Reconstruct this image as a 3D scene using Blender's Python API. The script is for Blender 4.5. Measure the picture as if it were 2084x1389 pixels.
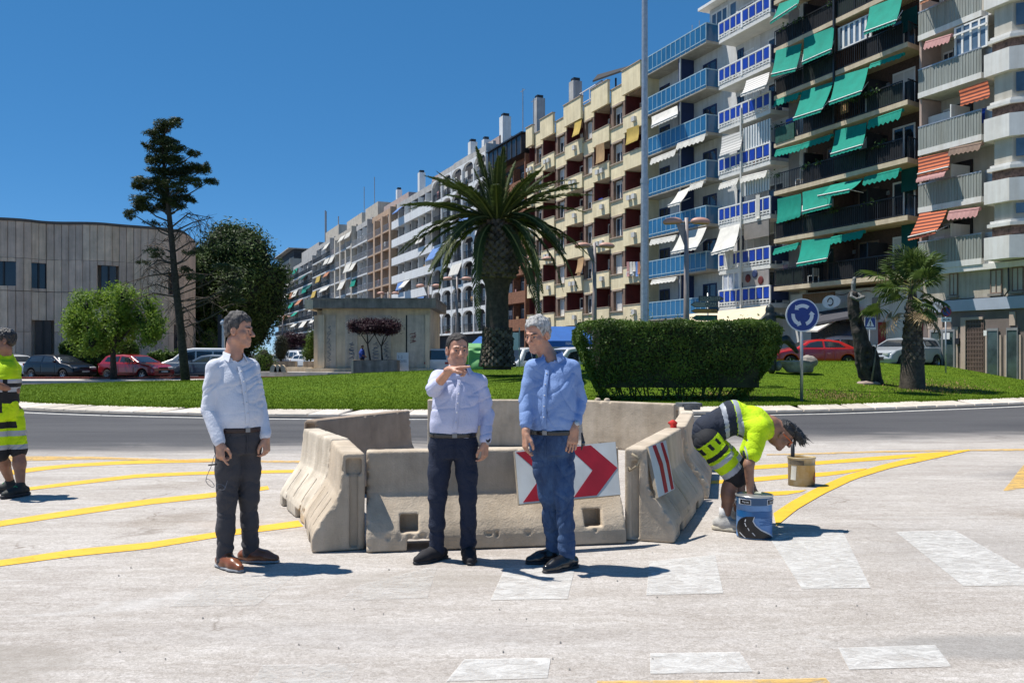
import bpy, bmesh, math, random
import numpy as np
from mathutils import Vector, Matrix
import openvdb as vdb
for o in list(bpy.data.objects): bpy.data.objects.remove(o)
S = bpy.context.scene
C = S.collection
R = math.radians
rnd = random.Random(7)
nrg = np.random.default_rng(7)
# ---------------------------------------------------------------- camera
FP, CX, HZ, CH = 1750.0, 1042.0, 720.0, 1.5   # focal length in photo pixels, centre column, horizon row, eye height
cam = bpy.data.cameras.new('camera'); camo = bpy.data.objects.new('camera', cam); C.objects.link(camo)
camo.location = (0, 0, CH); camo.rotation_euler = (R(90), 0, 0)
cam.sensor_width = 36; cam.lens = 36*FP/2084; cam.shift_y = (HZ-694.5)/2084
cam.clip_start = .1; cam.clip_end = 4000
S.camera = camo
# ---------------------------------------------------------------- sky and sun
SUN_DIR = Vector((-.395, .09, .915)).normalized()       # towards the sun
elev = math.asin(SUN_DIR.z); azim = math.atan2(SUN_DIR.x, SUN_DIR.y)
W = bpy.data.worlds.new('World'); S.world = W; W.use_nodes = True
wn = W.node_tree.nodes; wl = W.node_tree.links
sky = wn.new('ShaderNodeTexSky'); sky.sky_type = 'NISHITA'; sky.sun_disc = False
sky.sun_elevation = elev; sky.sun_rotation = azim; sky.altitude = 300; sky.air_density = 0.4; sky.dust_density = 0; sky.ozone_density = 8
hs = wn.new('ShaderNodeHueSaturation'); hs.inputs['Saturation'].default_value = 1.62; hs.inputs['Value'].default_value = 1.5
gm = wn.new('ShaderNodeGamma'); gm.inputs[1].default_value = .5
wl.new(sky.outputs[0], gm.inputs[0]); wl.new(gm.outputs[0], hs.inputs['Color']); wl.new(hs.outputs[0], wn['Background'].inputs[0])
wn['Background'].inputs[1].default_value = .15
sl = bpy.data.lights.new('sun', 'SUN'); sl.energy = 4.6; sl.angle = R(.5); sl.color = (1, .955, .89)
so = bpy.data.objects.new('sun', sl); C.objects.link(so); so.rotation_euler = SUN_DIR.to_track_quat('Z', 'Y').to_euler()
so.location = (-20, 0, 40)
S.view_settings.view_transform = 'Standard'; S.view_settings.look = 'None'
S.view_settings.exposure = 0.5; S.view_settings.gamma = 1; S.view_settings.use_curve_mapping = False
S.render.engine = 'CYCLES'
try:
    S.cycles.max_bounces = 8; S.cycles.transparent_max_bounces = 12; S.cycles.use_denoising = True
except Exception: pass

# ---------------------------------------------------------------- materials
def lin(c):
    if isinstance(c, str):
        c = [int(c[i:i+2], 16)/255 for i in (0, 2, 4)]
        return tuple(x/12.92 if x <= .04045 else ((x+.055)/1.055)**2.4 for x in c)
    return c
MC = {}
def mat(name, col, rough=.8, var=.12, scale=3.0, bump=0, bscale=40, metal=0, col2=None, spec=None, alpha=None, streak=0, coat=0, sss=0, trans=0, obj=False, stretch=None):
    """procedural Principled material: base colour mottled by noise, optional bump and vertical streaks"""
    if name in MC: return MC[name]
    m = bpy.data.materials.new(name); m.use_nodes = True; MC[name] = m
    n = m.node_tree.nodes; l = m.node_tree.links; b = n['Principled BSDF']
    c = lin(col)
    geo = n.new('ShaderNodeNewGeometry'); P = geo.outputs['Position']
    if obj: P = n.new('ShaderNodeTexCoord').outputs['Object']
    if stretch:
        mp = n.new('ShaderNodeMapping'); mp.inputs['Scale'].default_value = stretch; l.new(P, mp.inputs[0]); PS = mp.outputs[0]
    else: PS = P
    nz = n.new('ShaderNodeTexNoise'); nz.inputs['Scale'].default_value = scale; nz.inputs['Detail'].default_value = 5; nz.inputs['Roughness'].default_value = .62
    l.new(PS, nz.inputs['Vector'])
    cr = n.new('ShaderNodeValToRGB'); l.new(nz.outputs[0], cr.inputs[0])
    c2 = lin(col2) if col2 else tuple(x*(1-var*1.6) for x in c)
    c1 = c if col2 else tuple(min(.95, x*(1+var)) for x in c)
    cr.color_ramp.elements[0].position = .32; cr.color_ramp.elements[1].position = .68
    cr.color_ramp.elements[0].color = (*c2, 1); cr.color_ramp.elements[1].color = (*c1, 1)
    out = cr.outputs[0]
    if streak:
        mp = n.new('ShaderNodeMapping'); mp.inputs['Scale'].default_value = (2.2, 2.2, .16); l.new(P, mp.inputs[0])
        n2 = n.new('ShaderNodeTexNoise'); n2.inputs['Scale'].default_value = 1.6; n2.inputs['Detail'].default_value = 6; n2.inputs['Roughness'].default_value = .7; l.new(mp.outputs[0], n2.inputs['Vector'])
        r2 = n.new('ShaderNodeValToRGB'); l.new(n2.outputs[0], r2.inputs[0])
        r2.color_ramp.elements[0].position = .35; r2.color_ramp.elements[1].position = .62
        k = 1-streak
        r2.color_ramp.elements[0].color = (k, k*.97, k*.93, 1); r2.color_ramp.elements[1].color = (1, 1, 1, 1)
        mx = n.new('ShaderNodeMix'); mx.data_type = 'RGBA'; mx.blend_type = 'MULTIPLY'; mx.inputs[0].default_value = 1
        l.new(out, mx.inputs[6]); l.new(r2.outputs[0], mx.inputs[7]); out = mx.outputs[2]
    l.new(out, b.inputs['Base Color'])
    b.inputs['Roughness'].default_value = rough; b.inputs['Metallic'].default_value = metal
    if spec is not None: b.inputs['Specular IOR Level'].default_value = spec
    if coat: b.inputs['Coat Weight'].default_value = coat; b.inputs['Coat Roughness'].default_value = .05
    if sss:
        b.inputs['Subsurface Weight'].default_value = sss; b.inputs['Subsurface Radius'].default_value = (1, .35, .2); b.inputs['Subsurface Scale'].default_value = .012
    if trans:
        tr = n.new('ShaderNodeBsdfTranslucent'); l.new(out, tr.inputs[0]); ms = n.new('ShaderNodeMixShader'); ms.inputs[0].default_value = trans
        l.new(b.outputs[0], ms.inputs[1]); l.new(tr.outputs[0], ms.inputs[2]); l.new(ms.outputs[0], n['Material Output'].inputs[0])
    if alpha is not None: b.inputs['Alpha'].default_value = alpha
    if bump:
        nb = n.new('ShaderNodeTexNoise'); nb.inputs['Scale'].default_value = bscale; nb.inputs['Detail'].default_value = 6; l.new(PS, nb.inputs['Vector'])
        bp = n.new('ShaderNodeBump'); bp.inputs['Strength'].default_value = min(1, bump); bp.inputs['Distance'].default_value = .02; l.new(nb.outputs[0], bp.inputs['Height']); l.new(bp.outputs[0], b.inputs['Normal'])
    return m
GLASS = mat('window glass', (.035, .045, .06), .08, .5, .35, spec=.8)
GLASSB = mat('blueish window glass', (.10, .15, .21), .08, .4, .4, spec=.8)
DARK = mat('dark interior', (.022, .02, .02), .7, .4, 1)
WHITE = mat('white paint', (.80, .80, .78), .55, .05, 2, streak=.12)
METAL = mat('galvanised steel', (.42, .43, .44), .42, .12, 8, metal=.6)
BLACKM = mat('black painted metal', (.018, .019, .022), .45, .2, 5)
# ---------------------------------------------------------------- objects
def link(name, data, parent=None, loc=None, mats=None):
    o = bpy.data.objects.new(name, data); C.objects.link(o)
    if parent: o.parent = parent
    if loc is not None: o.location = loc
    return o
def tag(o, label=None, cat=None, group=None, kind=None):
    if label: o['label'] = label
    if cat: o['category'] = cat
    if group: o['group'] = group
    if kind: o['kind'] = kind
    return o
def thing(name, label, cat, loc=(0, 0, 0), rz=0, group=None):
    o = bpy.data.objects.new(name, None); o.empty_display_size = .3; C.objects.link(o); o.location = loc; o.rotation_euler = (0, 0, rz)
    return tag(o, label, cat, group)
def mesh(name, v, f, mats=None, smooth=False, mi=None):
    me = bpy.data.meshes.new(name)
    if isinstance(v, np.ndarray) and isinstance(f, np.ndarray):
        me.vertices.add(len(v)); me.vertices.foreach_set('co', v.astype(np.float32).ravel())
        k = f.shape[1]; me.loops.add(f.size); me.loops.foreach_set('vertex_index', f.astype(np.int32).ravel())
        me.polygons.add(len(f)); me.polygons.foreach_set('loop_start', np.arange(0, f.size, k, dtype=np.int32))
    else:
        me.from_pydata([tuple(x) for x in v], [], [tuple(x) for x in f])
    for m in (mats if isinstance(mats, (list, tuple)) else [mats] if mats else []): me.materials.append(m)
    if mi is not None: me.polygons.foreach_set('material_index', np.asarray(mi, dtype=np.int32))
    me.update(calc_edges=True)
    if smooth: me.polygons.foreach_set('use_smooth', np.ones(len(me.polygons), dtype=bool))
    return me
def bm_mesh(name, bm, mats=None, smooth=False, recalc=True):
    if recalc: bmesh.ops.recalc_face_normals(bm, faces=bm.faces)
    me = bpy.data.meshes.new(name); bm.to_mesh(me); bm.free()
    for m in (mats if isinstance(mats, (list, tuple)) else [mats] if mats else []): me.materials.append(m)
    if smooth: me.polygons.foreach_set('use_smooth', np.ones(len(me.polygons), dtype=bool))
    return me
CUBES = {}
def cube(m, bevel=0):
    """shared unit cube 0..1 with one material"""
    k = (m.name, bevel)
    if k not in CUBES:
        bm = bmesh.new(); bmesh.ops.create_cube(bm, size=1, matrix=Matrix.Translation((.5, .5, .5)))
        CUBES[k] = bm_mesh('block', bm, m)
    return CUBES[k]
def box(parent, name, x0, x1, y0, y1, z0, z1, m):
    o = link(name, cube(m), parent, (min(x0, x1), min(y0, y1), min(z0, z1))); o.scale = (abs(x1-x0), abs(y1-y0), abs(z1-z0)); return o
class MB:
    """collects simple solids into one mesh"""
    def __init__(s): s.v = []; s.f = []; s.m = []; s.cur = 0
    def add(s, v, f):
        k = len(s.v); s.v += [tuple(x) for x in v]; s.f += [tuple(i+k for i in q) for q in f]; s.m += [s.cur]*len(f); return s
    def box(s, x0, x1, y0, y1, z0, z1):
        return s.add([(x, y, z) for x in (x0, x1) for y in (y0, y1) for z in (z0, z1)], [(0, 1, 3, 2), (4, 6, 7, 5), (0, 4, 5, 1), (2, 3, 7, 6), (0, 2, 6, 4), (1, 5, 7, 3)])
    def tube(s, pts, rad, n=8, cap=True):
        pts = [Vector(p) for p in pts]; rad = rad if isinstance(rad, (list, tuple)) else [rad]*len(pts)
        v = []; up = None
        for i, p in enumerate(pts):
            d = (pts[min(i+1, len(pts)-1)]-pts[max(i-1, 0)]).normalized()
            if up is None: up = Vector((0, 0, 1)) if abs(d.z) < .9 else Vector((1, 0, 0))
            a = d.cross(up).normalized(); b = a.cross(d).normalized(); up = b
            for k in range(n):
                t = 2*math.pi*k/n; v.append(p+a*math.cos(t)*rad[i]+b*math.sin(t)*rad[i])
        f = []
        for i in range(len(pts)-1):
            for k in range(n):
                f.append((i*n+k, i*n+(k+1) % n, (i+1)*n+(k+1) % n, (i+1)*n+k))
        if cap: f.append(tuple(range(n-1, -1, -1))); f.append(tuple(range((len(pts)-1)*n, len(pts)*n)))
        return s.add(v, f)
    def prism(s, poly, z0, z1):
        n = len(poly); v = [(x, y, z0) for x, y in poly]+[(x, y, z1) for x, y in poly]
        return s.add(v, [tuple(range(n-1, -1, -1)), tuple(range(n, 2*n))]+[(i, (i+1) % n, n+(i+1) % n, n+i) for i in range(n)])
    def lathe(s, prof, n=20, c=(0, 0, 0)):
        v = [(c[0]+r*math.cos(2*math.pi*k/n), c[1]+r*math.sin(2*math.pi*k/n), c[2]+z) for r, z in prof for k in range(n)]
        f = [(i*n+k, i*n+(k+1) % n, (i+1)*n+(k+1) % n, (i+1)*n+k) for i in range(len(prof)-1) for k in range(n)]
        return s.add(v, f)
    def mesh(s, name, mats, smooth=False, fix=True):
        me = bpy.data.meshes.new(name); me.from_pydata(s.v, [], s.f)
        for m in (mats if isinstance(mats, (list, tuple)) else [mats]): me.materials.append(m)
        me.polygons.foreach_set('material_index', np.array(s.m, dtype=np.int32))
        if fix:
            bm = bmesh.new(); bm.from_mesh(me); bmesh.ops.recalc_face_normals(bm, faces=bm.faces); bm.to_mesh(me); bm.free()
        if smooth:
            me.polygons.foreach_set('use_smooth', np.ones(len(me.polygons), dtype=bool))
        return me
    def build(s, name, mats, parent=None, smooth=False, loc=None, fix=True):
        return link(name, s.mesh(name, mats, smooth, fix), parent, loc)
def copy_tree(o, parent=None):
    c = o.copy(); C.objects.link(c); c.parent = parent
    for ch in list(o.children): copy_tree(ch, c)
    return c
# photo pixel -> world
def G(px, py, z=0.0):
    """point at height z seen at a pixel"""
    Y = FP*(CH-z)/(py-HZ); return Vector(((px-CX)/FP*Y, Y, z))
def at(px, py, Y): return Vector(((px-CX)/FP*Y, Y, CH+(HZ-py)/FP*Y))

# ---------------------------------------------------------------- numpy noise
_perm = np.random.default_rng(3).integers(0, 2**31, size=4096)
def _h(ix, iy, iz):
    return (_perm[(ix*73856093 ^ iy*19349663 ^ iz*83492791) & 4095] % 10007)/5003.5-1
def vnoise(p):
    """value noise -1..1 at (n,3) points"""
    i = np.floor(p).astype(np.int64); f = p-i; f = f*f*(3-2*f); r = 0
    for dx in (0, 1):
        wx = f[:, 0] if dx else 1-f[:, 0]
        for dy in (0, 1):
            wy = f[:, 1] if dy else 1-f[:, 1]
            for dz in (0, 1):
                wz = f[:, 2] if dz else 1-f[:, 2]
                r = r+wx*wy*wz*_h(i[:, 0]+dx, i[:, 1]+dy, i[:, 2]+dz)
    return r
def fbm(p, oct=3):
    r = 0; a = 1
    for k in range(oct): r = r+a*vnoise(p*(2**k)+k*17.3); a *= .5
    return r/1.75
# ---------------------------------------------------------------- signed-distance modelling
class SDF:
    def __init__(s, lo, hi, vox):
        s.lo = np.array(lo, float); s.vox = vox
        s.n = np.ceil((np.array(hi, float)-s.lo)/vox).astype(int)+1
        s.d = np.full(s.n, 1.0, np.float32)
    def sub(s, lo, hi, pad):
        a = np.clip(np.floor((np.array(lo)-pad-s.lo)/s.vox).astype(int), 0, s.n); b = np.clip(np.ceil((np.array(hi)+pad-s.lo)/s.vox).astype(int)+1, 0, s.n)
        if (b <= a).any(): return None, None
        sl = tuple(slice(int(i), int(j)) for i, j in zip(a, b))
        ax = [(np.arange(i, j, dtype=np.float32)*s.vox+l).astype(np.float32) for i, j, l in zip(a, b, s.lo)]
        return sl, (ax[0][:, None, None], ax[1][None, :, None], ax[2][None, None, :])
    def comb(s, sl, e, k, op):
        d = s.d[sl]
        if op == '+':
            if k > 0: h = np.clip(.5+.5*(d-e)/k, 0, 1); s.d[sl] = d*(1-h)+e*h-k*h*(1-h)
            else: s.d[sl] = np.minimum(d, e)
        else:
            if k > 0: h = np.clip(.5-.5*(d+e)/k, 0, 1); s.d[sl] = d*(1-h)-e*h+k*h*(1-h)
            else: s.d[sl] = np.maximum(d, -e)
    def cone(s, a, b, ra, rb, k=.02, op='+', flat=None):
        a = np.array(a, float); b = np.array(b, float); m = max(ra, rb)
        sl, X = s.sub(np.minimum(a, b)-m, np.maximum(a, b)+m, k+2*s.vox)
        if sl is None: return
        x, y, z = X[0]-a[0], X[1]-a[1], X[2]-a[2]; d = b-a
        if flat:
            ax = np.array(flat[0], float); ax /= np.linalg.norm(ax); q = 1/flat[1]-1
            t = (x*ax[0]+y*ax[1]+z*ax[2])*q; x = x+t*ax[0]; y = y+t*ax[1]; z = z+t*ax[2]
            d = d+ax*(d@ax)*q
        L = max(d@d, 1e-9); h = np.clip((x*d[0]+y*d[1]+z*d[2])/L, 0, 1)
        e = np.sqrt((x-h*d[0])**2+(y-h*d[1])**2+(z-h*d[2])**2)-(ra+(rb-ra)*h)
        if flat: e = e*(.5+.5*flat[1])
        s.comb(sl, e, k, op)
    def chain(s, pts, rad, k=.02, flat=None):
        for i in range(len(pts)-1): s.cone(pts[i], pts[i+1], rad[i], rad[i+1], k, flat=flat)
    def ell(s, c, r, M=None, k=.02, op='+'):
        c = np.array(c, float); r = np.array(r, float); m = r.max()
        sl, X = s.sub(c-m, c+m, k+2*s.vox)
        if sl is None: return
        x, y, z = X[0]-c[0], X[1]-c[1], X[2]-c[2]
        if M is not None:
            M = np.array(M, float); x, y, z = (M[0, 0]*x+M[1, 0]*y+M[2, 0]*z, M[0, 1]*x+M[1, 1]*y+M[2, 1]*z, M[0, 2]*x+M[1, 2]*y+M[2, 2]*z)
        k0 = np.sqrt((x/r[0])**2+(y/r[1])**2+(z/r[2])**2); k1 = np.sqrt((x/r[0]**2)**2+(y/r[1]**2)**2+(z/r[2]**2)**2)+1e-6
        s.comb(sl, k0*(k0-1)/k1, k, op)
    def loft(s, o, M, secs, k=.02, op='+', pw=2.3, cap=.015):
        """sections (t, cu, cv, ru, rv) along axis column 2 of M, side column 0, front column 1"""
        M = np.array(M, float); o = np.array(o, float); secs = np.array(secs, float)
        P = [o+M[:, 2]*t+M[:, 0]*(cu+i*ru)+M[:, 1]*(cv+j*rv) for t, cu, cv, ru, rv in secs for i in (-1, 1) for j in (-1, 1)]
        sl, X = s.sub(np.min(P, 0), np.max(P, 0), k+2*s.vox+cap)
        if sl is None: return
        x, y, z = X[0]-o[0], X[1]-o[1], X[2]-o[2]
        u = M[0, 0]*x+M[1, 0]*y+M[2, 0]*z; v = M[0, 1]*x+M[1, 1]*y+M[2, 1]*z; t = M[0, 2]*x+M[1, 2]*y+M[2, 2]*z
        tt = np.linspace(secs[0, 0], secs[-1, 0], 64)
        def sm(c):
            y = np.interp(tt, secs[:, 0], c); 
            yy = np.convolve(np.pad(y, 3, mode='edge'), np.ones(7)/7, 'valid'); return np.interp(t, tt, yy)
        cu, cv, ru, rv = (sm(secs[:, i]) for i in (1, 2, 3, 4))
        q = (np.abs((u-cu)/ru)**pw+np.abs((v-cv)/rv)**pw)**(1/pw)
        e = (q-1)*np.minimum(ru, rv)
        e2 = np.maximum(secs[0, 0]-t, t-secs[-1, 0])
        c = cap; h = np.clip(.5+.5*(e-e2)/c, 0, 1); e = e2*(1-h)+e*h+c*h*(1-h)
        s.comb(sl, e.astype(np.float32), k, op)
    def field(s, fn, lo=None, hi=None, k=0, op='+'):
        lo = s.lo if lo is None else lo; hi = s.lo+s.n*s.vox if hi is None else hi
        sl, X = s.sub(lo, hi, 0); s.comb(sl, fn(*X).astype(np.float32), k, op)
    def polys(s, adapt=0.0):
        g = vdb.FloatGrid(3.0); g.copyFromArray(np.clip(s.d/s.vox, -3, 3).astype(np.float32))
        g.gridClass = vdb.GridClass.LEVEL_SET
        if adapt:
            p, t, q = g.convertToPolygons(0.0, adapt); return p*s.vox+s.lo, t[:, ::-1], q[:, ::-1]
        p, q = g.convertToQuads(0.0); return p*s.vox+s.lo, None, q[:, ::-1]
    def mesh(s, name, mats, disp=None, region=None, smooth=True, adapt=0.0):
        p, t, q = s.polys(adapt)
        if disp is not None:
            nv = np.zeros_like(p)
            for fc in ([q] if t is None else [q, t]):
                if len(fc) == 0: continue
                n = np.cross(p[fc[:, 1]]-p[fc[:, 0]], p[fc[:, 2]]-p[fc[:, 0]])
                for j in range(fc.shape[1]): np.add.at(nv, fc[:, j], n)
            nv /= np.linalg.norm(nv, axis=1)[:, None]+1e-9
            p = p+nv*disp(p)[:, None]
        if t is None or len(t) == 0:
            mi = None
            if region is not None: mi = region(p[q].mean(1))
            return mesh(name, p, q, mats, smooth, mi)
        me = bpy.data.meshes.new(name); nl = t.size+q.size
        me.vertices.add(len(p)); me.vertices.foreach_set('co', p.astype(np.float32).ravel())
        me.loops.add(nl); me.loops.foreach_set('vertex_index', np.concatenate([t.ravel(), q.ravel()]).astype(np.int32))
        me.polygons.add(len(t)+len(q)); me.polygons.foreach_set('loop_start', np.concatenate([np.arange(0, t.size, 3), t.size+np.arange(0, q.size, 4)]).astype(np.int32))
        for m in (mats if isinstance(mats, (list, tuple)) else [mats]): me.materials.append(m)
        if region is not None: me.polygons.foreach_set('material_index', np.concatenate([region(p[t].mean(1)), region(p[q].mean(1))]).astype(np.int32))
        me.update(calc_edges=True)
        if smooth: me.polygons.foreach_set('use_smooth', np.ones(len(me.polygons), dtype=bool))
        return me
# ================================================================ GROUND, ROAD, ISLAND
def ground_mat():
    m = bpy.data.materials.new('dusty concrete and asphalt'); m.use_nodes = True
    n = m.node_tree.nodes; l = m.node_tree.links; b = n['Principled BSDF']
    geo = n.new('ShaderNodeNewGeometry'); P = geo.outputs['Position']
    def noise(sc, det=6, rough=.65, st=(1, 1, 1), dist=0, src=None):
        mp = n.new('ShaderNodeMapping'); mp.inputs['Scale'].default_value = st; l.new(src or P, mp.inputs[0])
        z = n.new('ShaderNodeTexNoise'); z.inputs['Scale'].default_value = sc; z.inputs['Detail'].default_value = det; z.inputs['Roughness'].default_value = rough; z.inputs['Distortion'].default_value = dist
        l.new(mp.outputs[0], z.inputs['Vector']); return z.outputs[0]
    def ramp(f, a, b_, c0=(0, 0, 0), c1=(1, 1, 1)):
        r = n.new('ShaderNodeValToRGB'); l.new(f, r.inputs[0]); r.color_ramp.elements[0].position = a; r.color_ramp.elements[1].position = b_
        r.color_ramp.elements[0].color = (*c0, 1); r.color_ramp.elements[1].color = (*c1, 1); return r.outputs[0]
    def math_(op, a, b_=None, c=None):
        q = n.new('ShaderNodeMath'); q.operation = op
        for i, x in enumerate((a, b_, c)):
            if x is None: continue
            if isinstance(x, (int, float)): q.inputs[i].default_value = x
            else: l.new(x, q.inputs[i])
        return q.outputs[0]
    def mix(f, a, b_, mode='MIX'):
        q = n.new('ShaderNodeMix'); q.data_type = 'RGBA'; q.blend_type = mode
        if isinstance(f, (int, float)): q.inputs[0].default_value = f
        else: l.new(f, q.inputs[0])
        for i, x in ((6, a), (7, b_)):
            if isinstance(x, tuple): q.inputs[i].default_value = (*x, 1)
            else: l.new(x, q.inputs[i])
        return q.outputs[2]
    # concrete: pale, with broad stains, drag streaks along x, fine speckle
    c = ramp(noise(.55, 7, .6, (1, 1.6, 1), .6), .3, .72, (.45, .418, .392), (.55, .522, .495))
    st = ramp(noise(1.1, 8, .72, (.55, 3.2, 1), 1.2), .42, .62, (.86, .84, .82), (1.03, 1.03, 1.03))
    c = mix(.9, c, st, 'MULTIPLY')
    sp = ramp(noise(34, 4, .8, (1, 1, 1), 1.8), .42, .58, (.74, .725, .70), (1.12, 1.12, 1.11))
    c = mix(.85, c, sp, 'MULTIPLY')
    sp2 = ramp(noise(7, 6, .75, (.7, 1.7, 1), 2.5), .46, .56, (.87, .855, .83), (1.03, 1.03, 1.03))
    c = mix(.75, c, sp2, 'MULTIPLY')
    pit = ramp(noise(95, 2, .5), .66, .72, (1, 1, 1), (.5, .47, .43)); c = mix(.6, c, pit, 'MULTIPLY')
    stain = ramp(noise(.22, 5, .6, (1, 1.8, 1), .8), .60, .68, (1, 1, 1), (.74, .70, .65)); c = mix(.7, c, stain, 'MULTIPLY')
    wash = ramp(noise(.7, 5, .65, (.8, 2.6, 1), 1.5), .60, .70); c = mix(math_('MULTIPLY', wash, .38), c, (.66, .655, .635))
    rn = noise(24, 2, .5, (.8, 1.25, 1), 2.6); rd = math_('ABSOLUTE', math_('SUBTRACT', rn, .5)); verm = ramp(rd, .012, .05, (.70, .68, .65), (1.03, 1.03, 1.03))
    mk = ramp(noise(.45, 4, .6, (1, 1.4, 1), .8), .40, .62); sxx = n.new('ShaderNodeSeparateXYZ'); l.new(P, sxx.inputs[0]); rx = math_('MINIMUM', math_('MAXIMUM', math_('MULTIPLY', math_('ADD', sxx.outputs[0], .3), .45), .12), 1.0)
    c = mix(math_('MULTIPLY', math_('MINIMUM', math_('ADD', rx, math_('MULTIPLY', mk, .35)), 1.0), .62), c, mix(1.0, c, verm, 'MULTIPLY'))
    # thin cracks
    vo = n.new('ShaderNodeTexVoronoi'); vo.feature = 'DISTANCE_TO_EDGE'; vo.inputs['Scale'].default_value = .20
    nv = n.new('ShaderNodeTexNoise'); nv.inputs['Scale'].default_value = 1.3; nv.inputs['Detail'].default_value = 5; l.new(P, nv.inputs['Vector'])
    va = n.new('ShaderNodeVectorMath'); va.operation = 'MULTIPLY_ADD'; l.new(nv.outputs[1], va.inputs[0]); va.inputs[1].default_value = (1.6, 1.6, 0); l.new(P, va.inputs[2]); l.new(va.outputs[0], vo.inputs['Vector'])
    crack = ramp(vo.outputs[0], .0005, .0022, (.45, .4, .35), (1, 1, 1)); 
    c = mix(math_('MULTIPLY', ramp(noise(.8, 2), .5, .6), .75), c, mix(1.0, c, crack, 'MULTIPLY'))
    # asphalt
    a = ramp(noise(.5, 6, .6, (.4, 1.4, 1), .4), .3, .7, (.062, .062, .067), (.10, .099, .102))
    a = mix(.7, a, ramp(noise(60, 3, .7), .35, .65, (.6, .6, .6), (1.25, 1.25, 1.25)), 'MULTIPLY')
    tyre = ramp(noise(.9, 4, .6, (.12, 1.5, 1), .2), .55, .66, (1, 1, 1), (.72, .72, .73)); a = mix(.6, a, tyre, 'MULTIPLY')
    # where the asphalt shows: road round the island (y > 13) and a lobe on the right
    sx = n.new('ShaderNodeSeparateXYZ'); l.new(P, sx.inputs[0]); X, Y = sx.outputs[0], sx.outputs[1]
    nz = math_('SUBTRACT', noise(.7, 7, .62, (.5, 1.6, 1), 1.0), .5)
    f1 = math_('SUBTRACT', math_('ADD', Y, math_('MULTIPLY', nz, 3.2)), math_('ADD', 13.9, math_('MULTIPLY', X, .16)))
    e1 = math_('DIVIDE', math_('SUBTRACT', X, 11.2), 5.6); e2 = math_('DIVIDE', math_('SUBTRACT', Y, 10.6), 2.3)
    rr = math_('SQRT', math_('ADD', math_('MULTIPLY', e1, e1), math_('MULTIPLY', e2, e2)))
    f2 = math_('ADD', math_('MULTIPLY', math_('SUBTRACT', 1.0, rr), 2.6), math_('MULTIPLY', nz, 1.6))
    def ell(cx, cy, rx, ry, g):
        a_ = math_('DIVIDE', math_('SUBTRACT', X, cx), rx); b2 = math_('DIVIDE', math_('SUBTRACT', Y, cy), ry)
        q = math_('SQRT', math_('ADD', math_('MULTIPLY', a_, a_), math_('MULTIPLY', b2, b2)))
        return math_('MINIMUM', math_('MAXIMUM', math_('MULTIPLY', math_('ADD', math_('SUBTRACT', 1.0, q), math_('MULTIPLY', nz, 1.3)), g), 0.0), 1.0)
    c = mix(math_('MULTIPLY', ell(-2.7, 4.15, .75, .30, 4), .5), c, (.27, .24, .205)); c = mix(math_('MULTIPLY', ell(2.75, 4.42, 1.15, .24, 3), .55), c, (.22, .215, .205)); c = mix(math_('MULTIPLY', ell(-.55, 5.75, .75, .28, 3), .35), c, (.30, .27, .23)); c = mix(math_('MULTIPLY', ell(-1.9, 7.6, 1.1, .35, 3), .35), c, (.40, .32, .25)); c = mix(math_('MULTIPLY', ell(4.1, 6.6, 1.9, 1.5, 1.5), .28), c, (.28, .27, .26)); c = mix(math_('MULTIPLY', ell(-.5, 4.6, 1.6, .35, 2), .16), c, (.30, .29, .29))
    k1 = math_('SMOOTH_MIN', 1.0, math_('MULTIPLY', math_('MAXIMUM', math_('ADD', f1, .7), 0.0), .5), .2)
    k2 = math_('MINIMUM', math_('MAXIMUM', f2, 0.0), .72)
    k = math_('MINIMUM', math_('MAXIMUM', k1, k2), 1.0)
    far = math_('MINIMUM', math_('MAXIMUM', math_('MULTIPLY', math_('SUBTRACT', Y, 30), .2), 0), 1)
    dust = mix(.6, a, (.20, .19, .18))
    col = mix(k, c, mix(k, dust, a)); 
    l.new(col, b.inputs['Base Color']); b.inputs['Roughness'].default_value = .88; b.inputs['Specular IOR Level'].default_value = .25
    h = math_('ADD', math_('MULTIPLY', noise(60, 5, .75, (1, 1, 1), 1.2), .6), math_('MULTIPLY', noise(5, 7, .75, (.6, 1.8, 1), 2), 1.2))
    bp = n.new('ShaderNodeBump'); bp.inputs['Strength'].default_value = .55; bp.inputs['Distance'].default_value = .012; l.new(h, bp.inputs['Height']); l.new(bp.outputs[0], b.inputs['Normal'])
    return m
GM = ground_mat()
def sheet(name, poly, z, m, kind='structure'):
    me = mesh(name, [(p[0], p[1], z) for p in poly], [tuple(range(len(poly)))], m)
    bm = bmesh.new(); bm.from_mesh(me)
    for f in bm.faces:
        if f.normal.z < 0: f.normal_flip()
    if len(poly) > 4: bmesh.ops.triangulate(bm, faces=bm.faces)
    bm.to_mesh(me); bm.free()
    return tag(link(name, me), kind=kind)
sheet('ground', [(-1500, -30), (1500, -30), (1500, 2500), (-1500, 2500)], -.004, GM)

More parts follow.
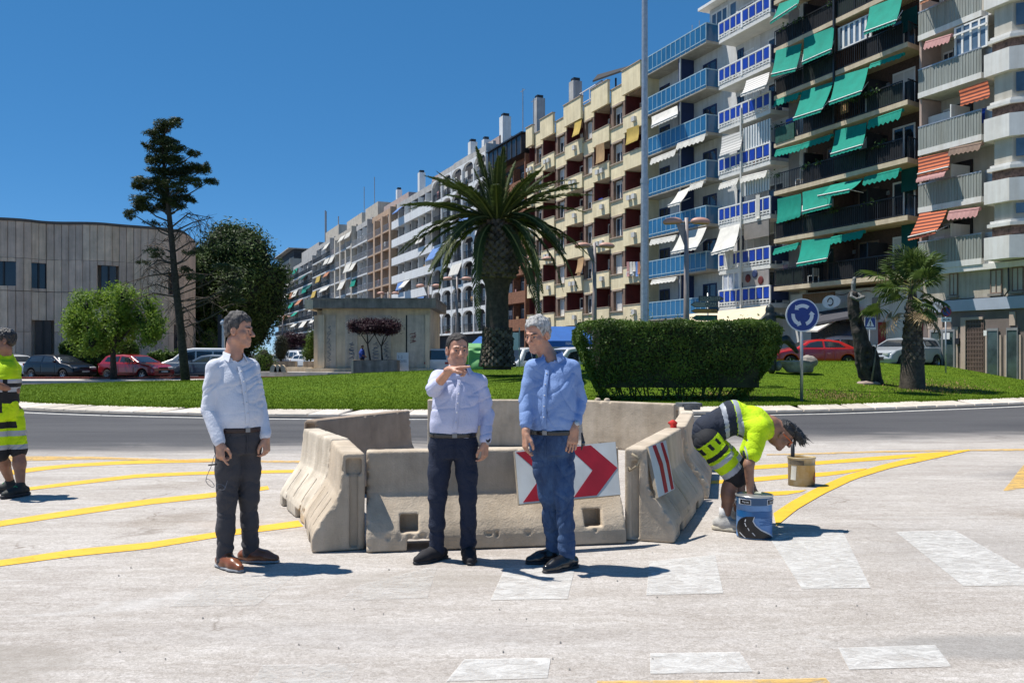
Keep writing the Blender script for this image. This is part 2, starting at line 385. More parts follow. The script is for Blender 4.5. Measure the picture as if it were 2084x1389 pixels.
# island outline (front measured, back assumed)
ISL0 = [(-13.0, 23.0), (-10.3, 21.7), (-7.8, 20.95), (-5.5, 20.45), (-3, 20.3), (0, 20.5), (4.4, 21.3), (6.4, 21.75), (8.4, 22.35), (10.9, 23.45), (15.2, 25.6), (20.5, 29.2), (26, 34.5), (29, 40), (28, 46), (22, 50.5), (10, 53), (-6, 51.5), (-15, 46.8), (-20, 42.5), (-22.5, 36), (-21, 30.5), (-17.3, 26)]
def catmull(P, n=8):
    out = []; N = len(P)
    for i in range(N):
        p0, p1, p2, p3 = [np.array(P[(i+j) % N], float) for j in (-1, 0, 1, 2)]
        for k in range(n):
            t = k/n; out.append(.5*((2*p1)+(-p0+p2)*t+(2*p0-5*p1+4*p2-p3)*t*t+(-p0+3*p1-3*p2+p3)*t**3))
    return np.array(out)
ISL = catmull(ISL0)
def resample(P, step):
    Q = np.vstack([P, P[:1]]); d = np.r_[0, np.cumsum(np.linalg.norm(np.diff(Q, axis=0), axis=1))]
    n = int(d[-1]/step); t = np.linspace(0, d[-1], n, endpoint=False)
    return np.stack([np.interp(t, d, Q[:, 0]), np.interp(t, d, Q[:, 1])], 1)
def offset(P, o):
    t = np.roll(P, -1, 0)-np.roll(P, 1, 0); t /= np.linalg.norm(t, axis=1)[:, None]
    return P+np.stack([-t[:, 1], t[:, 0]], 1)*o       # positive: inwards for a counter-clockwise outline
def dist_in(x, y, P=None):
    """distance from the island edge, positive inside"""
    P = ISL[::2] if P is None else P; Q = np.roll(P, -1, 0); d = np.full(len(x), 1e9); ins = np.zeros(len(x), bool)
    for a, b in zip(P, Q):
        ab = b-a; t = np.clip(((x-a[0])*ab[0]+(y-a[1])*ab[1])/(ab@ab), 0, 1)
        d = np.minimum(d, np.hypot(x-a[0]-t*ab[0], y-a[1]-t*ab[1]))
        c = (a[1] > y) != (b[1] > y); xi = (b[0]-a[0])*(y-a[1])/(b[1]-a[1]+1e-12)+a[0]; ins ^= c & (x < xi)
    return np.where(ins, d, -d)
def mound_h(x, y, d=None):
    x = np.atleast_1d(np.array(x, float)); y = np.atleast_1d(np.array(y, float))
    if d is None: d = dist_in(x, y)
    f = np.clip((d-.8)/9.5, 0, 1); f = f*f*(3-2*f)
    return .15+1.02*np.exp(-(((x-14)/23)**2+((y-41)/12)**2))*f+.015*np.sin(x*.7)*np.cos(y*.6)*f
def gz(x, y):
    """height of the place's ground at (x, y)"""
    d = dist_in(np.array([float(x)]), np.array([float(y)]))
    return float(mound_h(x, y, d)[0]) if d[0] > .8 else 0.0
GRASS = mat('mown grass', (.105, .165, .010), .9, .3, 2.2, .6, 60, col2=(.05, .10, .006), trans=.0, spec=.1)
GRASSB = mat('grass blades', (.165, .235, .020), .9, .3, 1.4, col2=(.08, .135, .010), trans=.35, spec=.08)
rings = [offset(ISL, o) for o in (.82, 1.6, 3, 5, 7, 9)]
def build_island():
    n = 150; xs = np.linspace(-24, 31, n); ys = np.linspace(19.5, 54, n)
    X, Y = np.meshgrid(xs, ys, indexing='ij'); x = X.ravel(); y = Y.ravel(); d = dist_in(x, y)
    z = mound_h(x, y, d)
    idx = np.arange(n*n).reshape(n, n); f = np.stack([idx[:-1, :-1], idx[1:, :-1], idx[1:, 1:], idx[:-1, 1:]], -1).reshape(-1, 4)
    keep = (d[f] > .95).all(1); f = f[keep]
    me = mesh('grass_island', np.stack([x, y, z], 1), f, GRASS, True); bm = bmesh.new(); bm.from_mesh(me)
    bmesh.ops.delete(bm, geom=[v for v in bm.verts if not v.link_faces], context='VERTS')
    # join rim of the grid to the kerb with a skirt
    bm.to_mesh(me); bm.free()
    tag(link('grass_island', me), kind='structure')
    P = offset(ISL, .8); Q = offset(ISL, 1.9); k = len(P)
    dq = dist_in(Q[:, 0], Q[:, 1]); zq = mound_h(Q[:, 0], Q[:, 1], dq)+.004
    v = [(a[0], a[1], .135) for a in P]+[(a[0], a[1], zz) for a, zz in zip(Q, zq)]
    tag(link('grass_edge', mesh('grass_edge', v, [(i, (i+1) % k, k+(i+1) % k, k+i) for i in range(k)], GRASS, True)), kind='structure')
build_island()
def blades(name, x, y, z, h, w, m, lean=.5, seed=1, bend=True):
    g = np.random.default_rng(seed); n = len(x); a = g.uniform(0, 2*np.pi, n); hh = h*g.uniform(.5, 1.2, n); ww = w*g.uniform(.6, 1.2, n)
    dx, dy = np.cos(a)*ww, np.sin(a)*ww; lx = g.normal(0, lean, n)*hh; ly = g.normal(0, lean, n)*hh
    v = np.stack([np.stack([x-dx, y-dy, z-.01], 1), np.stack([x+dx, y+dy, z-.01], 1), np.stack([x+lx, y+ly, z+hh], 1)], 1).reshape(-1, 3)
    return mesh(name, v, np.arange(3*n).reshape(-1, 3), m)
g = np.random.default_rng(11); N = 210000
yy = 20+(g.random(N)**1.5)*27; xx = g.uniform(-.66, .66, N)*yy; dd = dist_in(xx, yy); k = dd > .72; xx, yy, dd = xx[k], yy[k], dd[k]
# a thicker fringe hanging over the kerb
N2 = 26000; tt = g.integers(0, len(ISL)*20, N2); RS = resample(ISL, .04); ri = g.integers(0, len(RS), N2); OF = offset(RS, 1)-RS
fx = RS[ri, 0]+OF[ri, 0]*g.uniform(.70, 1.15, N2); fy = RS[ri, 1]+OF[ri, 1]*g.uniform(.70, 1.15, N2); k = fy < 40; fx, fy = fx[k], fy[k]
zx = np.where(dd > .95, mound_h(xx, yy, dd), .14)
tag(link('grass', blades('grass', np.r_[xx, fx], np.r_[yy, fy], np.r_[zx, np.full(len(fx), .14)], (.048), .0115, GRASSB, .45)), kind='stuff')
# dry yellow turf patches
DRY = mat('dry grass', (.30, .20, .075), .85, .3, 6)
px_, py_ = [], []
for (cx, cy, rx, ry, n_) in ((1905, 786, 90, 4, 1500), (1700, 795, 60, 5, 700), (850, 828, 60, 4, 900), (1480, 797, 60, 5, 600)):
    for _ in range(n_):
        p = G(cx+rnd.gauss(0, rx*.6), cy+rnd.gauss(0, ry*.6), .35); px_.append(p.x); py_.append(p.y)
px_ = np.array(px_); py_ = np.array(py_); dd = dist_in(px_, py_); k = dd > .85
tag(link('dry_grass', blades('dry_grass', px_[k], py_[k], mound_h(px_[k], py_[k], dd[k]), .07, .02, DRY, .5, 5)), kind='stuff')

# kerb: a ring of sloped pale stones, each its own object
KST = [mat('kerb stone %d' % i, c, .85, .12, 5, .35, 30, streak=0) for i, c in enumerate(((.56, .50, .42), (.50, .45, .38), (.60, .54, .47)))]
KF = mat('kerb footing concrete', (.20, .18, .155), .9, .2, 4, .3)
kerb = thing('kerb', None, None); kerb['kind'] = 'structure'
RS = resample(ISL, .78); IN = offset(RS, .86); OUT = offset(RS, .02)
for i in range(len(RS)):
    j = (i+1) % len(RS)
    if RS[i, 1] > 41 or abs(RS[i, 0]) > .72*RS[i, 1]+1: continue
    a, b = OUT[i], OUT[j]; sk = .12+.3*rnd.random(); t = (b-a)/np.linalg.norm(b-a)
    c_, d_ = IN[j]+t*sk, IN[i]+t*sk; g_ = .018; a, b, c_, d_ = a+t*g_, b-t*g_, c_-t*g_, d_+t*g_
    dz = rnd.uniform(-.006, .006)
    v = [(p[0], p[1], z) for p, z in ((a, .0), (b, .0), (c_, .0), (d_, .0), (a, .075+dz), (b, .075+dz), (c_, .145+dz), (d_, .145+dz))]
    bm = bmesh.new(); V = [bm.verts.new(q) for q in v]
    for q in ((0, 3, 2, 1), (4, 5, 6, 7), (0, 1, 5, 4), (1, 2, 6, 5), (2, 3, 7, 6), (3, 0, 4, 7)): bm.faces.new([V[e] for e in q])
    bmesh.ops.bevel(bm, geom=[e for e in bm.edges if e.verts[0].co.z > .05 and e.verts[1].co.z > .05], offset=.018, segments=1, affect='EDGES')
    link('kerb_stone', bm_mesh('kerb_stone', bm, rnd.choice(KST)), kerb)
P, Q = offset(RS, -.16), offset(RS, .10); k = len(P)
v = [(a[0], a[1], .026) for a in P]+[(a[0], a[1], .03) for a in Q]+[(a[0], a[1], -.01) for a in P]
link('kerb_footing', mesh('kerb_footing', v, [(i, (i+1) % k, k+(i+1) % k, k+i) for i in range(k)]+[(2*k+i, 2*k+(i+1) % k, (i+1) % k, i) for i in range(k)], KF), kerb)
# ---------------------------------------------------------------- painted markings
def paint(name, col, wear, lo=0, hi=1, sc=7):
    m = mat(name, col, .6, .05, 3, .25, 60); n = m.node_tree.nodes; l = m.node_tree.links; b = n['Principled BSDF']
    z = n.new('ShaderNodeTexNoise'); z.inputs['Scale'].default_value = sc; z.inputs['Detail'].default_value = 9; z.inputs['Roughness'].default_value = .78; z.inputs['Distortion'].default_value = 1
    mp = n.new('ShaderNodeMapping'); mp.inputs['Scale'].default_value = (.9, 1.35, 1); g_ = n.new('ShaderNodeNewGeometry'); l.new(g_.outputs['Position'], mp.inputs[0]); l.new(mp.outputs[0], z.inputs['Vector'])
    r = n.new('ShaderNodeMapRange'); r.inputs[1].default_value = wear-.06; r.inputs[2].default_value = wear+.14; r.inputs[3].default_value = lo; r.inputs[4].default_value = hi; l.new(z.outputs[0], r.inputs[0]); l.new(r.outputs[0], b.inputs['Alpha']); return m
YEL = paint('yellow road paint', (.78, .44, .025), .31, .35, 1); YELF = paint('faded yellow road paint', (.70, .44, .12), .42, .1, .9)
WHT = paint('worn white road paint', (.66, .645, .61), .45, .30, .80, sc=10); WHTF = paint('very worn white road paint', (.66, .64, .60), .47, .05, .5, sc=8); EDG = paint('white edge line paint', (.70, .68, .63), .36)
def mark(name, pts, m, z=.002, sub=0):
    sheet(name, [G(x, y) for x, y in pts][::-1], z, m)
def band(name, top, bot, m, z=.0):
    """stripe between an upper and a lower pixel polyline"""
    n_ = 24; T = [np.interp(np.linspace(0, 1, n_), np.linspace(0, 1, len(top)), [p[i] for p in top]) for i in (0, 1)]; B = [np.interp(np.linspace(0, 1, n_), np.linspace(0, 1, len(bot)), [p[i] for p in bot]) for i in (0, 1)]
    g_ = [G(x, y) for x, y in zip(*T)]; h_ = [G(x, y) for x, y in zip(*B)]
    v = [(p.x, p.y, z) for p in g_+h_]; tag(link(name, mesh(name, v, [(i, n_+i, n_+i+1, i+1) for i in range(n_-1)], m)), kind='structure')
band('yellow_stripe', [(-60, 1144), (0, 1139), (150, 1117), (300, 1103), (450, 1080), (607, 1058)], [(-60, 1158), (0, 1151), (150, 1131), (300, 1116), (450, 1091), (617, 1070)], YEL)
band('yellow_stripe', [(-60, 1068), (0, 1059), (150, 1036), (300, 1015), (420, 1003), (545, 988)], [(-60, 1082), (0, 1070), (150, 1048), (300, 1026), (420, 1013), (548, 995)], YEL)
band('yellow_stripe', [(40, 993), (150, 979), (280, 964), (400, 959), (500, 957), (600, 955)], [(40, 999), (150, 986), (280, 971), (400, 965), (500, 963), (596, 961)], YEL)
band('yellow_stripe', [(8, 958), (80, 949), (150, 943), (250, 937), (350, 935), (450, 932)], [(10, 967), (80, 957), (150, 949), (250, 944), (350, 941), (450, 939)], YEL)
band('yellow_stripe', [(-60, 928), (60, 928), (200, 929), (350, 934), (450, 936), (615, 937)], [(-60, 942), (60, 937), (200, 934), (350, 938), (450, 940), (612, 941)], YELF, .003)
band('yellow_stripe', [(1480, 950), (1600, 942), (1700, 935), (1800, 927), (1870, 922), (1930, 918)], [(1480, 958), (1600, 950), (1700, 942), (1800, 935), (1870, 928), (1930, 922)], YEL)
band('yellow_stripe', [(1440, 978), (1540, 970), (1610, 964), (1680, 960), (1730, 955), (1765, 952)], [(1440, 984), (1540, 979), (1610, 972), (1680, 968), (1730, 961), (1755, 956)], YEL)
band('yellow_stripe', [(1466, 1004), (1520, 1002), (1560, 1000), (1600, 998), (1625, 997), (1642, 996)], [(1466, 1011), (1520, 1010), (1560, 1008), (1600, 1006), (1615, 1003), (1628, 1001)], YEL)
band('yellow_curve', [(1574, 1044), (1610, 1020), (1660, 993), (1720, 967), (1800, 944), (1880, 926), (1972, 914)], [(1580, 1070), (1622, 1036), (1675, 1005), (1740, 974), (1815, 951), (1890, 935), (1975, 916)], YEL, .003)
band('yellow_edge_line', [(1560, 924), (1700, 920), (1800, 917), (1900, 916), (2000, 914), (2150, 912)], [(1560, 926), (1700, 923), (1800, 920), (1900, 918), (2000, 917), (2150, 916)], YELF, .0025)
band('yellow_arrow', [(2042, 997), (2060, 975), (2075, 955), (2090, 938), (2120, 925)], [(2044, 998), (2080, 993), (2130, 985), (2170, 975), (2200, 970)], YELF)
for q, m_ in (([(1030, 1150), (1172, 1147), (1155, 1217), (998, 1220)], WHT), ([(1322, 1141), (1455, 1128), (1472, 1206), (1315, 1210)], WHT), ([(1570, 1100), (1595, 1083), (1715, 1080), (1772, 1195), (1632, 1197)], WHT),
              ([(1822, 1081), (1942, 1078), (2110, 1172), (2110, 1190), (1960, 1191)], WHT), ([(945, 1340), (1121, 1337), (1114, 1378), (908, 1385)], WHT), ([(1323, 1328), (1505, 1325), (1532, 1365), (1323, 1370)], WHT),
              ([(1706, 1317), (1903, 1311), (1937, 1355), (1728, 1361)], WHT), ([(430, 1172), (607, 1165), (520, 1231), (345, 1233)], WHTF), ([(728, 1190), (890, 1150), (870, 1215), (690, 1222)], WHTF), ([(535, 1352), (730, 1348), (690, 1420), (480, 1430)], WHTF)):
    sheet('crosswalk_stripe', [G(x, y) for x, y in q][::-1], .0, m_)
band('yellow_line', [(1215, 1384), (1500, 1382), (1680, 1378)], [(1215, 1400), (1500, 1400), (1700, 1400)], YELF)
# white edge line round the island
P, Q = offset(ISL, -.62), offset(ISL, -.47); k = len(P)
tag(link('road_edge_line', mesh('road_edge_line', [(a[0], a[1], .0) for a in P]+[(a[0], a[1], .0) for a in Q], [(i, (i+1) % k, k+(i+1) % k, k+i) for i in range(k)], EDG)), kind='structure')
# concrete apron strip around kerb foot
# left car-park edge: pale path and red kerb, pavements by the houses
PAV = mat('pale paving', (.50, .46, .41), .85, .12, 2, .2); REDK = mat('red kerb paint', (.22, .06, .045), .8, .3, 3); GREYP = mat('grey paving', (.33, .31, .29), .85, .12, 2, .2)
m_ = MB(); m_.prism([(-40, 43.4), (-13.5, 45.2), (-12.5, 48.1), (-40, 46.6)], -.1, .12); tag(m_.build('pavement', PAV), kind='structure')
m_ = MB(); m_.prism([(-40, 46.62), (-12.4, 48.12), (-12.4, 48.4), (-40, 46.9)], -.1, .24); tag(m_.build('red_kerb', REDK), kind='structure')
m_ = MB(); m_.prism([(-12, 56), (-4, 55), (-2, 70), (-18, 76), (-26, 64), (-16, 58)], -.1, .30); tag(m_.build('plaza', PAV), kind='structure')
# pebbles and grit lying about the barriers
PEB = mat('grey pebble', (.3, .28, .25), .9, .3, 20)
m_ = MB()
for i in range(60):
    p = G(rnd.uniform(100, 2000), rnd.uniform(960, 1380)); r = rnd.uniform(.003, .009)
    m_.add([(p.x+r*a, p.y+r*b, r*c) for a, b, c in ((1, 0, 0), (0, 1, 0), (-1, 0, 0), (0, -1, 0), (0, 0, 1))], [(0, 1, 4), (1, 2, 4), (2, 3, 4), (3, 0, 4)])
tag(m_.build('grit', PEB), kind='stuff')
# ================================================================ THE ROW OF APARTMENT BLOCKS
# street front: a straight line in plan; local frame x = along the street (away), y = outwards, z = up
FE = Vector((-.424, 1, 0)).normalized(); FN = Vector((-FE.y, FE.x, 0)); FP0 = Vector((36.6, 0, 0)); FROT = math.atan2(FE.y, FE.x)
def ray(px, py): return Vector(((px-CX)/FP, 1, (HZ-py)/FP))
def UZ(px, py, w=0.0):
    d = ray(px, py); o = Vector((0, 0, CH)); t = (FN.dot(FP0)+w)/FN.dot(d); p = o+d*t; return FE.dot(p-FP0), p.z
def U(px, w=0.0): return UZ(px, 700, w)[0]
def uwz(px, py, w=0.0):
    a, b = UZ(px, py, w); return Vector((a, w, b))
class Bld:
    def __init__(s, name, label, pr, group='apartment blocks along the avenue'):
        s.u0 = U(pr); p = FP0+FE*s.u0
        s.o = thing(name, label, 'building', (p.x, p.y, 0), FROT, group)
    def box(s, name, u0, u1, w0, w1, z0, z1, m, parent=None):
        return box(parent or s.o, name, u0-(0 if parent else s.u0), u1-(0 if parent else s.u0), w0, w1, z0, z1, m)
    def mb(s, mb_, name, m, smooth=False):
        o = mb_.build(name, m, s.o, smooth); o.location = (-s.u0, 0, 0); return o
    def window(s, u0, u1, z0, z1, w, frame, glass=None, shutter=0, curtain=0, panes=2, depth=.12, name='window'):
        """window: frame with panes, glass set behind, optional roller shutter"""
        glass = glass or GLASS
        k = ('win', frame.name, panes)
        if k not in CUBES:
            mb_ = MB(); t = .06; th = .5
            mb_.box(0, t, 0, th, 0, 1); mb_.box(1-t, 1, 0, th, 0, 1); mb_.box(t, 1-t, 0, th, 0, t*.8); mb_.box(t, 1-t, 0, th, 1-t*.8, 1)
            for i in range(1, panes): x = i/panes; mb_.box(x-t*.5, x+t*.5, 0, th, t*.8, 1-t*.8)
            CUBES[k] = mb_.mesh('window', frame)
        o = link(name, CUBES[k], s.o, (u0-s.u0, w, z0)); o.scale = (u1-u0, depth, z1-z0)
        g_ = link('pane', cube(glass), o, (.05, .05, .04)); g_.scale = (.9, .2, .92)
        if shutter: h = link('shutter', cube(SHUT), o, (.05, .28, 1-shutter)); h.scale = (.9, .15, shutter-.02)
        return o
    def rail(s, u0, u1, w, z0, z1, m, bars=.13, post=1.6, name='railing', bw=.02, top=.05):
        mb_ = MB(); t = .03
        mb_.box(u0, u1, w-t, w+t, z1-top, z1); mb_.box(u0, u1, w-t*.7, w+t*.7, z0+.05, z0+.09)
        n = max(1, int((u1-u0)/bars))
        for i in range(n+1):
            x = u0+(u1-u0)*i/n; b_ = bw/2 if i % max(1, int(post/bars)) else bw
            mb_.box(x-b_, x+b_, w-.012, w+.012, z0+.02, z1-top)
        return s.mb(mb_, name, m)
    def siderail(s, u, w0, w1, z0, z1, m, bars=.13, name='railing'):
        mb_ = MB(); mb_.box(u-.03, u+.03, w0, w1, z1-.05, z1); mb_.box(u-.02, u+.02, w0, w1, z0+.05, z0+.09)
        n = max(1, int((w1-w0)/bars))
        for i in range(n+1): x = w0+(w1-w0)*i/n; mb_.box(u-.012, u+.012, x-.01, x+.01, z0, z1)
        return s.mb(mb_, name, m)
    def awning(s, TL, TR, BL, m, w0=.05, w1=1.1, folds=5, sag=.05, valance=.16, BR=None, name='awning', arms=True):
        """cloth awning; TL, TR, BL are photo pixels of its corners, w0/w1 distances in front of the facade line"""
        a = uwz(*TL, w0); b_ = uwz(*TR, w0); c = uwz(*BL, w1)
        d = uwz(*BR, w1) if BR else Vector((c.x+(b_.x-a.x), w1, c.z))
        nu, nv_ = 24, 8; v = []; th = .012
        for j in range(nv_+1):
            q = j/nv_
            for i in range(nu+1):
                p = i/nu; x = (a.lerp(b_, p)).lerp(c.lerp(d, p), q)
                fo = abs(math.sin(p*folds*math.pi))
                x = x+Vector((0, -sag*math.sin(q*math.pi)*1.2*(.6+.6*fo)-.025*(1-fo)*q, -sag*.8*math.sin(q*math.pi)-.02*(1-fo)*q)); v.append(x)
        for i in range(nu+1):
            p = i/nu; x = c.lerp(d, p); v.append(x+Vector((0, .01, -valance*(.72+.28*abs(math.sin(p*folds*2*math.pi))))))
        R_ = nu+1; f = [(j*R_+i, j*R_+i+1, (j+1)*R_+i+1, (j+1)*R_+i) for j in range(nv_+1) for i in range(nu)]
        k = len(v); v += [x+Vector((0, -th, -th*.5)) for x in v]; f += [tuple(k+q for q in reversed(F)) for F in f]
        me = mesh(name, v, f, m, True); o = link(name, me, s.o, (-s.u0, 0, 0))
        if arms:
            mb_ = MB(); e = .02
            mb_.tube([c+Vector((0, 0, .02)), d+Vector((0, 0, .02))], .03, 6)
            for (p0, p1) in ((a, c), (b_, d)):
                mb_.tube([p0+Vector((0, 0, -.75)), p1+Vector((0, -.02, .0))], .018, 5)
            r = mb_.build('awning_arm', WHITE, o)
        return o
    def rolled(s, L, Rr, m, w=.12, h=.28, name='awning'):
        a = uwz(*L, w); b_ = uwz(*Rr, w); mb_ = MB(); mb_.tube([a, b_], .09, 8)
        n = 14; T = [a.lerp(b_, i/n)+Vector((0, .10, -.03)) for i in range(n+1)]
        v = T+[p+Vector((0, .10, -h*(.75+.25*(i % 2)))) for i, p in enumerate(T)]; k = n+1
        v2 = [x+Vector((0, -.02, 0)) for x in v]; f = [(i, i+1, k+i+1, k+i) for i in range(n)]
        mb_.add(v+v2, f+[tuple(2*k+q for q in reversed(F)) for F in f])
        return s.mb(mb_, name, m)
    def ac(s, u, w, z):
        o = s.box('air_conditioner', u, u+.45, w, w+.2, z, z+.36, ACM); return o
SHUT = mat('roller shutter slats', (.62, .60, .56), .6, .06, 2, .5, 30, stretch=(.05, .05, 12)); ACM = mat('air conditioner casing', (.60, .58, .54), .5, .1, 3)
def cloth(name, c, **k): return mat(name, c, .85, .10, 1.5, .2, 25, trans=.25, **k)
AWG = cloth('green awning cloth', (.0, .30, .215)); AWD = cloth('deep green screen cloth', (.0, .10, .10)); AWW = cloth('white awning cloth', (.72, .70, .64)); AWB = cloth('blue awning cloth', (.16, .30, .62)); AWY = cloth('yellow awning cloth', (.58, .42, .10)); AWT = cloth('tan blind cloth', (.50, .32, .16)); AWO = cloth('orange striped awning cloth', (.50, .22, .12)); AWK = cloth('pink awning cloth', (.55, .30, .28))
def striped(name, c1, c2, sc, ax=2):
    m = mat(name, c1, .85, .08, 2, trans=.2); n = m.node_tree.nodes; l = m.node_tree.links; b = n['Principled BSDF']
    g_ = n.new('ShaderNodeTexCoord'); sx = n.new('ShaderNodeSeparateXYZ'); l.new(g_.outputs['Object'], sx.inputs[0])
    q = n.new('ShaderNodeMath'); q.operation = 'MULTIPLY'; q.inputs[1].default_value = sc; l.new(sx.outputs[ax], q.inputs[0])
    q2 = n.new('ShaderNodeMath'); q2.operation = 'FRACT'; l.new(q.outputs[0], q2.inputs[0]); q3 = n.new('ShaderNodeMath'); q3.operation = 'GREATER_THAN'; q3.inputs[1].default_value = .5; l.new(q2.outputs[0], q3.inputs[0])
    mx = n.new('ShaderNodeMix'); mx.data_type = 'RGBA'; l.new(q3.outputs[0], mx.inputs[0]); mx.inputs[6].default_value = (*c1, 1); mx.inputs[7].default_value = (*c2, 1)
    src = b.inputs['Base Color'].links[0].from_socket; l.new(mx.outputs[2], b.inputs['Base Color'])
    for nn in n:
        if nn.type == 'BSDF_TRANSLUCENT': l.new(mx.outputs[2], nn.inputs[0])
    return m
AWS = striped('orange and brown striped cloth', (.62, .17, .07), (.13, .03, .02), 5.5); AWS2 = striped('white and grey striped cloth', (.72, .70, .66), (.48, .47, .44), 5.5)

# ---------------------------------------------------------------- cream block with dark red recessed balconies
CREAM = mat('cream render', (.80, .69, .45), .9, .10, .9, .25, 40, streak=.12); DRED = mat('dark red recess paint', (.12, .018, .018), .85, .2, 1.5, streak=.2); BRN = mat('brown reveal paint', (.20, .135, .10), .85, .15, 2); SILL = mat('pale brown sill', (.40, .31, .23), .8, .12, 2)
SOFF = mat('pale balcony soffit', (.62, .57, .47), .9, .08, 1)
def cream_block():
    b = Bld('apartment_building', 'cream rendered apartment block with dark red recessed balconies and brown window reveals', 1310)
    cols = [('B', 1272, 1310), ('W', 1243, 1272), ('B', 1209, 1243), ('W', 1188, 1209), ('B', 1153, 1188), ('W', 1131, 1153), ('B', 1105, 1131), ('W', 1089, 1105), ('B', 1076, 1089)]
    F = 2.88; Z0 = 4.25; NF = 6; top = Z0+NF*F+.3
    uR, uL = U(1310), U(1072)
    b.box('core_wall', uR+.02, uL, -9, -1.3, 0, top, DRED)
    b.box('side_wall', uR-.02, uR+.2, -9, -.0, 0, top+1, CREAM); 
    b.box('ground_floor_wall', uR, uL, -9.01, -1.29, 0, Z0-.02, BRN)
    for i in range(7):   # shop openings
        x = uR+1+i*3; b.box('shop_window', x, x+2.3, -1.3, -1.22, .3, 3.3, GLASS)
    for kind, pl, pr in [(c[0], c[1], c[2]) for c in cols]:
        a, c = U(pr), U(pl)
        for k in range(NF):
            z = Z0+k*F; lastk = k == NF-1
            if kind == 'B':
                b.box('balcony_floor', a+.17, c-.17, -1.28, .015, z-.28, z, SOFF)
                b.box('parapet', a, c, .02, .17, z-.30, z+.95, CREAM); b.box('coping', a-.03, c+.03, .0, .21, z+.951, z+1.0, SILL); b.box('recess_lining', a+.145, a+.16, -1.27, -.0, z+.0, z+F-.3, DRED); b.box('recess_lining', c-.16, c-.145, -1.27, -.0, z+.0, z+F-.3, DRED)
                b.box('parapet_side', a, a+.14, -1.2, .0, z-.3, z+.95, CREAM); b.box('parapet_side', c-.14, c, -1.2, .0, z-.3, z+.95, CREAM)
                # balcony door
                b.window(a+(c-a)*.45, c-.15, z, z+2.15, -1.28, WHITE if (k+pl) % 3 else BRN, shutter=(.35 if (k*7+pl) % 4 == 0 else 0))
                r_ = (k*13+pl) % 5
                if r_ < 4:
                    b.ac((a+c)/2-.6, .18, z+.2); 
                    if r_ < 2: b.ac((a+c)/2+.1, .18, z+.2)
            else:
                b.box('wall_panel', a, c, -1.25, .02, z-.32, z+.6, CREAM)
                zw0, zw1 = z+.62, z+2.12
                b.box('wall_panel', a, c, -1.25, .02, zw1+.16, z+F-.325, CREAM)
                b.box('reveal', a, a+(c-a)*.2, -1.25, .0, z+.601, zw1+.159, BRN); b.box('reveal', c-(c-a)*.2, c, -1.25, .0, z+.601, zw1+.159, BRN)
                b.box('sill', a-.02, c+.02, -.05, .12, z+.52, z+.6, SILL); b.box('lintel', a+(c-a)*.15, c-(c-a)*.15, -.05, .10, zw1+.02, zw1+.155, SILL)
                sh = [0, .35, .95, .45, .95, .2, .6][(k*5+pl) % 7]
                b.window(a+(c-a)*.2, c-(c-a)*.2, z+.605, zw1+.0, -.30, WHITE, shutter=sh)
    zt = Z0+NF*F
    # stepped roof parapet with planting gaps
    n = 0
    for kind, pl, pr in cols:
        a, c = U(pr), U(pl); h = 1.55 if kind == 'B' else .72
        if kind == 'B': b.box('roof_parapet', a, c, .08, .30, zt-.30, zt+h, CREAM); b.box('coping', a-.03, c+.03, .04, .36, zt+h+.001, zt+h+.07, SILL)
        else: b.box('roof_parapet', a, c, -.2, .02, zt-.34, zt+h, CREAM); b.box('coping', a, c, -.24, .08, zt+h+.001, zt+h+.07, SILL)
    b.box('roof', uR, uL, -9, -.2, zt-.3, zt-.05, SILL)
    TER = mat('terracotta stair house', (.42, .22, .12), .9, .15, 2)
    for p0, p1, h in ((1312, 1262, 3.2), (1120, 1085, 2.4)): b.box('stair_house', U(p0), U(p1), -8, -3.2, zt, zt+h, TER)
    # roof terrace pergola, white frames
    mb_ = MB(); 
    for p in (1262, 1250, 1235, 1220): x = U(p); mb_.box(x, x+.12, -1.6, -1.5, zt, zt+2.5)
    PT = mat('dark pergola tiles', (.010, .009, .009), .8, .2, 3)
    b.mb(mb_, 'pergola_post', BLACKM)
    v = [uwz(1206, 164, -.3), uwz(1280, 138, -.3), uwz(1280, 134, -2.6), uwz(1216, 152, -2.6)]
    b.mb(MB().add(v+[x+Vector((0, 0, -.15)) for x in v], [(0, 1, 2, 3), (7, 6, 5, 4), (0, 4, 5, 1), (1, 5, 6, 2), (2, 6, 7, 3), (3, 7, 4, 0)]), 'pergola_roof', PT)
    mb_ = MB()
    for p in (1205, 1193, 1180, 1166): x = U(p); mb_.box(x, x+.07, -1, -.93, zt+.7, zt+2.6)
    mb_.box(U(1205), U(1160), -1, -.93, zt+2.55, zt+2.62); mb_.box(U(1205), U(1160), -1, -.93, zt+1.6, zt+1.66); b.mb(mb_, 'terrace_frame', WHITE)
    mb_ = MB()
    for p in (1150, 1142, 1132): x = U(p); mb_.box(x, x+.07, -1, -.93, zt+.7, zt+2.4)
    mb_.box(U(1150), U(1130), -1, -.93, zt+2.35, zt+2.42); b.mb(mb_, 'terrace_frame', BLACKM)
    # awnings and blinds seen in the photograph
    b.awning((1170, 245), (1184, 240), (1164, 276), AWY, .2, .7, 3, arms=False); b.awning((1275, 263), (1300, 254), (1273, 292), AWY, .3, .45, 5, arms=False)
    b.awning((1212, 296), (1229, 290), (1212, 331), AWT, .3, .4, 4, arms=False); b.awning((1176, 527), (1188, 523), (1171, 553), AWT, .25, .6, 3, arms=False)
    # washing on the line
    for i, (p, m) in enumerate(((1275, AWK), (1281, AWW), (1287, AWW), (1293, AWB), (1297, AWO))):
        b.awning((p, 533), (p+5, 532), (p, 562-(i % 3)*5), m, .36, .42, 2, .02, .02, arms=False, name='laundry')
    return b
cream_block()
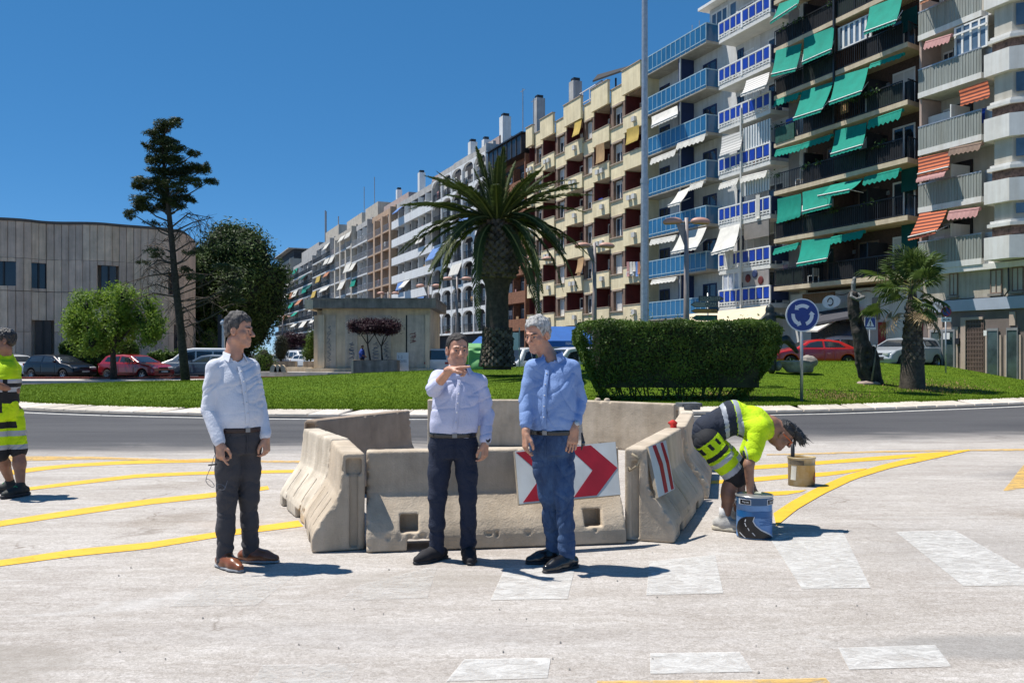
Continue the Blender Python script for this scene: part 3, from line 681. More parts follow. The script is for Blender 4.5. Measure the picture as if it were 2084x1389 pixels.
# ---------------------------------------------------------------- block with blue glass balconies
BGL = mat('blue balcony glass', (.025, .13, .27), .12, .15, .5, spec=.7); BWL = mat('off-white painted wall', (.62, .62, .60), .85, .08, 1, streak=.15); NAVY = mat('navy partition paint', (.018, .035, .11), .7, .12, 1.5); SLAB = mat('balcony slab concrete', (.42, .40, .36), .85, .12, 1.5, streak=.15); LBF = mat('light blue metal frame', (.32, .46, .55), .45, .08, 3)
YWL = mat('yellowish wall paint', (.50, .46, .32), .85, .1, 1)
def blue_block():
    b = Bld('apartment_building', 'tall white block with long blue glass balconies and white awnings', 1462)
    uR, uL = U(1462), U(1306); F = 2.99; zs = [4.15+F*k for k in range(7)]
    uc0, uc1 = U(1437), U(1311)
    b.box('wall', uR-2.5, uL, -9, -1.3, 0, zs[-1]+.1, BWL)
    b.box('side_wall', uL-.1, uL, -1.3, -.1, 0, 22, YWL)
    for k, z in enumerate(zs):
        b.box('balcony_slab', uc0, uc1, -1.29, .0, z-.22, z, SLAB)
        # glass front: one pane per bay
        n = 13; st = (uc1-uc0)/n
        mb_ = MB(); mb_.box(uc0, uc1, -.03, .03, z+1.05, z+1.12); mb_.box(uc0, uc1, -.03, .03, z+.02, z+.08)
        for i in range(n+1): x = uc0+i*st; mb_.box(x-.025, x+.025, -.03, .03, z, z+1.05)
        mb_.box(uc0-.03, uc0+.03, -1.28, -.03, z+1.05, z+1.12)
        b.mb(mb_, 'railing', LBF)
        for i in range(n): b.box('balcony_pane', uc0+i*st+.03, uc0+(i+1)*st-.03, -.015, .015, z-.12, z+1.04, BGL)
        b.box('balcony_pane', uc0-.015, uc0+.015, -1.25, -.04, z-.05, z+1.04, BGL)
        if k < 6:
            x = uc0+(uc1-uc0)*.42
            b.box('partition', x, x+.12, -1.28, -.1, z, z+F-.22, NAVY); b.box('partition_post', x-.04, x, -.2, -.1, z, z+F-.22, WHITE)
            b.box('partition', x+.12, x+1.6, -1.29, -1.2, z, z+F-.22, NAVY)
            b.window(uc0+.6, uc0+2.1, z, z+2.1, -1.29, NAVY, depth=.1); b.window(uR-.9, uR-.3, z+.6, z+1.9, -1.29, NAVY, depth=.1)
            b.window(x+3.0, x+4.3, z, z+2.1, -1.29, NAVY, depth=.1)
        # balcony furniture glimpsed through the glass
    zt = zs[-1]+.05
    # top floor set-back glazed room and tiled parapet
    b.box('penthouse_wall', uc0-1.5, uc0+1.8, -6, -1.6, zt, zt+2.7, BWL); b.box('penthouse_roof', uc0-1.8, uc0+2.2, -6.2, -.9, zt+2.72, zt+2.9, WHITE)
    b.window(uc0-.2, uc0+1.6, zt, zt+2.4, -1.6, WHITE, GLASSB, panes=3, depth=.1)
    b.window(uc0-1.9, uc0-.4, zt, zt+2.4, -1.6, WHITE, GLASSB, panes=2, depth=.1)
    TP = mat('peach tiled parapet', (.62, .46, .32), .8, .15, 4)
    b.box('roof_parapet', uc0+2.4, uL+1.5, -2.6, -2.4, zt, zt+2.1, TP); b.box('roof_wall', uc0+2.4, uL+1.5, -6, -2.61, zt, zt+2.0, BWL)
    for p in (1338, 1352): b.box('antenna', U(p), U(p)+.04, -3, -2.96, zt+2, zt+3.4, METAL)
    b.awning((1326, 238), (1378, 215), (1325, 257), AWW, .05, .7, 4); b.rolled((1327, 325), (1378, 305), AWW, h=.42); b.rolled((1380, 294), (1438, 274), AWW, h=.42)
    b.awning((1380, 391), (1405, 380), (1359, 418), AWW, .05, 1.2, 2); b.rolled((1406, 379), (1434, 370), AWW, h=.35); b.awning((1386, 472), (1438, 462), (1365, 513), AWW, .05, 1.2, 4); b.rolled((1326, 490), (1378, 480), AWW, h=.35); b.rolled((1328, 572), (1378, 565), AWW, h=.25)
    return b
blue_block()
# ---------------------------------------------------------------- block with white railings and blue panels
BPN = mat('bright blue balcony panel', (.008, .045, .36), .4, .08, 2); GPAINT_SHADE = mat('grey panel paint and side wall shade', (.30, .28, .27), .85, .08, 1, streak=.1); OFW = mat('warm white metal', (.68, .66, .61), .5, .06, 2)
def panel_block():
    b = Bld('apartment_building', 'white block with bright blue panels set in its balcony railings', 1600)
    uR, uL = U(1602), U(1462); u0, u1, um = U(1568), U(1463), U(1510); F = 2.83
    zs = [4.05+.0, 6.62, 9.35+.0, 12.15, 14.95, 17.8, 20.7, 23.6]
    zs = [UZ(1463, y)[1] for y in (633, 560-.5, 466+.5, 364+2, 271, 184, 90, -5)]
    b.box('wall', uR, uL-.02, -9, -1.35, 0, zs[-1]+3, BWL)
    for k, z in enumerate(zs):
        b.box('balcony_slab', u0, u1, -1.34, .0, z, z+.25, OFW)
        F = (zs[k+1]-z) if k < len(zs)-1 else 2.9
        z = z+.25
        mb_ = MB(); 
        for (a, c) in ((u0, um), (um, u1)):
            mb_.box(a, c, -.04, .04, z+1.0, z+1.08); mb_.box(a, c, -.03, .03, z+.22, z+.28); mb_.box(a, c, -.03, .03, z+.06, z+.11); 
            mb_.box(a, a+.08, -.04, .04, z, z+1.0); mb_.box(c-.08, c, -.04, .04, z, z+1.0)
            for i in range(9): x = a+(c-a)*i/8; mb_.box(x-.03, x+.03, -.03, .03, z+.02, z+1.0 if i % 2 == 0 else z+.25)
        b.mb(mb_, 'railing', WHITE)
        for (a, c) in ((u0, um), (um, u1)):
            for i in range(4):
                q = (c-a)/4; b.box('blue_panel', a+q*(i+.17), a+q*(i+.83), -.025, .025, z+.33, z+.96, BPN)
        b.box('side_panel', u0-.05, u0, -1.3, -.05, z+.2, z+1.05, NAVY); 
        b.box('side_wall', u0-.9, u0-.0, -2.2, -1.34, z-.25, z+F-.25, GPAINT_SHADE)  # return wall coloured grey, its shade is in the paint
        if k not in (3,): b.window(u0+.4, u0+1.8, z, z+2.1, -1.34, WHITE, GLASS, depth=.1); b.window(um+.5, um+1.9, z, z+2.1, -1.34, WHITE, GLASS, depth=.1, shutter=.2 if k % 2 else 0)
    mb_ = MB(); mb_.box(um-.05, um+.05, .05, .13, zs[0], zs[4]+1); b.mb(mb_, 'drain_pipe', OFW)
    # enclosed balconies with white slats
    for (pl, pr, yl, yr, ybl) in ((1513, 1566, 261, 247, 308), (1511, 1564, 362, 353, 400)):
        a, c = U(pr), U(pl); zt_, zb = UZ(pl, yl)[1], UZ(pl, ybl)[1]
        mb_ = MB(); 
        for i in range(11): x = a+(c-a)*i/10; mb_.box(x-.05, x+.05, -.08, .0, zb, zt_)
        b.mb(mb_, 'slatted_screen', WHITE); b.box('pane', a, c, -.12, -.09, zb, zt_, mat('pale blue reflecting glass', (.25, .42, .58), .15, .2, .5, spec=.8))
    a, c = U(1504), U(1469); b.window(a, c, UZ(1469, 592)[1], UZ(1469, 549)[1], -.1, WHITE, mat('net curtain behind glass', (.42, .45, .52), .5, .15, 3), panes=3)
    a, c = U(1564), U(1511); z0, z1 = UZ(1511, 587)[1], UZ(1511, 545)[1]; b.box('infill_panel', a, c, -.10, -.02, z0, z1, GPAINT_SHADE)
    for (p, y, m_) in ((1522, 566, DRED), (1536, 557, NAVY), (1548, 570, DRED)):
        q = uwz(p, y, .0); mb_ = MB(); n = 16; mb_.add([(q.x+.26*math.cos(t*2*math.pi/n), .0, q.z+.26*math.sin(t*2*math.pi/n)) for t in range(n)]+[(q.x+.18*math.cos(t*2*math.pi/n), .05, q.z+.18*math.sin(t*2*math.pi/n)) for t in range(n)], [(t, (t+1) % n, n+(t+1) % n, n+t) for t in range(n)]+[tuple(range(n, 2*n))]); b.mb(mb_, 'decorative_plate', m_)
    a, c = U(1564), U(1513); b.box('infill_panel', a, c, -.10, -.02, UZ(1513, 489)[1], UZ(1513, 449)[1], mat('grey fabric screen', (.22, .20, .18), .8, .1, 2))
    b.awning((1519, 164), (1566, 147), (1507, 193), AWS2, .05, 1.0, 5, BR=(1557, 174)); b.awning((1469, 279), (1511, 266), (1464, 314), AWS2, .05, .35, 8, arms=False)
    b.awning((1466, 465), (1506, 455), (1447, 515), AWW, .05, 1.25, 3, BR=(1493, 502)); b.rolled((1467, 376), (1505, 364), AWW, h=.35); b.rolled((1511, 362), (1563, 349), AWW, h=.35)
    for (p, y0, y1) in ((1538, 397, 445), (1475, 512, 548), (1484, 509, 545)): b.awning((p, y0), (p+8, y0-1), (p-1, y1), AWW, .06, .10, 2, .01, .02, arms=False, name='laundry')
    mb_ = MB(); v = [uwz(1395, 640, .2), uwz(1560, 622, .2), uwz(1560, 648, 2.6), uwz(1385, 664, 2.6)]; b.mb(mb_.add(v+[x+Vector((0, 0, -.1)) for x in v], [(0, 1, 2, 3), (7, 6, 5, 4), (0, 4, 5, 1), (1, 5, 6, 2), (2, 6, 7, 3), (3, 7, 4, 0)]), 'shop_awning', mat('cream canvas', (.62, .52, .36), .85, .08, 2))
    return b
panel_block()
# ---------------------------------------------------------------- dark brick block with black railings and green awnings
DBRK = mat('dark brown brick', (.085, .05, .038), .85, .25, 9, .3, 30); CSL = mat('cream slab edge', (.58, .48, .34), .8, .1, 2, streak=.12); MESHM = mat('black mesh screen', (.014, .015, .018), .85, .3, 2); GPL = mat('green reed screen', (.012, .075, .055), .8, .25, 4)
def plant_bits(mb_, u, w, z, r, n, g_):
    for _ in range(n):
        c = Vector((u+g_.gauss(0, r), w+g_.gauss(0, r*.5), z+abs(g_.gauss(0, r*.7)))); s_ = g_.uniform(.04, .09); a = Vector((g_.gauss(0, 1), g_.gauss(0, 1), g_.gauss(0, 1))).normalized()*s_; b_ = Vector((g_.gauss(0, 1), g_.gauss(0, 1), g_.gauss(0, 1))).normalized()*s_
        mb_.add([c-a, c+b_, c+a, c-b_], [(0, 1, 2, 3)])
LEAFG = mat('balcony plant leaves', (.06, .12, .03), .7, .3, 6, trans=.2)
def green_block():
    b = Bld('apartment_building', 'dark brick block with black railings, cream slab edges and many green awnings', 1885)
    uR, uL = U(1886, -1.5), U(1575); u0 = U(1835); F = 2.78; zs = [5.17+F*k for k in range(8)]
    b.box('wall', uR-.2, uL, -9, -1.5, 5.0, zs[-1]+3, DBRK); b.box('ground_floor_wall', uR, uL, -9.01, -1.2, 0, 4.99, BWL)
    W_ = mat('timber panel', (.22, .12, .055), .7, .2, 3, stretch=(6, 6, .5))
    g_ = random.Random(5)
    for k, z in enumerate(zs):
        b.box('balcony_slab', u0, uL, -1.49, .0, z, z+.24, CSL)
        # chamfered right end of the slab
        v = [(uR+.2, -1.49), (u0, -1.49), (u0, 0), (u0-.15, -.05)]
        mb_ = MB(); mb_.prism([(uR+.1, -1.49), (u0-.001, -1.49), (u0-.001, 0), (u0-.35, 0)], z, z+.24); b.mb(mb_, 'balcony_slab_end', CSL)
        zz = z+.24
        b.rail(u0, uL, -.06, zz, zz+1.02, BLACKM, .14)
        mb_ = MB(); n = 10
        for i in range(n+1):
            q = i/n; x = (u0-.33)+(uR+.2-u0+.33)*q; y = -.06-1.4*q; mb_.box(x-.012, x+.012, y-.012, y+.012, zz, zz+1.0)
        mb_.tube([(u0-.33, -.06, zz+1.0), (uR+.2, -1.46, zz+1.0)], .03, 5); b.mb(mb_, 'railing', BLACKM)
        L = uL-u0
        for i in range(4):       # mesh screens tied behind the railings
            if (k*3+i*5) % 7 in (0, 3): continue
            b.box('mesh_screen', u0+L*i/4+.05, u0+L*(i+1)/4-.05, -.13, -.10, zz+.08, zz+.95, MESHM if (k+i) % 3 else mat('dark green mesh screen', (.02, .035, .028), .8, .3, 2))
        for i in range(1, 4):
            b.box('partition', u0+L*i/4-.04, u0+L*i/4+.04, -1.49, -.15, zz, zz+(F-.24 if i == 2 else 1.8), BLACKM if i != 2 else DBRK)
        for i in range(4):
            x = u0+L*i/4; b.window(x+.5, x+1.9, zz, zz+2.05, -1.49, WHITE if i == 0 else BRN, panes=2, depth=.1, shutter=(.3 if (i+k) % 3 == 0 else 0))
            if (i+k) % 2: b.box('wall_lamp', x+2.1, x+2.3, -1.49, -1.4, zz+1.5, zz+1.7, METAL)
        mb_ = MB()
        for j in range(5): x = u0+L*g_.random(); plant_bits(mb_, x, -.1, zz+.85, .22, 40, g_)
        if k in (3, 1, 5, 2): b.mb(mb_, 'balcony_plant', LEAFG)
    mb_ = MB(); mb_.box(U(1700), U(1700)+.12, -.02, .08, zs[3]+.3, zs[6]); b.mb(mb_, 'drain_pipe', BLACKM)
    # glazed-in balcony
    a, c = U(1768), U(1700); z0 = UZ(1700, 103)[1]; z1 = UZ(1700, 57)[1]; b.window(a, c, z0, z1, -.25, WHITE, GLASSB, panes=6, depth=.15, name='enclosed_balcony')
    A = lambda *q, **k_: b.awning(*q, AWG, **k_)
    A((1586, 8), (1627, -7), (1567, 45), w1=1.0, BR=(1622, 9)); A((1579, 103), (1632, 88), (1569, 152), w1=.9, BR=(1619, 140)); A((1636, 78), (1697, 54), (1632, 127), w1=.7, BR=(1691, 101)); A((1770, 15), (1837, -10), (1758, 66), w1=1.0, BR=(1823, 42), folds=6)
    A((1632, 186), (1696, 166), (1614, 241), w1=1.1, BR=(1671, 223)); A((1700, 157), (1767, 137), (1687, 209), w1=1.0, BR=(1752, 186)); A((1700, 266), (1764, 249), (1690, 314), w1=.8, BR=(1754, 295), folds=4)
    A((1690, 377), (1757, 362), (1664, 399), w1=1.4, BR=(1729, 386)); A((1632, 489), (1691, 483), (1621, 537), w1=.7, BR=(1682, 526), folds=4)
    A((1633, 391), (1692, 377), (1632, 431), w1=.6, BR=(1692, 416)); b.awning((1582, 405), (1630, 394), (1580, 450), AWG, .05, .25, 3, BR=(1628, 436), arms=False)
    for L, Rr, h in (((1580, 206), (1629, 190), .35), ((1770, 247), (1838, 224), .45), ((1581, 308), (1634, 295), .35), ((1635, 294), (1695, 275), .3), ((1761, 363), (1833, 345), .4), ((1578, 509), (1627, 496), .3), ((1693, 485), (1760, 471), .35), ((1773, 133), (1840, 110), .2)): b.rolled(L, Rr, AWG, h=h)
    a, c = U(1617), U(1579); b.box('reed_screen', a, c, -.04, .04, UZ(1579, 293)[1], UZ(1579, 262)[1], GPL)
    for (y0, y1) in ((15, 60), (338, 387), (455, 505)):
        q0, q1 = UZ(1850, y0, -1)[1], UZ(1850, y1, -1)[1]; b.box('hanging_screen', U(1867, -1.2), U(1836, -1.2), -1.2, -1.15, q1, q0, AWD)
    # ground floor: café with timber panel, dark awning, round sign; white wall and shop door
    b.box('timber_panel', U(1697, -1.1), U(1633, -1.1), -1.19, -1.1, UZ(1640, 618, -1.1)[1], UZ(1640, 598, -1.1)[1], W_)
    b.box('shop_window', U(1740, -1.1), U(1650, -1.1), -1.19, -1.12, 0, UZ(1700, 652, -1.1)[1], GLASS)
    v = [uwz(1628, 640, -1), uwz(1745, 622, -1), uwz(1745, 640, .6), uwz(1640, 660, .6)]; DKA = mat('dark canvas', (.05, .05, .06), .9, .1, 2)
    bd = MB().add(v+[x+Vector((0, 0, -.12)) for x in v], [(0, 1, 2, 3), (7, 6, 5, 4), (0, 4, 5, 1), (1, 5, 6, 2), (2, 6, 7, 3), (3, 7, 4, 0)]); b.mb(bd, 'shop_awning', DKA)
    v = [uwz(1665, 652, -.9), uwz(1722, 638, -.9), uwz(1664, 672, 1.6), uwz(1640, 672, 1.6)]; b.mb(MB().add(v+[x+Vector((0, 0, -.08)) for x in v], [(0, 1, 2, 3), (7, 6, 5, 4), (0, 4, 5, 1), (1, 5, 6, 2), (2, 6, 7, 3), (3, 7, 4, 0)]), 'shop_awning', AWW)
    for (p0, p1, m) in ((1903, 1896, AWB), (1860, 1857, BPN), (1850, 1855, mat('red shop stripe', (.30, .03, .03), .6)), (1884, 1888, BPN), (1880, 1883, MC['red shop stripe'])):
        b.box('shop_stripe', U(p1, -1.1), U(p0, -1.1)+.15, -1.19, -1.14, 0, 3.6, m)
    b.box('shop_door', U(1800, -1.1), U(1786, -1.1), -1.19, -1.13, 0, UZ(1790, 655, -1.1)[1], MC['red shop stripe']); b.box('upper_window', U(1788, -1.1), U(1774, -1.1), -1.19, -1.12, UZ(1780, 650, -1.1)[1], UZ(1780, 605, -1.1)[1], mat('grey shutter paint', (.2, .19, .18), .7))
    b.box('doorway', U(1876, -1.1), U(1868, -1.1), -1.19, -1.14, 0, 3.3, DARK)
    q0 = uwz(1570, 598, -1.1); mb_ = MB(); mb_.tube([uwz(1700, 598, -1.05)+Vector((0, 0, -.1*math.sin(i/10*9.4)**2)) + (uwz(1900, 575, -1.05)-uwz(1700, 598, -1.05))*(i/20) for i in range(21)], .02, 5); b.mb(mb_, 'cable', BLACKM)
    # hanging oval sign with a ring emblem
    s_ = uwz(1692, 614, -.4); mb_ = MB(); n = 28; prof = []
    for i in range(n):
        t = 2*math.pi*i/n; r = 1.0 if not (math.pi*.75 < t < math.pi*1.25) else 1.15
        prof.append((s_.x+.62*math.cos(t)*r, s_.z+.36*math.sin(t)))
    mb_.add([(x, s_.y, z) for x, z in prof]+[(x, s_.y+.06, z) for x, z in prof], [tuple(range(n)), tuple(range(n, 2*n))]+[(i, (i+1) % n, n+(i+1) % n, n+i) for i in range(n)])
    sg = b.mb(mb_, 'hanging_sign', WHITE)
    mb_ = MB(); mb_.tube([(s_.x+.2*math.cos(t*.45), s_.y+.075, s_.z+.2*math.sin(t*.45)) for t in range(13)], .03, 5); e_ = mb_.build('emblem', BLACKM, sg)
    return b
green_block()
# ---------------------------------------------------------------- corner block with grey slatted balconies and faceted white bay
GSL = mat('grey balcony slats', (.33, .35, .32), .6, .12, 3, .5, 12, streak=.15, stretch=(6, 6, .3)); STONE = mat('brown facing stone', (.16, .10, .075), .85, .4, 6, .6, 14); BAYW = mat('pale bay panel', (.52, .49, .42), .85, .08, 1, streak=.15); TRIM = mat('white bay trim', (.70, .69, .65), .75, .05, 2, streak=.12); MEZ = mat('beige mezzanine render', (.47, .42, .34), .9, .12, .9, .2, 20, streak=.25); FASC = mat('pale blue fascia', (.36, .40, .47), .6, .06, 1); TAUPE = mat('taupe shopfront render', (.175, .14, .125), .85, .12, 1, streak=.1)
def corner_block():
    b = Bld('apartment_building', 'corner block with grey slatted balconies, faceted white bay and taupe ground floor', 2100)
    uS = U(2012); uL = U(1868); uE = U(2140); F = 2.72; zs = [5.45+F*k for k in range(5)]
    b.box('wall', uS-6, uL, -9, -1.4, 5.2, 20, BAYW); 
    pil = mat('pinkish end wall', (.45, .33, .27), .85, .1, 1)
    for k, z in enumerate(zs):
        u0 = U(1987)
        b.box('balcony_slab', U(1997), uL, -1.39, .0, z, z+.26, TRIM); b.box('balcony_slab', U(2014), U(1997)-.001, -1.39, -.25, z, z+.26, TRIM)
        zz = z+.26; ue = U(1997)
        # slatted balustrade: every slat row, grouped panels
        n = 6
        for i in range(n):
            a = ue+(uL-ue)*i/n; c = ue+(uL-ue)*(i+1)/n; mb_ = MB(); mslat = 7
            for j in range(mslat): x = a+(c-a)*j/mslat; mb_.box(x+.01, x+(c-a)/mslat-.01, -.05, -.02+.012*(j % 2), zz-.02, zz+1.06)
            b.mb(mb_, 'slatted_panel', GSL)
        mb_ = MB(); mb_.box(ue, uL, -.06, .0, zz+1.06, zz+1.12)
        for j in range(9): x = U(2014)+(ue-U(2014))*j/8; mb_.box(x-.02, x+.02, -.30, -.26, zz, zz+1.06)
        mb_.box(U(2014), ue, -.31, -.25, zz+1.06, zz+1.12); b.mb(mb_, 'railing', METAL)
        b.box('end_wall', uL-.12, uL+.0, -1.39, -.1, z-.05, z+F+.001 if k < 4 else z+2, pil)
        L = uL-ue; x = ue+L*.45
        b.box('balcony_door', x, x+1.0, -1.39, -1.3, zz, zz+2.05, DARK); b.window(ue+L*.75, ue+L*.92, zz+.0, zz+2.0, -1.39, WHITE, GLASS, depth=.1); b.window(U(2014)-.1, ue-.1, zz+.2, zz+2.1, -1.39, WHITE, GLASS, depth=.1)
        if k in (1, 2, 0): b.box('partition', x+.1, x+.16, -1.38, -.1, zz, zz+1.75, TRIM); b.box('partition', x+.17, x+1.7, -.6, -.5, zz, zz+1.6, TRIM)
    # enclosed glazing upper balcony
    a, c = U(2009), U(1941); b.window(a, c, UZ(1941, 118)[1], UZ(1941, 58)[1], -.08, WHITE, GLASSB, panes=4, depth=.12, name='enclosed_balcony'); mb_ = MB(); zq = UZ(1941, 76)[1]; mb_.box(a, c, .03, .07, zq, zq+.08); b.mb(mb_, 'glazing_bar', WHITE)
    b.awning((1951, 184), (2010, 164), (1954, 210), AWS, -.05, .15, 3, arms=False); b.awning((1868, 322), (1932, 308), (1867, 355), AWS, .05, .5, 4, BR=(1930, 340)); b.rolled((1935, 305), (2000, 292), BRN, h=.3)
    b.awning((1868, 352), (1926, 340), (1864, 364), AWK, .5, .6, 5, valance=.2, arms=False); b.awning((1872, 433), (1928, 426), (1848, 483), AWS, .05, 1.2, 5, BR=(1904, 470)); b.rolled((1933, 433), (1995, 425), AWK, h=.35); b.rolled((1885, 88), (1938, 72), AWK, h=.35); b.awning((1873, -30), (1925, -45), (1872, 4), AWO, .05, .6, 4)
    # faceted bay: prisms stacked
    A_, B_, C_ = U(2014), U(2010, .65), U(2056, .65)
    def bay(off, z0, z1, m, name):
        P = [(A_+.02, -1.3), (U(2010, .65)-.0+off, .65+off), (C_-off*.3, .65+off), (C_-1.25-off*.6, -.45+off), (C_-5, -1.0), (C_-5, -3)]
        mb_ = MB(); mb_.prism(P, z0, z1); return b.mb(mb_, name, m)
    Zb = [UZ(2030, y)[1]-.0 for y in (531, 419, 292, 162, 27, -115)]
    for k in range(5):
        z = Zb[k]; zn = Zb[k+1]; h = zn-z
        bay(.10, z, z+.95, TRIM, 'bay_parapet'); 
        if k == 4: break
        # brick strip and cornice come UNDER the next parapet's window zone
        bay(-.16, z+.951, z+1.0+.18*0, STONE, 'bay_course')
    for k in range(4):
        z = Zb[k]+.95 if k else Zb[0]+.95; zn = Zb[k+1]
        bay(-.12, z+.052, z+.42, STONE, 'bay_stone_course'); bay(.02, z+.421, z+.56, TRIM, 'bay_cornice'); bay(-.06, z+.561, z+.68, TRIM, 'bay_cornice'); bay(-.18, z+.681, zn-.001, BAYW, 'bay_wall'); b.mb(MB().add([(C_-.10-.04, .65-.18-.05, z+.9), (C_-1.12, -.33-.13, z+.9), (C_-1.12, -.33-.13, zn-.1), (C_-.14, .42, zn-.1), (C_-.12, .46, z+.9), (C_-1.10, -.41, z+.9), (C_-1.10, -.41, zn-.1), (C_-.12, .46, zn-.1)], [(0, 1, 2, 3), (4, 7, 6, 5), (0, 4, 5, 1), (1, 5, 6, 2), (2, 6, 7, 3), (3, 7, 4, 0)]), 'bay_window', GLASSB)
        wz0, wz1 = z+.75, zn-.05
        # bay window on the angled face
    b.box('ground_floor_wall', uE, uL, -9.01, -.35, 0, 3.44, TAUPE); b.box('mezzanine_wall', uE, uL, -9.02, -.36, 3.96, 5.44, MEZ); b.box('fascia', uE, uL+.3, -.9, -.2, 3.441, 3.959, FASC); b.box('mezzanine_slab', uE, uL, -1.6, -.05, 5.2, 5.449, TRIM)
    mb_ = MB(); mb_.tube([uwz(1920, 612, -.32), uwz(2000, 606, -.32), uwz(2100, 601, -.32)], .035, 5); mb_.tube([uwz(1925, 619, -.32), uwz(2100, 607, -.32)], .02, 5); mb_.tube([uwz(2030, 537, -.3), uwz(2052, 537, -.3), uwz(2053, 590, -.3), uwz(2044, 602, -.3)], .03, 6); b.mb(mb_, 'cable', BLACKM)
    for (pl, pr, yt, yb) in ((1934, 1950, 556, 602), (2017, 2040, 549, 598), (2061, 2084, 544, 593)):
        a, c = U(pr, -.35), U(pl, -.35); z0, z1 = UZ(pl, yb, -.35)[1], UZ(pl, yt, -.35)[1]
        b.window(a, c, z0, z1, -.35, BRN, mat('closed shutter', (.42, .38, .31), .8, .08, 2), depth=.12); b.box('sill', a-.05, c+.05, -.36, -.18, z0-.1, z0-.001, mat('grey sill', (.22, .2, .18), .8))
    PK = mat('beige shop surround', (.45, .35, .28), .85, .1, 1.5)
    for (pl, pr, yt) in ((1895, 1946, 671), (2011, 2034, 668), (2051, 2074, 667)):
        a, c = U(pr, -.35), U(pl, -.35); z1 = UZ(pl, yt, -.35)[1]; b.box('shop_surround', a-.12, c+.12, -.36, -.30, 0, z1-.3 if pl != 1895 else z1+.1, PK); b.window(a, c, .3, z1, -.30, mat('shop frame metal', (.25, .25, .25), .5), mat('shop window glass', (.06, .09, .09), .1, .4, .8, spec=.8), panes=2 if pl == 1895 else 1, depth=.1, name='shop_window')
    b.box('shop_poster', U(1933, -.2), U(1920, -.2), -.20, -.185, UZ(1925, 690, -.2)[1], UZ(1925, 677, -.2)[1], WHITE); b.box('mailbox', U(1955, -.3), U(1947, -.3), -.34, -.2, UZ(1950, 700, -.3)[1], UZ(1950, 688, -.3)[1], BLACKM); b.box('wall_plate', U(2008, -.3), U(2001, -.3), -.34, -.3, UZ(2004, 683, -.3)[1], UZ(2004, 672, -.3)[1], WHITE)
    b.box('pilaster_cap', U(1918, -.3), U(1888, -.3), -.34, -.29, UZ(1900, 668, -.3)[1], UZ(1900, 642, -.3)[1], PK); b.box('pilaster_cap', U(2066, -.3), U(2054, -.3), -.34, -.29, UZ(2060, 662, -.3)[1], UZ(2060, 634, -.3)[1], PK)
    a, c = U(2001, -.3), U(1966, -.3); z1 = UZ(1966, 651, -.3)[1]; b.box('doorway', a, c, -.35, -.33, 0, z1, DARK); b.box('door_surround', c, c+.25, -.36, -.25, 0, z1+.12, PK); b.box('door_surround', a, c, -.36, -.25, z1, z1+.12, PK)
    mb_ = MB(); n = 11; m_ = 16
    for i in range(n+1): x = a+(c-a)*i/n; mb_.box(x-.022, x+.022, -.32, -.30, .0, z1)
    for j in range(m_+1): z = z1*j/m_; mb_.box(a, c, -.315, -.295, z-.022, z+.022)
    b.mb(mb_, 'door_grille', mat('rusty grille', (.15, .10, .08), .7))
    return b
corner_block()

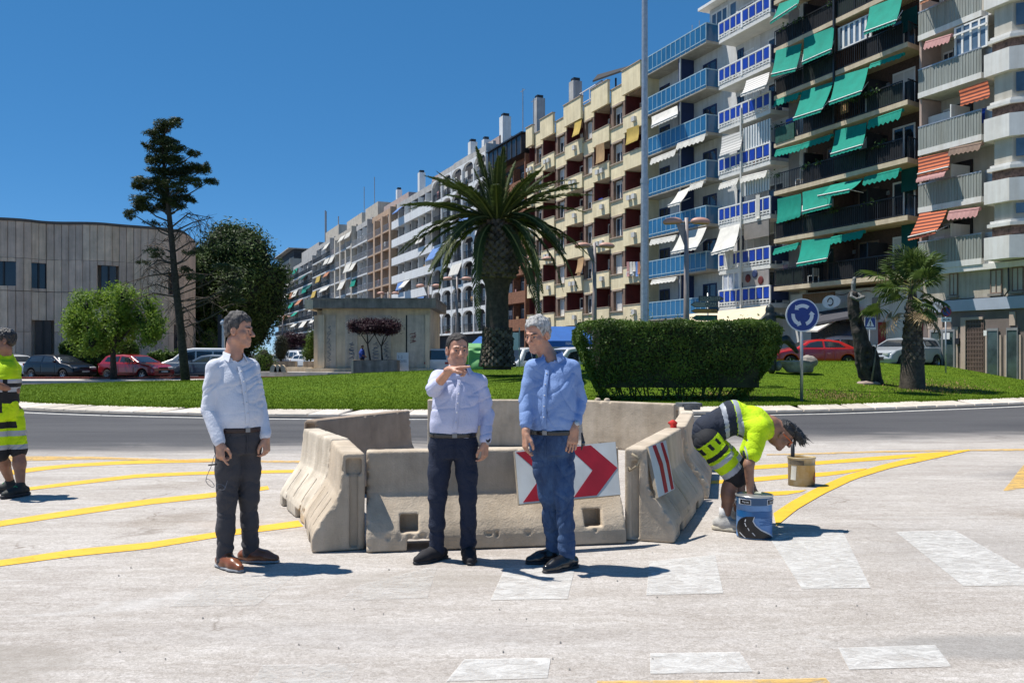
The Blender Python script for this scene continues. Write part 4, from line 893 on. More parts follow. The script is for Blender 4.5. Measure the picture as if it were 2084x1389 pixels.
# ---------------------------------------------------------------- farther blocks, each with its own facade rhythm
def far_block(label, pr, pl, ytop, wall, F=2.85, style='rail', slab=WHITE, railm=BLACKM, bays=3, aw=None, wproj=.9, core=None, ztop=None, frame=WHITE, seed=1, z0=4.0, arch=False, awn=.3):
    awn *= .75
    b = Bld('apartment_building', label, pr); a0, a1 = U(pr), U(pl); g_ = random.Random(seed); L = a1-a0
    zt = UZ((pr+pl)/2, ytop)[1]; nf = max(3, int(round((zt-z0-.6)/F))); F = (zt-z0-.6)/nf
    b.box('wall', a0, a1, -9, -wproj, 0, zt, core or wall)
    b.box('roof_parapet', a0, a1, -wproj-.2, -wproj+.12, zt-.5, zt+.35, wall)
    b.box('side_wall', a0-.001, a0+.22, -9, .05, 0, zt, wall)
    st = L/bays
    for k in range(nf):
        z = z0+k*F
        b.box('balcony_slab', a0, a1, -wproj+.001, .0, z-.22, z, slab)
        for i in range(bays):
            x0, x1 = a0+i*st, a0+(i+1)*st
            b.window(x0+st*.18, x0+st*.5, z, z+2.1, -wproj, frame, shutter=g_.choice((0, 0, .4, .9)), depth=.1)
            b.window(x0+st*.6, x0+st*.85, z+.7, z+2.0, -wproj, frame, shutter=g_.choice((0, 0, .4, .9)), depth=.1)
            if style == 'rail': b.rail(x0+.03, x1-.03, -.03, z, z+1.0, railm, .22, 2, bw=.035)
            elif style == 'solid': b.box('parapet', x0+.02, x1-.02, -.10, .02, z-.2, z+.95, slab)
            elif style == 'arch':
                b.rail(x0+.25, x1-.05, -.15, z, z+.95, railm, .2, 2, bw=.03)
                mb_ = MB(); mb_.box(x0-.02, x0+.24, -.30, .05, z-.2, z+F-.25); n = 8; xc, rr = (x0+x1)/2+.1, (x1-x0)/2-.12
                T = [(xc-rr+2*rr*t/n, z+F-.95+.62*math.sqrt(max(0, 1-((2*t/n)-1)**2))) for t in range(n+1)]
                for t in range(n): (xa, za), (xb, zb) = T[t], T[t+1]; mb_.add([(xa, y, za) for y in (-.28, .03)]+[(xb, y, zb) for y in (-.28, .03)]+[(xa, y, z+F-.21) for y in (-.28, .03)]+[(xb, y, z+F-.21) for y in (-.28, .03)], [(0, 1, 3, 2), (1, 5, 7, 3), (0, 2, 6, 4), (0, 4, 5, 1), (2, 3, 7, 6)])
                b.mb(mb_, 'arch', slab)
            elif style == 'recess':
                b.box('pier', x0-.02, x0+st*.2, -wproj, .02, z-.2, z+F-.21, wall); b.rail(x0+st*.2, x1, -.05, z, z+1.0, railm, .2, 2, bw=.03)
            if i and style in ('rail', 'solid'): b.box('partition', x0-.05, x0+.05, -wproj, -.12, z, z+F-.22, wall if g_.random() < .6 else slab)
            if aw and g_.random() < awn:
                m = g_.choice(aw); za = z+F-.3; out = g_.uniform(.35, 1.1); dr = g_.uniform(.7, 1.5)
                mb_ = MB(); n = 8; v = []
                for j in range(n+1):
                    xx = x0+.15+(st-.3)*j/n; v += [(xx, .04, za), (xx, out-.05, za-dr+.04), (xx, out, za-dr), (xx, out+.01, za-dr-.16*(1-.3*(j % 2)))]
                f = [(4*j+q, 4*j+4+q, 4*j+5+q, 4*j+1+q) for j in range(n) for q in range(3)]
                kk = len(v); mb_.add(v+[(x, y-.015, zq-.01) for x, y, zq in v], f+[tuple(kk+q for q in reversed(F_)) for F_ in f]); b.mb(mb_, 'awning', m)
    return b, a0, a1, zt
def chimney(b, px, yt, yb, w, m=WHITE, capm=BLACKM, wd=.7):
    u, z1 = UZ(px, yt, w); z0 = UZ(px, yb, w)[1]-1.5
    b.box('chimney', u-wd/2, u+wd/2, w-wd/2, w+wd/2, z0, z1-.35, m); b.box('chimney_cap', u-wd*.35, u+wd*.35, w-wd*.35, w+wd*.35, z1-.349, z1, capm)
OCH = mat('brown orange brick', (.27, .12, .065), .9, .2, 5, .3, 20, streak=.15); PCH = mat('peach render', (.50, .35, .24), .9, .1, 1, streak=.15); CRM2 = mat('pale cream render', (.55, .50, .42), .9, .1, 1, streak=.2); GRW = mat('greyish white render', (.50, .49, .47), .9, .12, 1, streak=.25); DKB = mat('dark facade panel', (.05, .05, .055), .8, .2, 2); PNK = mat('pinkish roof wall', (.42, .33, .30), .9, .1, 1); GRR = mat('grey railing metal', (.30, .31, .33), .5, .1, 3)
b1, a0, a1, zt = far_block('orange brown brick block with a dark glazed penthouse, behind the big palm', 1070, 992, 332, OCH, 2.9, 'solid', OCH, GRR, 3, None, .9, DKB, seed=2, awn=0)
b1.box('penthouse', a0+.2, a1-1, -3.5, .3, zt+.05, zt+1.9, mat('dark glazed penthouse', (.02, .015, .012), .3, .3, 1)); b1.box('penthouse_roof', a0, a1-.8, -3.7, .5, zt+1.91, zt+2.05, BLACKM)
for i in range(8): x = a0+.3+(a1-a0-1.5)*i/7; b1.box('penthouse_post', x, x+.12, .301, .36, zt+.05, zt+1.9, DKB)
chimney(b1, 1028, 232, 275, -3, wd=1.0); chimney(b1, 1097, 195, 250, -6, GRW, wd=1.0); chimney(b1, 1171, 160, 190, -7, GRW, wd=1.0)
for p, y0 in ((1065, 180), (1087, 200)): u, z1 = UZ(p, y0, -5); b1.box('antenna', u, u+.08, -5, -4.92, zt, z1, METAL); b1.box('antenna_bar', u-.6, u+.6, -4.95, -4.92, z1-.3, z1-.22, METAL)
b2, a0, a1, zt = far_block('white block with arched loggias above the kiosk', 990, 880, 325, GRW, 2.85, 'arch', WHITE, BLACKM, 5, [AWW, AWB, AWW], .9, DKB, seed=3, awn=.28)
chimney(b2, 962, 284, 310, -3, wd=.9); chimney(b2, 989, 279, 300, -4, wd=.8); b2.box('stair_house', a0+2, a0+7, -6, -2.5, zt, zt+1.6, PNK); b2.box('stair_house', a1-8, a1-2, -6, -2.2, zt, zt+1.4, GRW)
b3, a0, a1, zt = far_block('white and dark block with continuous white parapets', 880, 797, 395, GRW, 2.85, 'solid', WHITE, BLACKM, 6, [AWW, AWB], .9, DKB, seed=4, awn=.25)
chimney(b3, 858, 347, 370, -3, wd=.9); chimney(b3, 812, 382, 395, -3, wd=.8); b3.box('stair_house', a0+1, a0+8, -6, -2.5, zt, zt+2.2, PNK); b3.box('stair_house', a0+10, a1-3, -6, -2.5, zt, zt+1.2, GRW)
b4, a0, a1, zt = far_block('peach block with recessed balconies and grey rails', 795, 748, 434, PCH, 2.9, 'recess', PCH, GRR, 3, None, .9, CRM2, seed=5)
b4.box('stair_house', a0-1, a1-1, -7, -2.5, zt, zt+2.2, PNK); 
for p, y in ((763, 360), (742, 380)): u, z1 = UZ(p, y, -4); b4.box('antenna', u, u+.12, -4, -3.88, zt, z1, METAL)
b5, a0, a1, zt = far_block('white block with one green awning beside the peach block', 748, 716, 455, GRW, 2.85, 'rail', WHITE, GRR, 3, [AWG, AWW], .9, DKB, seed=6, awn=.3)
b5.box('stair_house', a0+1, a1-2, -7, -2, zt, zt+3.2, CRM2)
b6, a0, a1, zt = far_block('pale block with blue shutters and grey rails', 716, 672, 473, CRM2, 2.85, 'recess', WHITE, GRR, 4, [AWB, AWW, AWW], .9, GRW, seed=7, awn=.3)
b6.box('stair_house', a0+3, a1-4, -7, -2.5, zt, zt+3, CRM2)
for p, y in ((663, 428), (665, 430), (690, 440)): u, z1 = UZ(p, y, -4); b6.box('antenna', u, u+.25, -4, -3.8, zt, z1, GRR)
b7, a0, a1, zt = far_block('grey block with yellow awnings', 672, 636, 495, GRW, 2.85, 'rail', WHITE, BLACKM, 4, [AWY, AWW, AWW, AWO], .9, DKB, seed=8, awn=.5)
b7.box('stair_house', a0+4, a1-2, -9, -2.5, zt, zt+3.4, CRM2)
b8, a0, a1, zt = far_block('white block with teal awnings at the far end of the row', 636, 590, 533, GRW, 2.85, 'rail', WHITE, BLACKM, 5, [AWG, AWD, AWO, AWW], .9, DKB, seed=9, awn=.3)
b8.box('stair_house', a0+6, a1-3, -12, -2.5, zt, zt+3.8, GRW)
b9, a0, a1, zt = far_block('last grey block of the row next to the dark trees', 590, 560, 535, CRM2, 2.85, 'rail', GRW, BLACKM, 4, [AWW, AWO], .9, DKB, seed=10, awn=.3)
b9.box('roof_canopy', a0-1, a1, -5, .5, zt+2.4, zt+2.6, GRW); b9.box('penthouse', a0, a1, -6, -1, zt, zt+2.4, DKB)

# ---------------------------------------------------------------- things kept on the balconies: chairs, pots, washing, boxes
def clutter(root, spots, seed):
    g_ = random.Random(seed); ms = [WHITE, LEAFG, AWT, GRR, AWK, BPN, mat('terracotta pot', (.40, .16, .08), .8)]; mb_ = MB(); kids = 0
    for (u, w, z) in spots:
        k = g_.random()
        if k < .35:       # chair
            mb_.cur = 0; mb_.box(u, u+.42, w-.42, w, z+.42, z+.46); mb_.box(u, u+.04, w-.42, w, z+.46, z+.85)
            for a in (0, .38):
                for b_ in (-.42, -.04): mb_.box(u+a, u+a+.04, w+b_, w+b_+.04, z, z+.42)
        elif k < .65:     # potted plant
            mb_.cur = 6; mb_.box(u, u+.28, w-.28, w, z+.0, z+.28); mb_.cur = 1; plant_bits(mb_, u+.14, w-.14, z+.35, .17, 34, g_)
        elif k < .85:     # cloth on the line
            mb_.cur = g_.choice((0, 2, 4, 5)); wd = g_.uniform(.3, .8); mb_.box(u, u+wd, w-.03, w-.02, z+g_.uniform(.35, .7), z+1.25)
        else: mb_.cur = 3; mb_.box(u, u+g_.uniform(.4, .9), w-.4, w, z, z+g_.uniform(.5, 1.3))
    o = mb_.build('balcony_clutter', ms, root); o['kind'] = 'stuff'; return o
for ob in [o for o in C.objects if o.get('category') == 'building']:
    sl_ = [c for c in ob.children if c.name.split('.')[0] in ('balcony_slab', 'balcony_floor')]; g_ = random.Random(len(sl_)+7); sp_ = []
    for c in sl_:
        n_ = max(1, int(c.scale.x/2.2))
        for i in range(n_):
            if g_.random() < .62: sp_.append((c.location.x+.2+(c.scale.x-1)*g_.random(), c.location.y+c.scale.y-.22, c.location.z+c.scale.z))
    if sp_: clutter(ob, sp_, len(sp_))
# ================================================================ BARRIERS AND THINGS ON THE ROAD
def concrete(name, c, k=.35):
    m = mat(name, c, .92, .13, 3.5, .28, 70, streak=k)
    return m
CONC = [concrete('barrier concrete warm', (.53, .445, .34), .2), concrete('barrier concrete pale', (.64, .565, .455), .3), concrete('barrier concrete shaded brown', (.34, .265, .20), .2)]
def barrier(label, P, Q, m, H=.74, flare=(1, 0), seed=1, pockets=True, slots=False):
    """P, Q: ends of the centre line on the ground; local x along, flare on +y / -y side"""
    P = Vector((P[0], P[1], 0)); Q = Vector((Q[0], Q[1], 0)); L = (Q-P).length; rz = math.atan2(Q.y-P.y, Q.x-P.x)
    g_ = np.random.default_rng(seed); V = .0125
    s = SDF((-.03, -.40, -.02), (L+.03, .40, H+.03), V)
    def prof(z):
        return np.interp(z, [0, .105, .15, .22, .36, .42, .48, H], [.315, .315, .30, .26, .155, .118, .105, .082])
    def fn(x, y, z):
        a = prof(z)
        lo = -a if flare[1] else -.085+0*a; hi = a if flare[0] else .085+0*a
        d1 = np.maximum(y-hi, lo-y)*.85; d2 = np.maximum(-x, x-L); d3 = np.maximum(-z, z-H)
        r = .013
        q = np.stack(np.broadcast_arrays(d1+r, d2+r, d3+r)); d = np.minimum(q.max(0), 0)+np.sqrt((np.maximum(q, 0)**2).sum(0))-r
        return d
    s.field(fn)
    def boxcut(x0, x1, y0, y1, z0, z1):
        def f(x, y, z): return np.maximum(np.maximum(np.maximum(x0-x, x-x1), np.maximum(y0-y, y-y1)), np.maximum(z0-z, z-z1))
        s.field(f, (x0, y0, z0), (x1, y1, z1), .01, '-')
    for q in (.27, .80):
        boxcut(q*L-.12, q*L+.10, -.5, .5, -.1, .085)
    for sg, on in ((1, flare[0]), (-1, flare[1])):
        if not on: continue
        if pockets:
            for q in (.13, .84): boxcut(q*L-.07, q*L+.07, min(sg*.13, sg*.5), max(sg*.13, sg*.5), .135, .265)
        if slots:
            for q in (.22, .52, .80): boxcut(q*L-.012, q*L+.014, min(sg*.12, sg*.5), max(sg*.12, sg*.5), .15, .36)
    boxcut(-.1, .035, -.03, .03, .02, H-.10); boxcut(L-.035, L+.1, -.03, .03, .02, H-.10)     # end grooves
    boxcut(-.1, .05, -.06, .06, H-.16, H-.04)
    for _ in range(26):   # chipped edges
        e = g_.random(); x = g_.choice([0, L]) if e < .5 else g_.uniform(0, L); z = g_.uniform(0, H) if e < .5 else g_.choice([H, H, .11])
        a = prof(z); y = (a if g_.random() < .5 or not flare[1] else -a) if z < H-.01 or e < .5 else g_.choice([-.085, .085])
        s.ell((x, y, z), g_.uniform(.012, .032, 3), None, .008, '-')
    def disp(p): return .0022*fbm(p*9+seed*7, 3)+.0008*vnoise(p*60)
    me = s.mesh('concrete_barrier', m, disp)
    o = link('concrete_barrier', me, None, P); o.rotation_euler = (0, 0, rz)
    tag(o, label, 'barrier', 'concrete barriers ringed on the road'); return o
front = barrier('front concrete barrier carrying the big red and white chevron board', (.86, 7.12), (-1.15, 6.80), CONC[0], flare=(1, 0), seed=1)
barrier('short concrete barrier touching the left end of the chevron-board barrier', (-1.21, 6.58), (-1.52, 7.62), CONC[0], flare=(1, 0), seed=2, pockets=False, slots=True)
barrier('whitish streaked concrete barrier, second on the left side of the ring', (-1.53, 7.66), (-2.04, 8.74), CONC[1], .745, flare=(1, 0), seed=3, pockets=False, slots=True)
barrier('brown shaded concrete barrier at the back left, its end beside the road gap', (-2.08, 8.86), (-1.30, 10.40), CONC[2], .82, flare=(1, 1), seed=4, pockets=False)  # darker brown concrete carries this barrier's shade in its colour
barrier('far concrete barrier seen between the two middle men', (-1.38, 14.15), (1.0, 14.05), CONC[0], .755, flare=(1, 0), seed=5)
ebar = barrier('far right concrete barrier with scrawled marks on its inner face', (1.18, 14.0), (2.5, 13.0), CONC[0], .75, flare=(1, 0), seed=6)
gbar = barrier('near right concrete barrier carrying the small striped board', (1.66, 8.86), (.99, 6.92), CONC[0], flare=(1, 0), seed=7, pockets=False, slots=True)
barrier('right side concrete barrier behind the one with the striped board', (2.20, 10.85), (1.74, 9.0), CONC[0], .75, flare=(1, 0), seed=8, pockets=False, slots=True)
barrier('right side concrete barrier farthest back, with a grey rubber pad on top', (2.56, 12.75), (2.24, 11.0), CONC[1], .75, flare=(1, 0), seed=9, pockets=False, slots=True)
# pads, rag, hook
RUB = mat('grey rubber pad', (.10, .11, .12), .8, .3, 12)
o = MB().box(-.16, .16, -.10, .10, 0, .05).build('rubber_pad', RUB, None, loc=(2.53, 12.3, .752)); o.rotation_euler = (.05, 0, .3); tag(o, 'grey rubber pad lying on the right side barrier', 'pad')
o = MB().box(-.12, .12, -.09, .09, 0, .06).build('rubber_pad', RUB, None, loc=(2.42, 11.55, .752)); o.rotation_euler = (0, .05, 1.2); tag(o, 'dark rubber block on the right side barrier above the red rag', 'pad')
for i, (x, y) in enumerate(((1.38, 13.86), (1.52, 13.76))):
    o = MB().lathe([(0, 0), (.05, 0), (.045, .03), (.02, .045), (0, .045)], 10).build('stone_lump', CONC[0], None, loc=(x, y, .75)); tag(o, ('left' if i == 0 else 'right')+' small mortar lump on top of the far right barrier', 'lump')
RAG = mat('red rag cloth', (.65, .03, .02), .8, .2, 20, trans=.2)
s = SDF((-.12, -.1, -.2), (.12, .1, .08), .006); s.ell((0, 0, .02), (.05, .035, .02), None, .01); s.cone((0, -.02, .02), (-.02, -.06, -.12), .03, .022, .02); s.cone((.01, -.02, .0), (.03, -.05, -.09), .025, .012, .015)
o = link('red_rag', s.mesh('red_rag', RAG, lambda p: .008*fbm(p*22)), None, (2.05, 10.9-.85, .76)); tag(o, 'bright red rag hanging over the top of the right side barrier', 'rag')
o.location = (1.67, 8.93, .765)
ROPE = mat('dirty rope', (.35, .29, .2), .9, .2, 30)
o = MB().tube([(.93, 6.98, .66), (.95, 6.93, .56), (1.0, 6.90, .60), (1.02, 6.88, .66), (.96, 6.9, .70)], .011, 6).build('tie_cable', ROPE, None, smooth=True); tag(o, 'short looped cable at the top corner of the near right barrier', 'cable')
# chevron board leaning on the front barrier
REDP = mat('red board film', (.36, .012, .022), .45, .14, 4, streak=.1); WHB = mat('white board film', (.60, .62, .60), .45, .07, 3, streak=.08); BRD = mat('board edge wood', (.34, .29, .22), .85, .2, 6)
def board(name, label, cat, TL, TR, BR, BL, shapes, th=.035, names=None, m0=None, edge=None):
    """flat board through four corners with coloured film shapes in board coordinates (0..1, 0..1 from the top left)"""
    root_loc = (TL+TR+BL+BR)/4; root_loc = Vector((root_loc.x, root_loc.y, min(BL.z, BR.z))); t = thing(name, label, cat, root_loc)
    TL, TR, BR, BL = [p-root_loc for p in (TL, TR, BR, BL)]; n = (TR-TL).cross(BL-TL).normalized(); n = -n if n.y > 0 else n
    Z = lambda a, b, d=0: (TL.lerp(TR, a)).lerp(BL.lerp(BR, a), b)+n*d
    q = [Z(0, 0), Z(1, 0), Z(1, 1), Z(0, 1)]; b_ = [p-n*th for p in q]
    mb_ = MB(); mb_.add(q+b_, [(0, 1, 2, 3), (7, 6, 5, 4), (0, 4, 5, 1), (1, 5, 6, 2), (2, 6, 7, 3), (3, 7, 4, 0)]); mb_.build('panel', edge or BRD, t)
    mb_ = MB(); e = .004; q = [Z(e, e, .002), Z(1-e, e, .002), Z(1-e, 1-e, .002), Z(e, 1-e, .002)]; b_ = [p-n*.0015 for p in q]; mb_.add(q+b_, [(0, 1, 2, 3), (7, 6, 5, 4), (0, 4, 5, 1), (1, 5, 6, 2), (2, 6, 7, 3), (3, 7, 4, 0)]); mb_.build('face', m0 or WHB, t)
    for nm, pts, m in shapes:
        mb_ = MB(); k = len(pts); mb_.add([Z(a, b, .0045) for a, b in pts]+[Z(a, b, .0022) for a, b in pts], [tuple(range(k)), tuple(range(2*k-1, k-1, -1))]+[(i, (i+1) % k, k+(i+1) % k, k+i) for i in range(k)]); mb_.build(nm, m, t)
    return t
chev = lambda x: [(x+.03, .03), (x+.255, .03), (x+.50, .50), (x+.27, .97), (x+.04, .97), (x+.25, .50)]
TLc, TRc, BRc, BLc = at(1047, 917, 6.62), at(1253, 898, 6.86), at(1263, 1006, 6.70), at(1056, 1026, 6.46)
board('chevron_board', 'large white board with red chevrons pointing right on the front barrier', 'sign', TLc, TRc, BRc, BLc, [('chevron', [(.012, .03), (.25, .03), (.48, .50), (.27, .97), (.04, .97), (.245, .50)], REDP), ('chevron', chev(.49), REDP)])
gl = lambda s_, z, off: Vector((.99+.326*(s_), 6.92+.945*(s_), z))+Vector((.945, -.326, 0))*off
board('striped_board', 'small upright board with two bent red stripes on the near right barrier', 'sign', at(1319, 908, 6.98), at(1355, 895, 7.22), at(1373, 995, 7.05), at(1340, 1012, 6.82), [('red_stripe', [(.22, .02), (.40, .02), (.58, .42), (.58, .98), (.38, .98), (.38, .45)], REDP), ('red_stripe', [(.66, .02), (.80, .02), (.94, .42), (.94, .98), (.78, .98), (.78, .45)], REDP)], .03)
# buckets
def bucket(label, loc, r, h, open_=False):
    t = thing('paint_bucket', label, 'bucket', loc)
    prof = [(0, .004), (r*.96, .004), (r*.97, 0), (r*.985, .012), (r*.97, .02), (r*.975, h*.79), (r*1.0, h*.80), (r*1.0, h*.97), (r*1.04, h*.975), (r*1.05, h*.985), (r*1.04, h)]
    return t, prof
def wrap(t, name, poly, r, m, d=.0015, a0=0):
    """film on a cylinder: poly of (angle degrees from the camera side, height)"""
    bm = bmesh.new(); vs = [bm.verts.new((a, z, 0)) for a, z in poly]; bm.faces.new(vs)
    for x in np.arange(min(p[0] for p in poly)+6, max(p[0] for p in poly), 6):
        bmesh.ops.bisect_plane(bm, geom=bm.verts[:]+bm.edges[:]+bm.faces[:], plane_co=(x, 0, 0), plane_no=(1, 0, 0))
    for v in bm.verts:
        a = math.radians(v.co.x-90+a0); v.co = Vector(((r+d)*math.cos(a), (r+d)*math.sin(a), v.co.y))
    return link(name, bm_mesh(name, bm, m), t)
def bmat(n, c): return mat(n, c, .35, .08, 5)
p = G(1535, 1090); t, prof = bucket('blue paint bucket with a black road picture beside the bending worker', (p.x, p.y, 0), .147, .345)
rB, hB = .147, .345
BLU1, BLU2, BLU3, BLK, SIL = bmat('mid blue tin print', (.10, .24, .50)), bmat('deep blue tin print', (.012, .11, .30)), bmat('steel blue tin print', (.035, .10, .20)), bmat('black tin print', (.008, .008, .01)), bmat('silver tin print', (.55, .58, .62))
mb_ = MB(); mb_.lathe(prof[:-1], 48); mb_.build('body', BLU1, t, True)
mb_ = MB(); mb_.lathe([(rB*1.04, hB*.97), (rB*1.05, hB*.985), (rB*1.04, hB), (rB*1.0, hB*1.0), (rB*.97, hB*.975), (rB*.5, hB*.972), (0, hB*.972)], 48); mb_.build('lid', mat('bare tin lid', (.55, .55, .53), .3, .1, 5, metal=.7), t, True)
wrap(t, 'upper_band', [(-175, hB*.79), (175, hB*.79), (175, hB*.955), (-175, hB*.955)], rB, BLU3, .0005)
wrap(t, 'sea_band', [(-90, hB*.50), (90, hB*.50), (90, hB*.64), (60, hB*.65), (35, hB*.64), (10, hB*.66), (-20, hB*.64), (-60, hB*.65), (-90, hB*.64)], rB*.975, BLU2, .0015)
def cyl_pts(P): return [(math.degrees(math.asin(max(-1, min(1, (x-.5)*2)))), z*hB) for x, z in P]
wrap(t, 'road_print', cyl_pts([(.02, .02), (.97, .02), (.80, .12), (.55, .24), (.40, .34), (.34, .44), (.38, .53), (.30, .535), (.16, .52), (.06, .46), (.01, .36), (.0, .2)]), rB*.975, BLK, .0028)
for P in ([(.97, .03), (.93, .02), (.54, .215), (.385, .325), (.32, .43), (.36, .53), (.38, .53), (.345, .43), (.41, .34), (.56, .235)], [(.15, .46), (.17, .46), (.155, .40), (.135, .40)], [(.13, .37), (.15, .37), (.18, .29), (.16, .29)], [(.20, .26), (.22, .26), (.25, .20), (.23, .20)], [(.30, .16), (.33, .16), (.40, .09), (.37, .09)], [(.03, .13), (.05, .13), (.17, .02), (.14, .02)]):
    wrap(t, 'line_print', cyl_pts(P), rB*.975, SIL, .004)
for k, (z, x0) in enumerate(((.485, .55), (.447, .66), (.405, .50), (.365, .60), (.325, .52))): wrap(t, 'text_line', cyl_pts([(x0, z), (.95, z), (.95, z+.014), (x0, z+.014)]), rB*.975, BLU2, .004)
for xc in (.17, .86):
    wrap(t, 'brand_label', cyl_pts([(xc-.14, .80), (xc+.12, .80), (xc+.12, .935), (xc-.14, .935)]), rB, SIL, .003); wrap(t, 'brand_label_field', cyl_pts([(xc-.115, .817), (xc+.10, .817), (xc+.10, .918), (xc-.115, .918)]), rB, BLK, .0045)
def text(body, size, m, parent, loc, rot, name='lettering', ext=.001, sx=1, align='CENTER'):
    cu = bpy.data.curves.new(name, 'FONT'); cu.body = body; cu.size = size; cu.extrude = ext; cu.align_x = align; cu.align_y = 'CENTER'; cu.materials.append(m); cu.resolution_u = 3
    tmp = bpy.data.objects.new('tmp', cu); C.objects.link(tmp); me = bpy.data.meshes.new_from_object(tmp.evaluated_get(bpy.context.evaluated_depsgraph_get())); bpy.data.objects.remove(tmp)
    if not me.materials: me.materials.append(m)
    o = link(name, me, parent, loc); o.rotation_euler = rot; o.scale = (sx, 1, 1); return o
for xc in (.16, .85):
    a = math.asin((xc-.5)*2); text('Topcoat' if 0 else 'Tkprom', .020, SIL, t, ((rB+.006)*math.sin(a), -(rB+.006)*math.cos(a), hB*.867), (R(90), 0, a), sx=.9)
WIRE = mat('bucket wire handle', (.5, .5, .5), .35, .1, 5, metal=.8)
for sg in (-1, 1): MB().lathe([(0, 0), (.012, 0), (.012, .01), (0, .01)], 8, (0, 0, 0)).build('handle_ear', WIRE, t, loc=(sg*rB*1.02, 0, hB*.86))
MB().tube([(rB*1.03*math.cos(q), -.02-.04*math.sin(q), hB*.86-.115*math.sin(q)) if 0 else (rB*1.05*math.cos(q), .16*math.sin(q)*.9, hB*.86-.10*math.sin(q)) for q in np.linspace(0, math.pi, 20)], .003, 5).build('handle', WIRE, t, True)
p = G(1631, 986); t = thing('paint_bucket', 'open cream paint bucket with yellow drips and a brush handle in it', 'bucket', (p.x, p.y, 0)); r_, h_ = .152, .325
CRB = mat('stained cream tin', (.50, .45, .33), .5, .3, 9, col2=(.42, .30, .10), streak=.3)
mb_ = MB(); mb_.lathe([(0, .004), (r_*.96, .004), (r_*.97, 0), (r_*.97, h_*.72), (r_*1.01, h_*.725), (r_*1.01, h_*.74), (r_*.99, h_*.75), (r_*1.0, h_*.93), (r_*1.05, h_*.96), (r_*1.05, h_), (r_*1.0, h_), (r_*.97, h_*.95), (r_*.95, h_*.5)], 40); mb_.build('body', CRB, t, True)
mb_ = MB(); mb_.lathe([(r_*.95, h_*.80), (0, h_*.80)], 32); mb_.build('yellow_paint', mat('wet yellow paint', (.75, .42, .01), .2, .1, 4), t)
wrap(t, 'band', [(-88, h_*.745), (-8, h_*.745), (-8, h_*.90), (-88, h_*.90)], r_, mat('dark stained band', (.16, .14, .10), .6, .3, 12), .002)
wrap(t, 'hazard_mark', cyl_pts([(.80, .26*.94), (.97, .60*.94), (.985, .35), (.97, .10), (.90, .12)]), r_*.97, mat('dark red print', (.22, .015, .03), .5), .003)
wrap(t, 'paper_label', cyl_pts([(.03, .20), (.16, .20), (.19, .70), (.05, .72)]), r_*.97, mat('paper label', (.58, .58, .52), .8), .003)
o = MB().tube([(p.x-.105, p.y-.02, .16), (p.x-.11, p.y-.03, .50)], .022, 10).build('brush_handle', BLACKM, None, True); tag(o, 'black brush handle standing in the open cream bucket', 'brush')

# ================================================================ SIGNS AND LAMPS
BLUS = mat('blue sign film', (.008, .035, .21), .4, .06, 4); WHS = mat('white sign film', (.68, .70, .72), .4, .05, 4); GPOLE = mat('grey sign pole', (.40, .42, .43), .4, .1, 5, metal=.5, streak=.1)
def disc(r, n=40): return [(r*math.cos(2*math.pi*i/n), r*math.sin(2*math.pi*i/n)) for i in range(n)]
def plate(t, name, pts, y, th, m, loc=(0, 0, 0)):
    """upright plate: pts in (x, z), front face at y"""
    k = len(pts); mb_ = MB(); mb_.add([(a+loc[0], y, b+loc[2]) for a, b in pts]+[(a+loc[0], y+th, b+loc[2]) for a, b in pts], [tuple(range(k)), tuple(range(2*k-1, k-1, -1))]+[(i, (i+1) % k, k+(i+1) % k, k+i) for i in range(k)]); return mb_.build(name, m, t)
Y = 24.3; p = at(1633, 812, Y); z0 = gz(p.x, p.y); zc = at(1634, 641, Y).z-z0
t = thing('roundabout_sign', 'round blue sign with three white arrows on a grey pole, right of the hedge', 'traffic sign', (p.x, p.y, z0))
MB().tube([(0, .07, -.3), (0, .07, zc+.3)], .045, 12).build('pole', GPOLE, t, True)
plate(t, 'rim', disc(.47), -.005, .03, WHS, (0, 0, zc)); plate(t, 'disc', disc(.435), -.009, .004, BLUS, (0, 0, zc))
for k in range(3):
    a0 = math.radians(52+120*k); a1 = math.radians(52+72+120*k); n = 9; T = [a0+(a1-a0)*i/n for i in range(n+1)]
    pts = [(.315*math.cos(a), .315*math.sin(a)) for a in T]; e = a1; pts += [(.355*math.cos(e), .355*math.sin(e)), (.27*math.cos(e+.36), .27*math.sin(e+.36)), (.175*math.cos(e), .175*math.sin(e))]+[(.215*math.cos(a), .215*math.sin(a)) for a in reversed(T)]
    plate(t, 'arrow', pts, -.012, .003, WHS, (0, 0, zc))
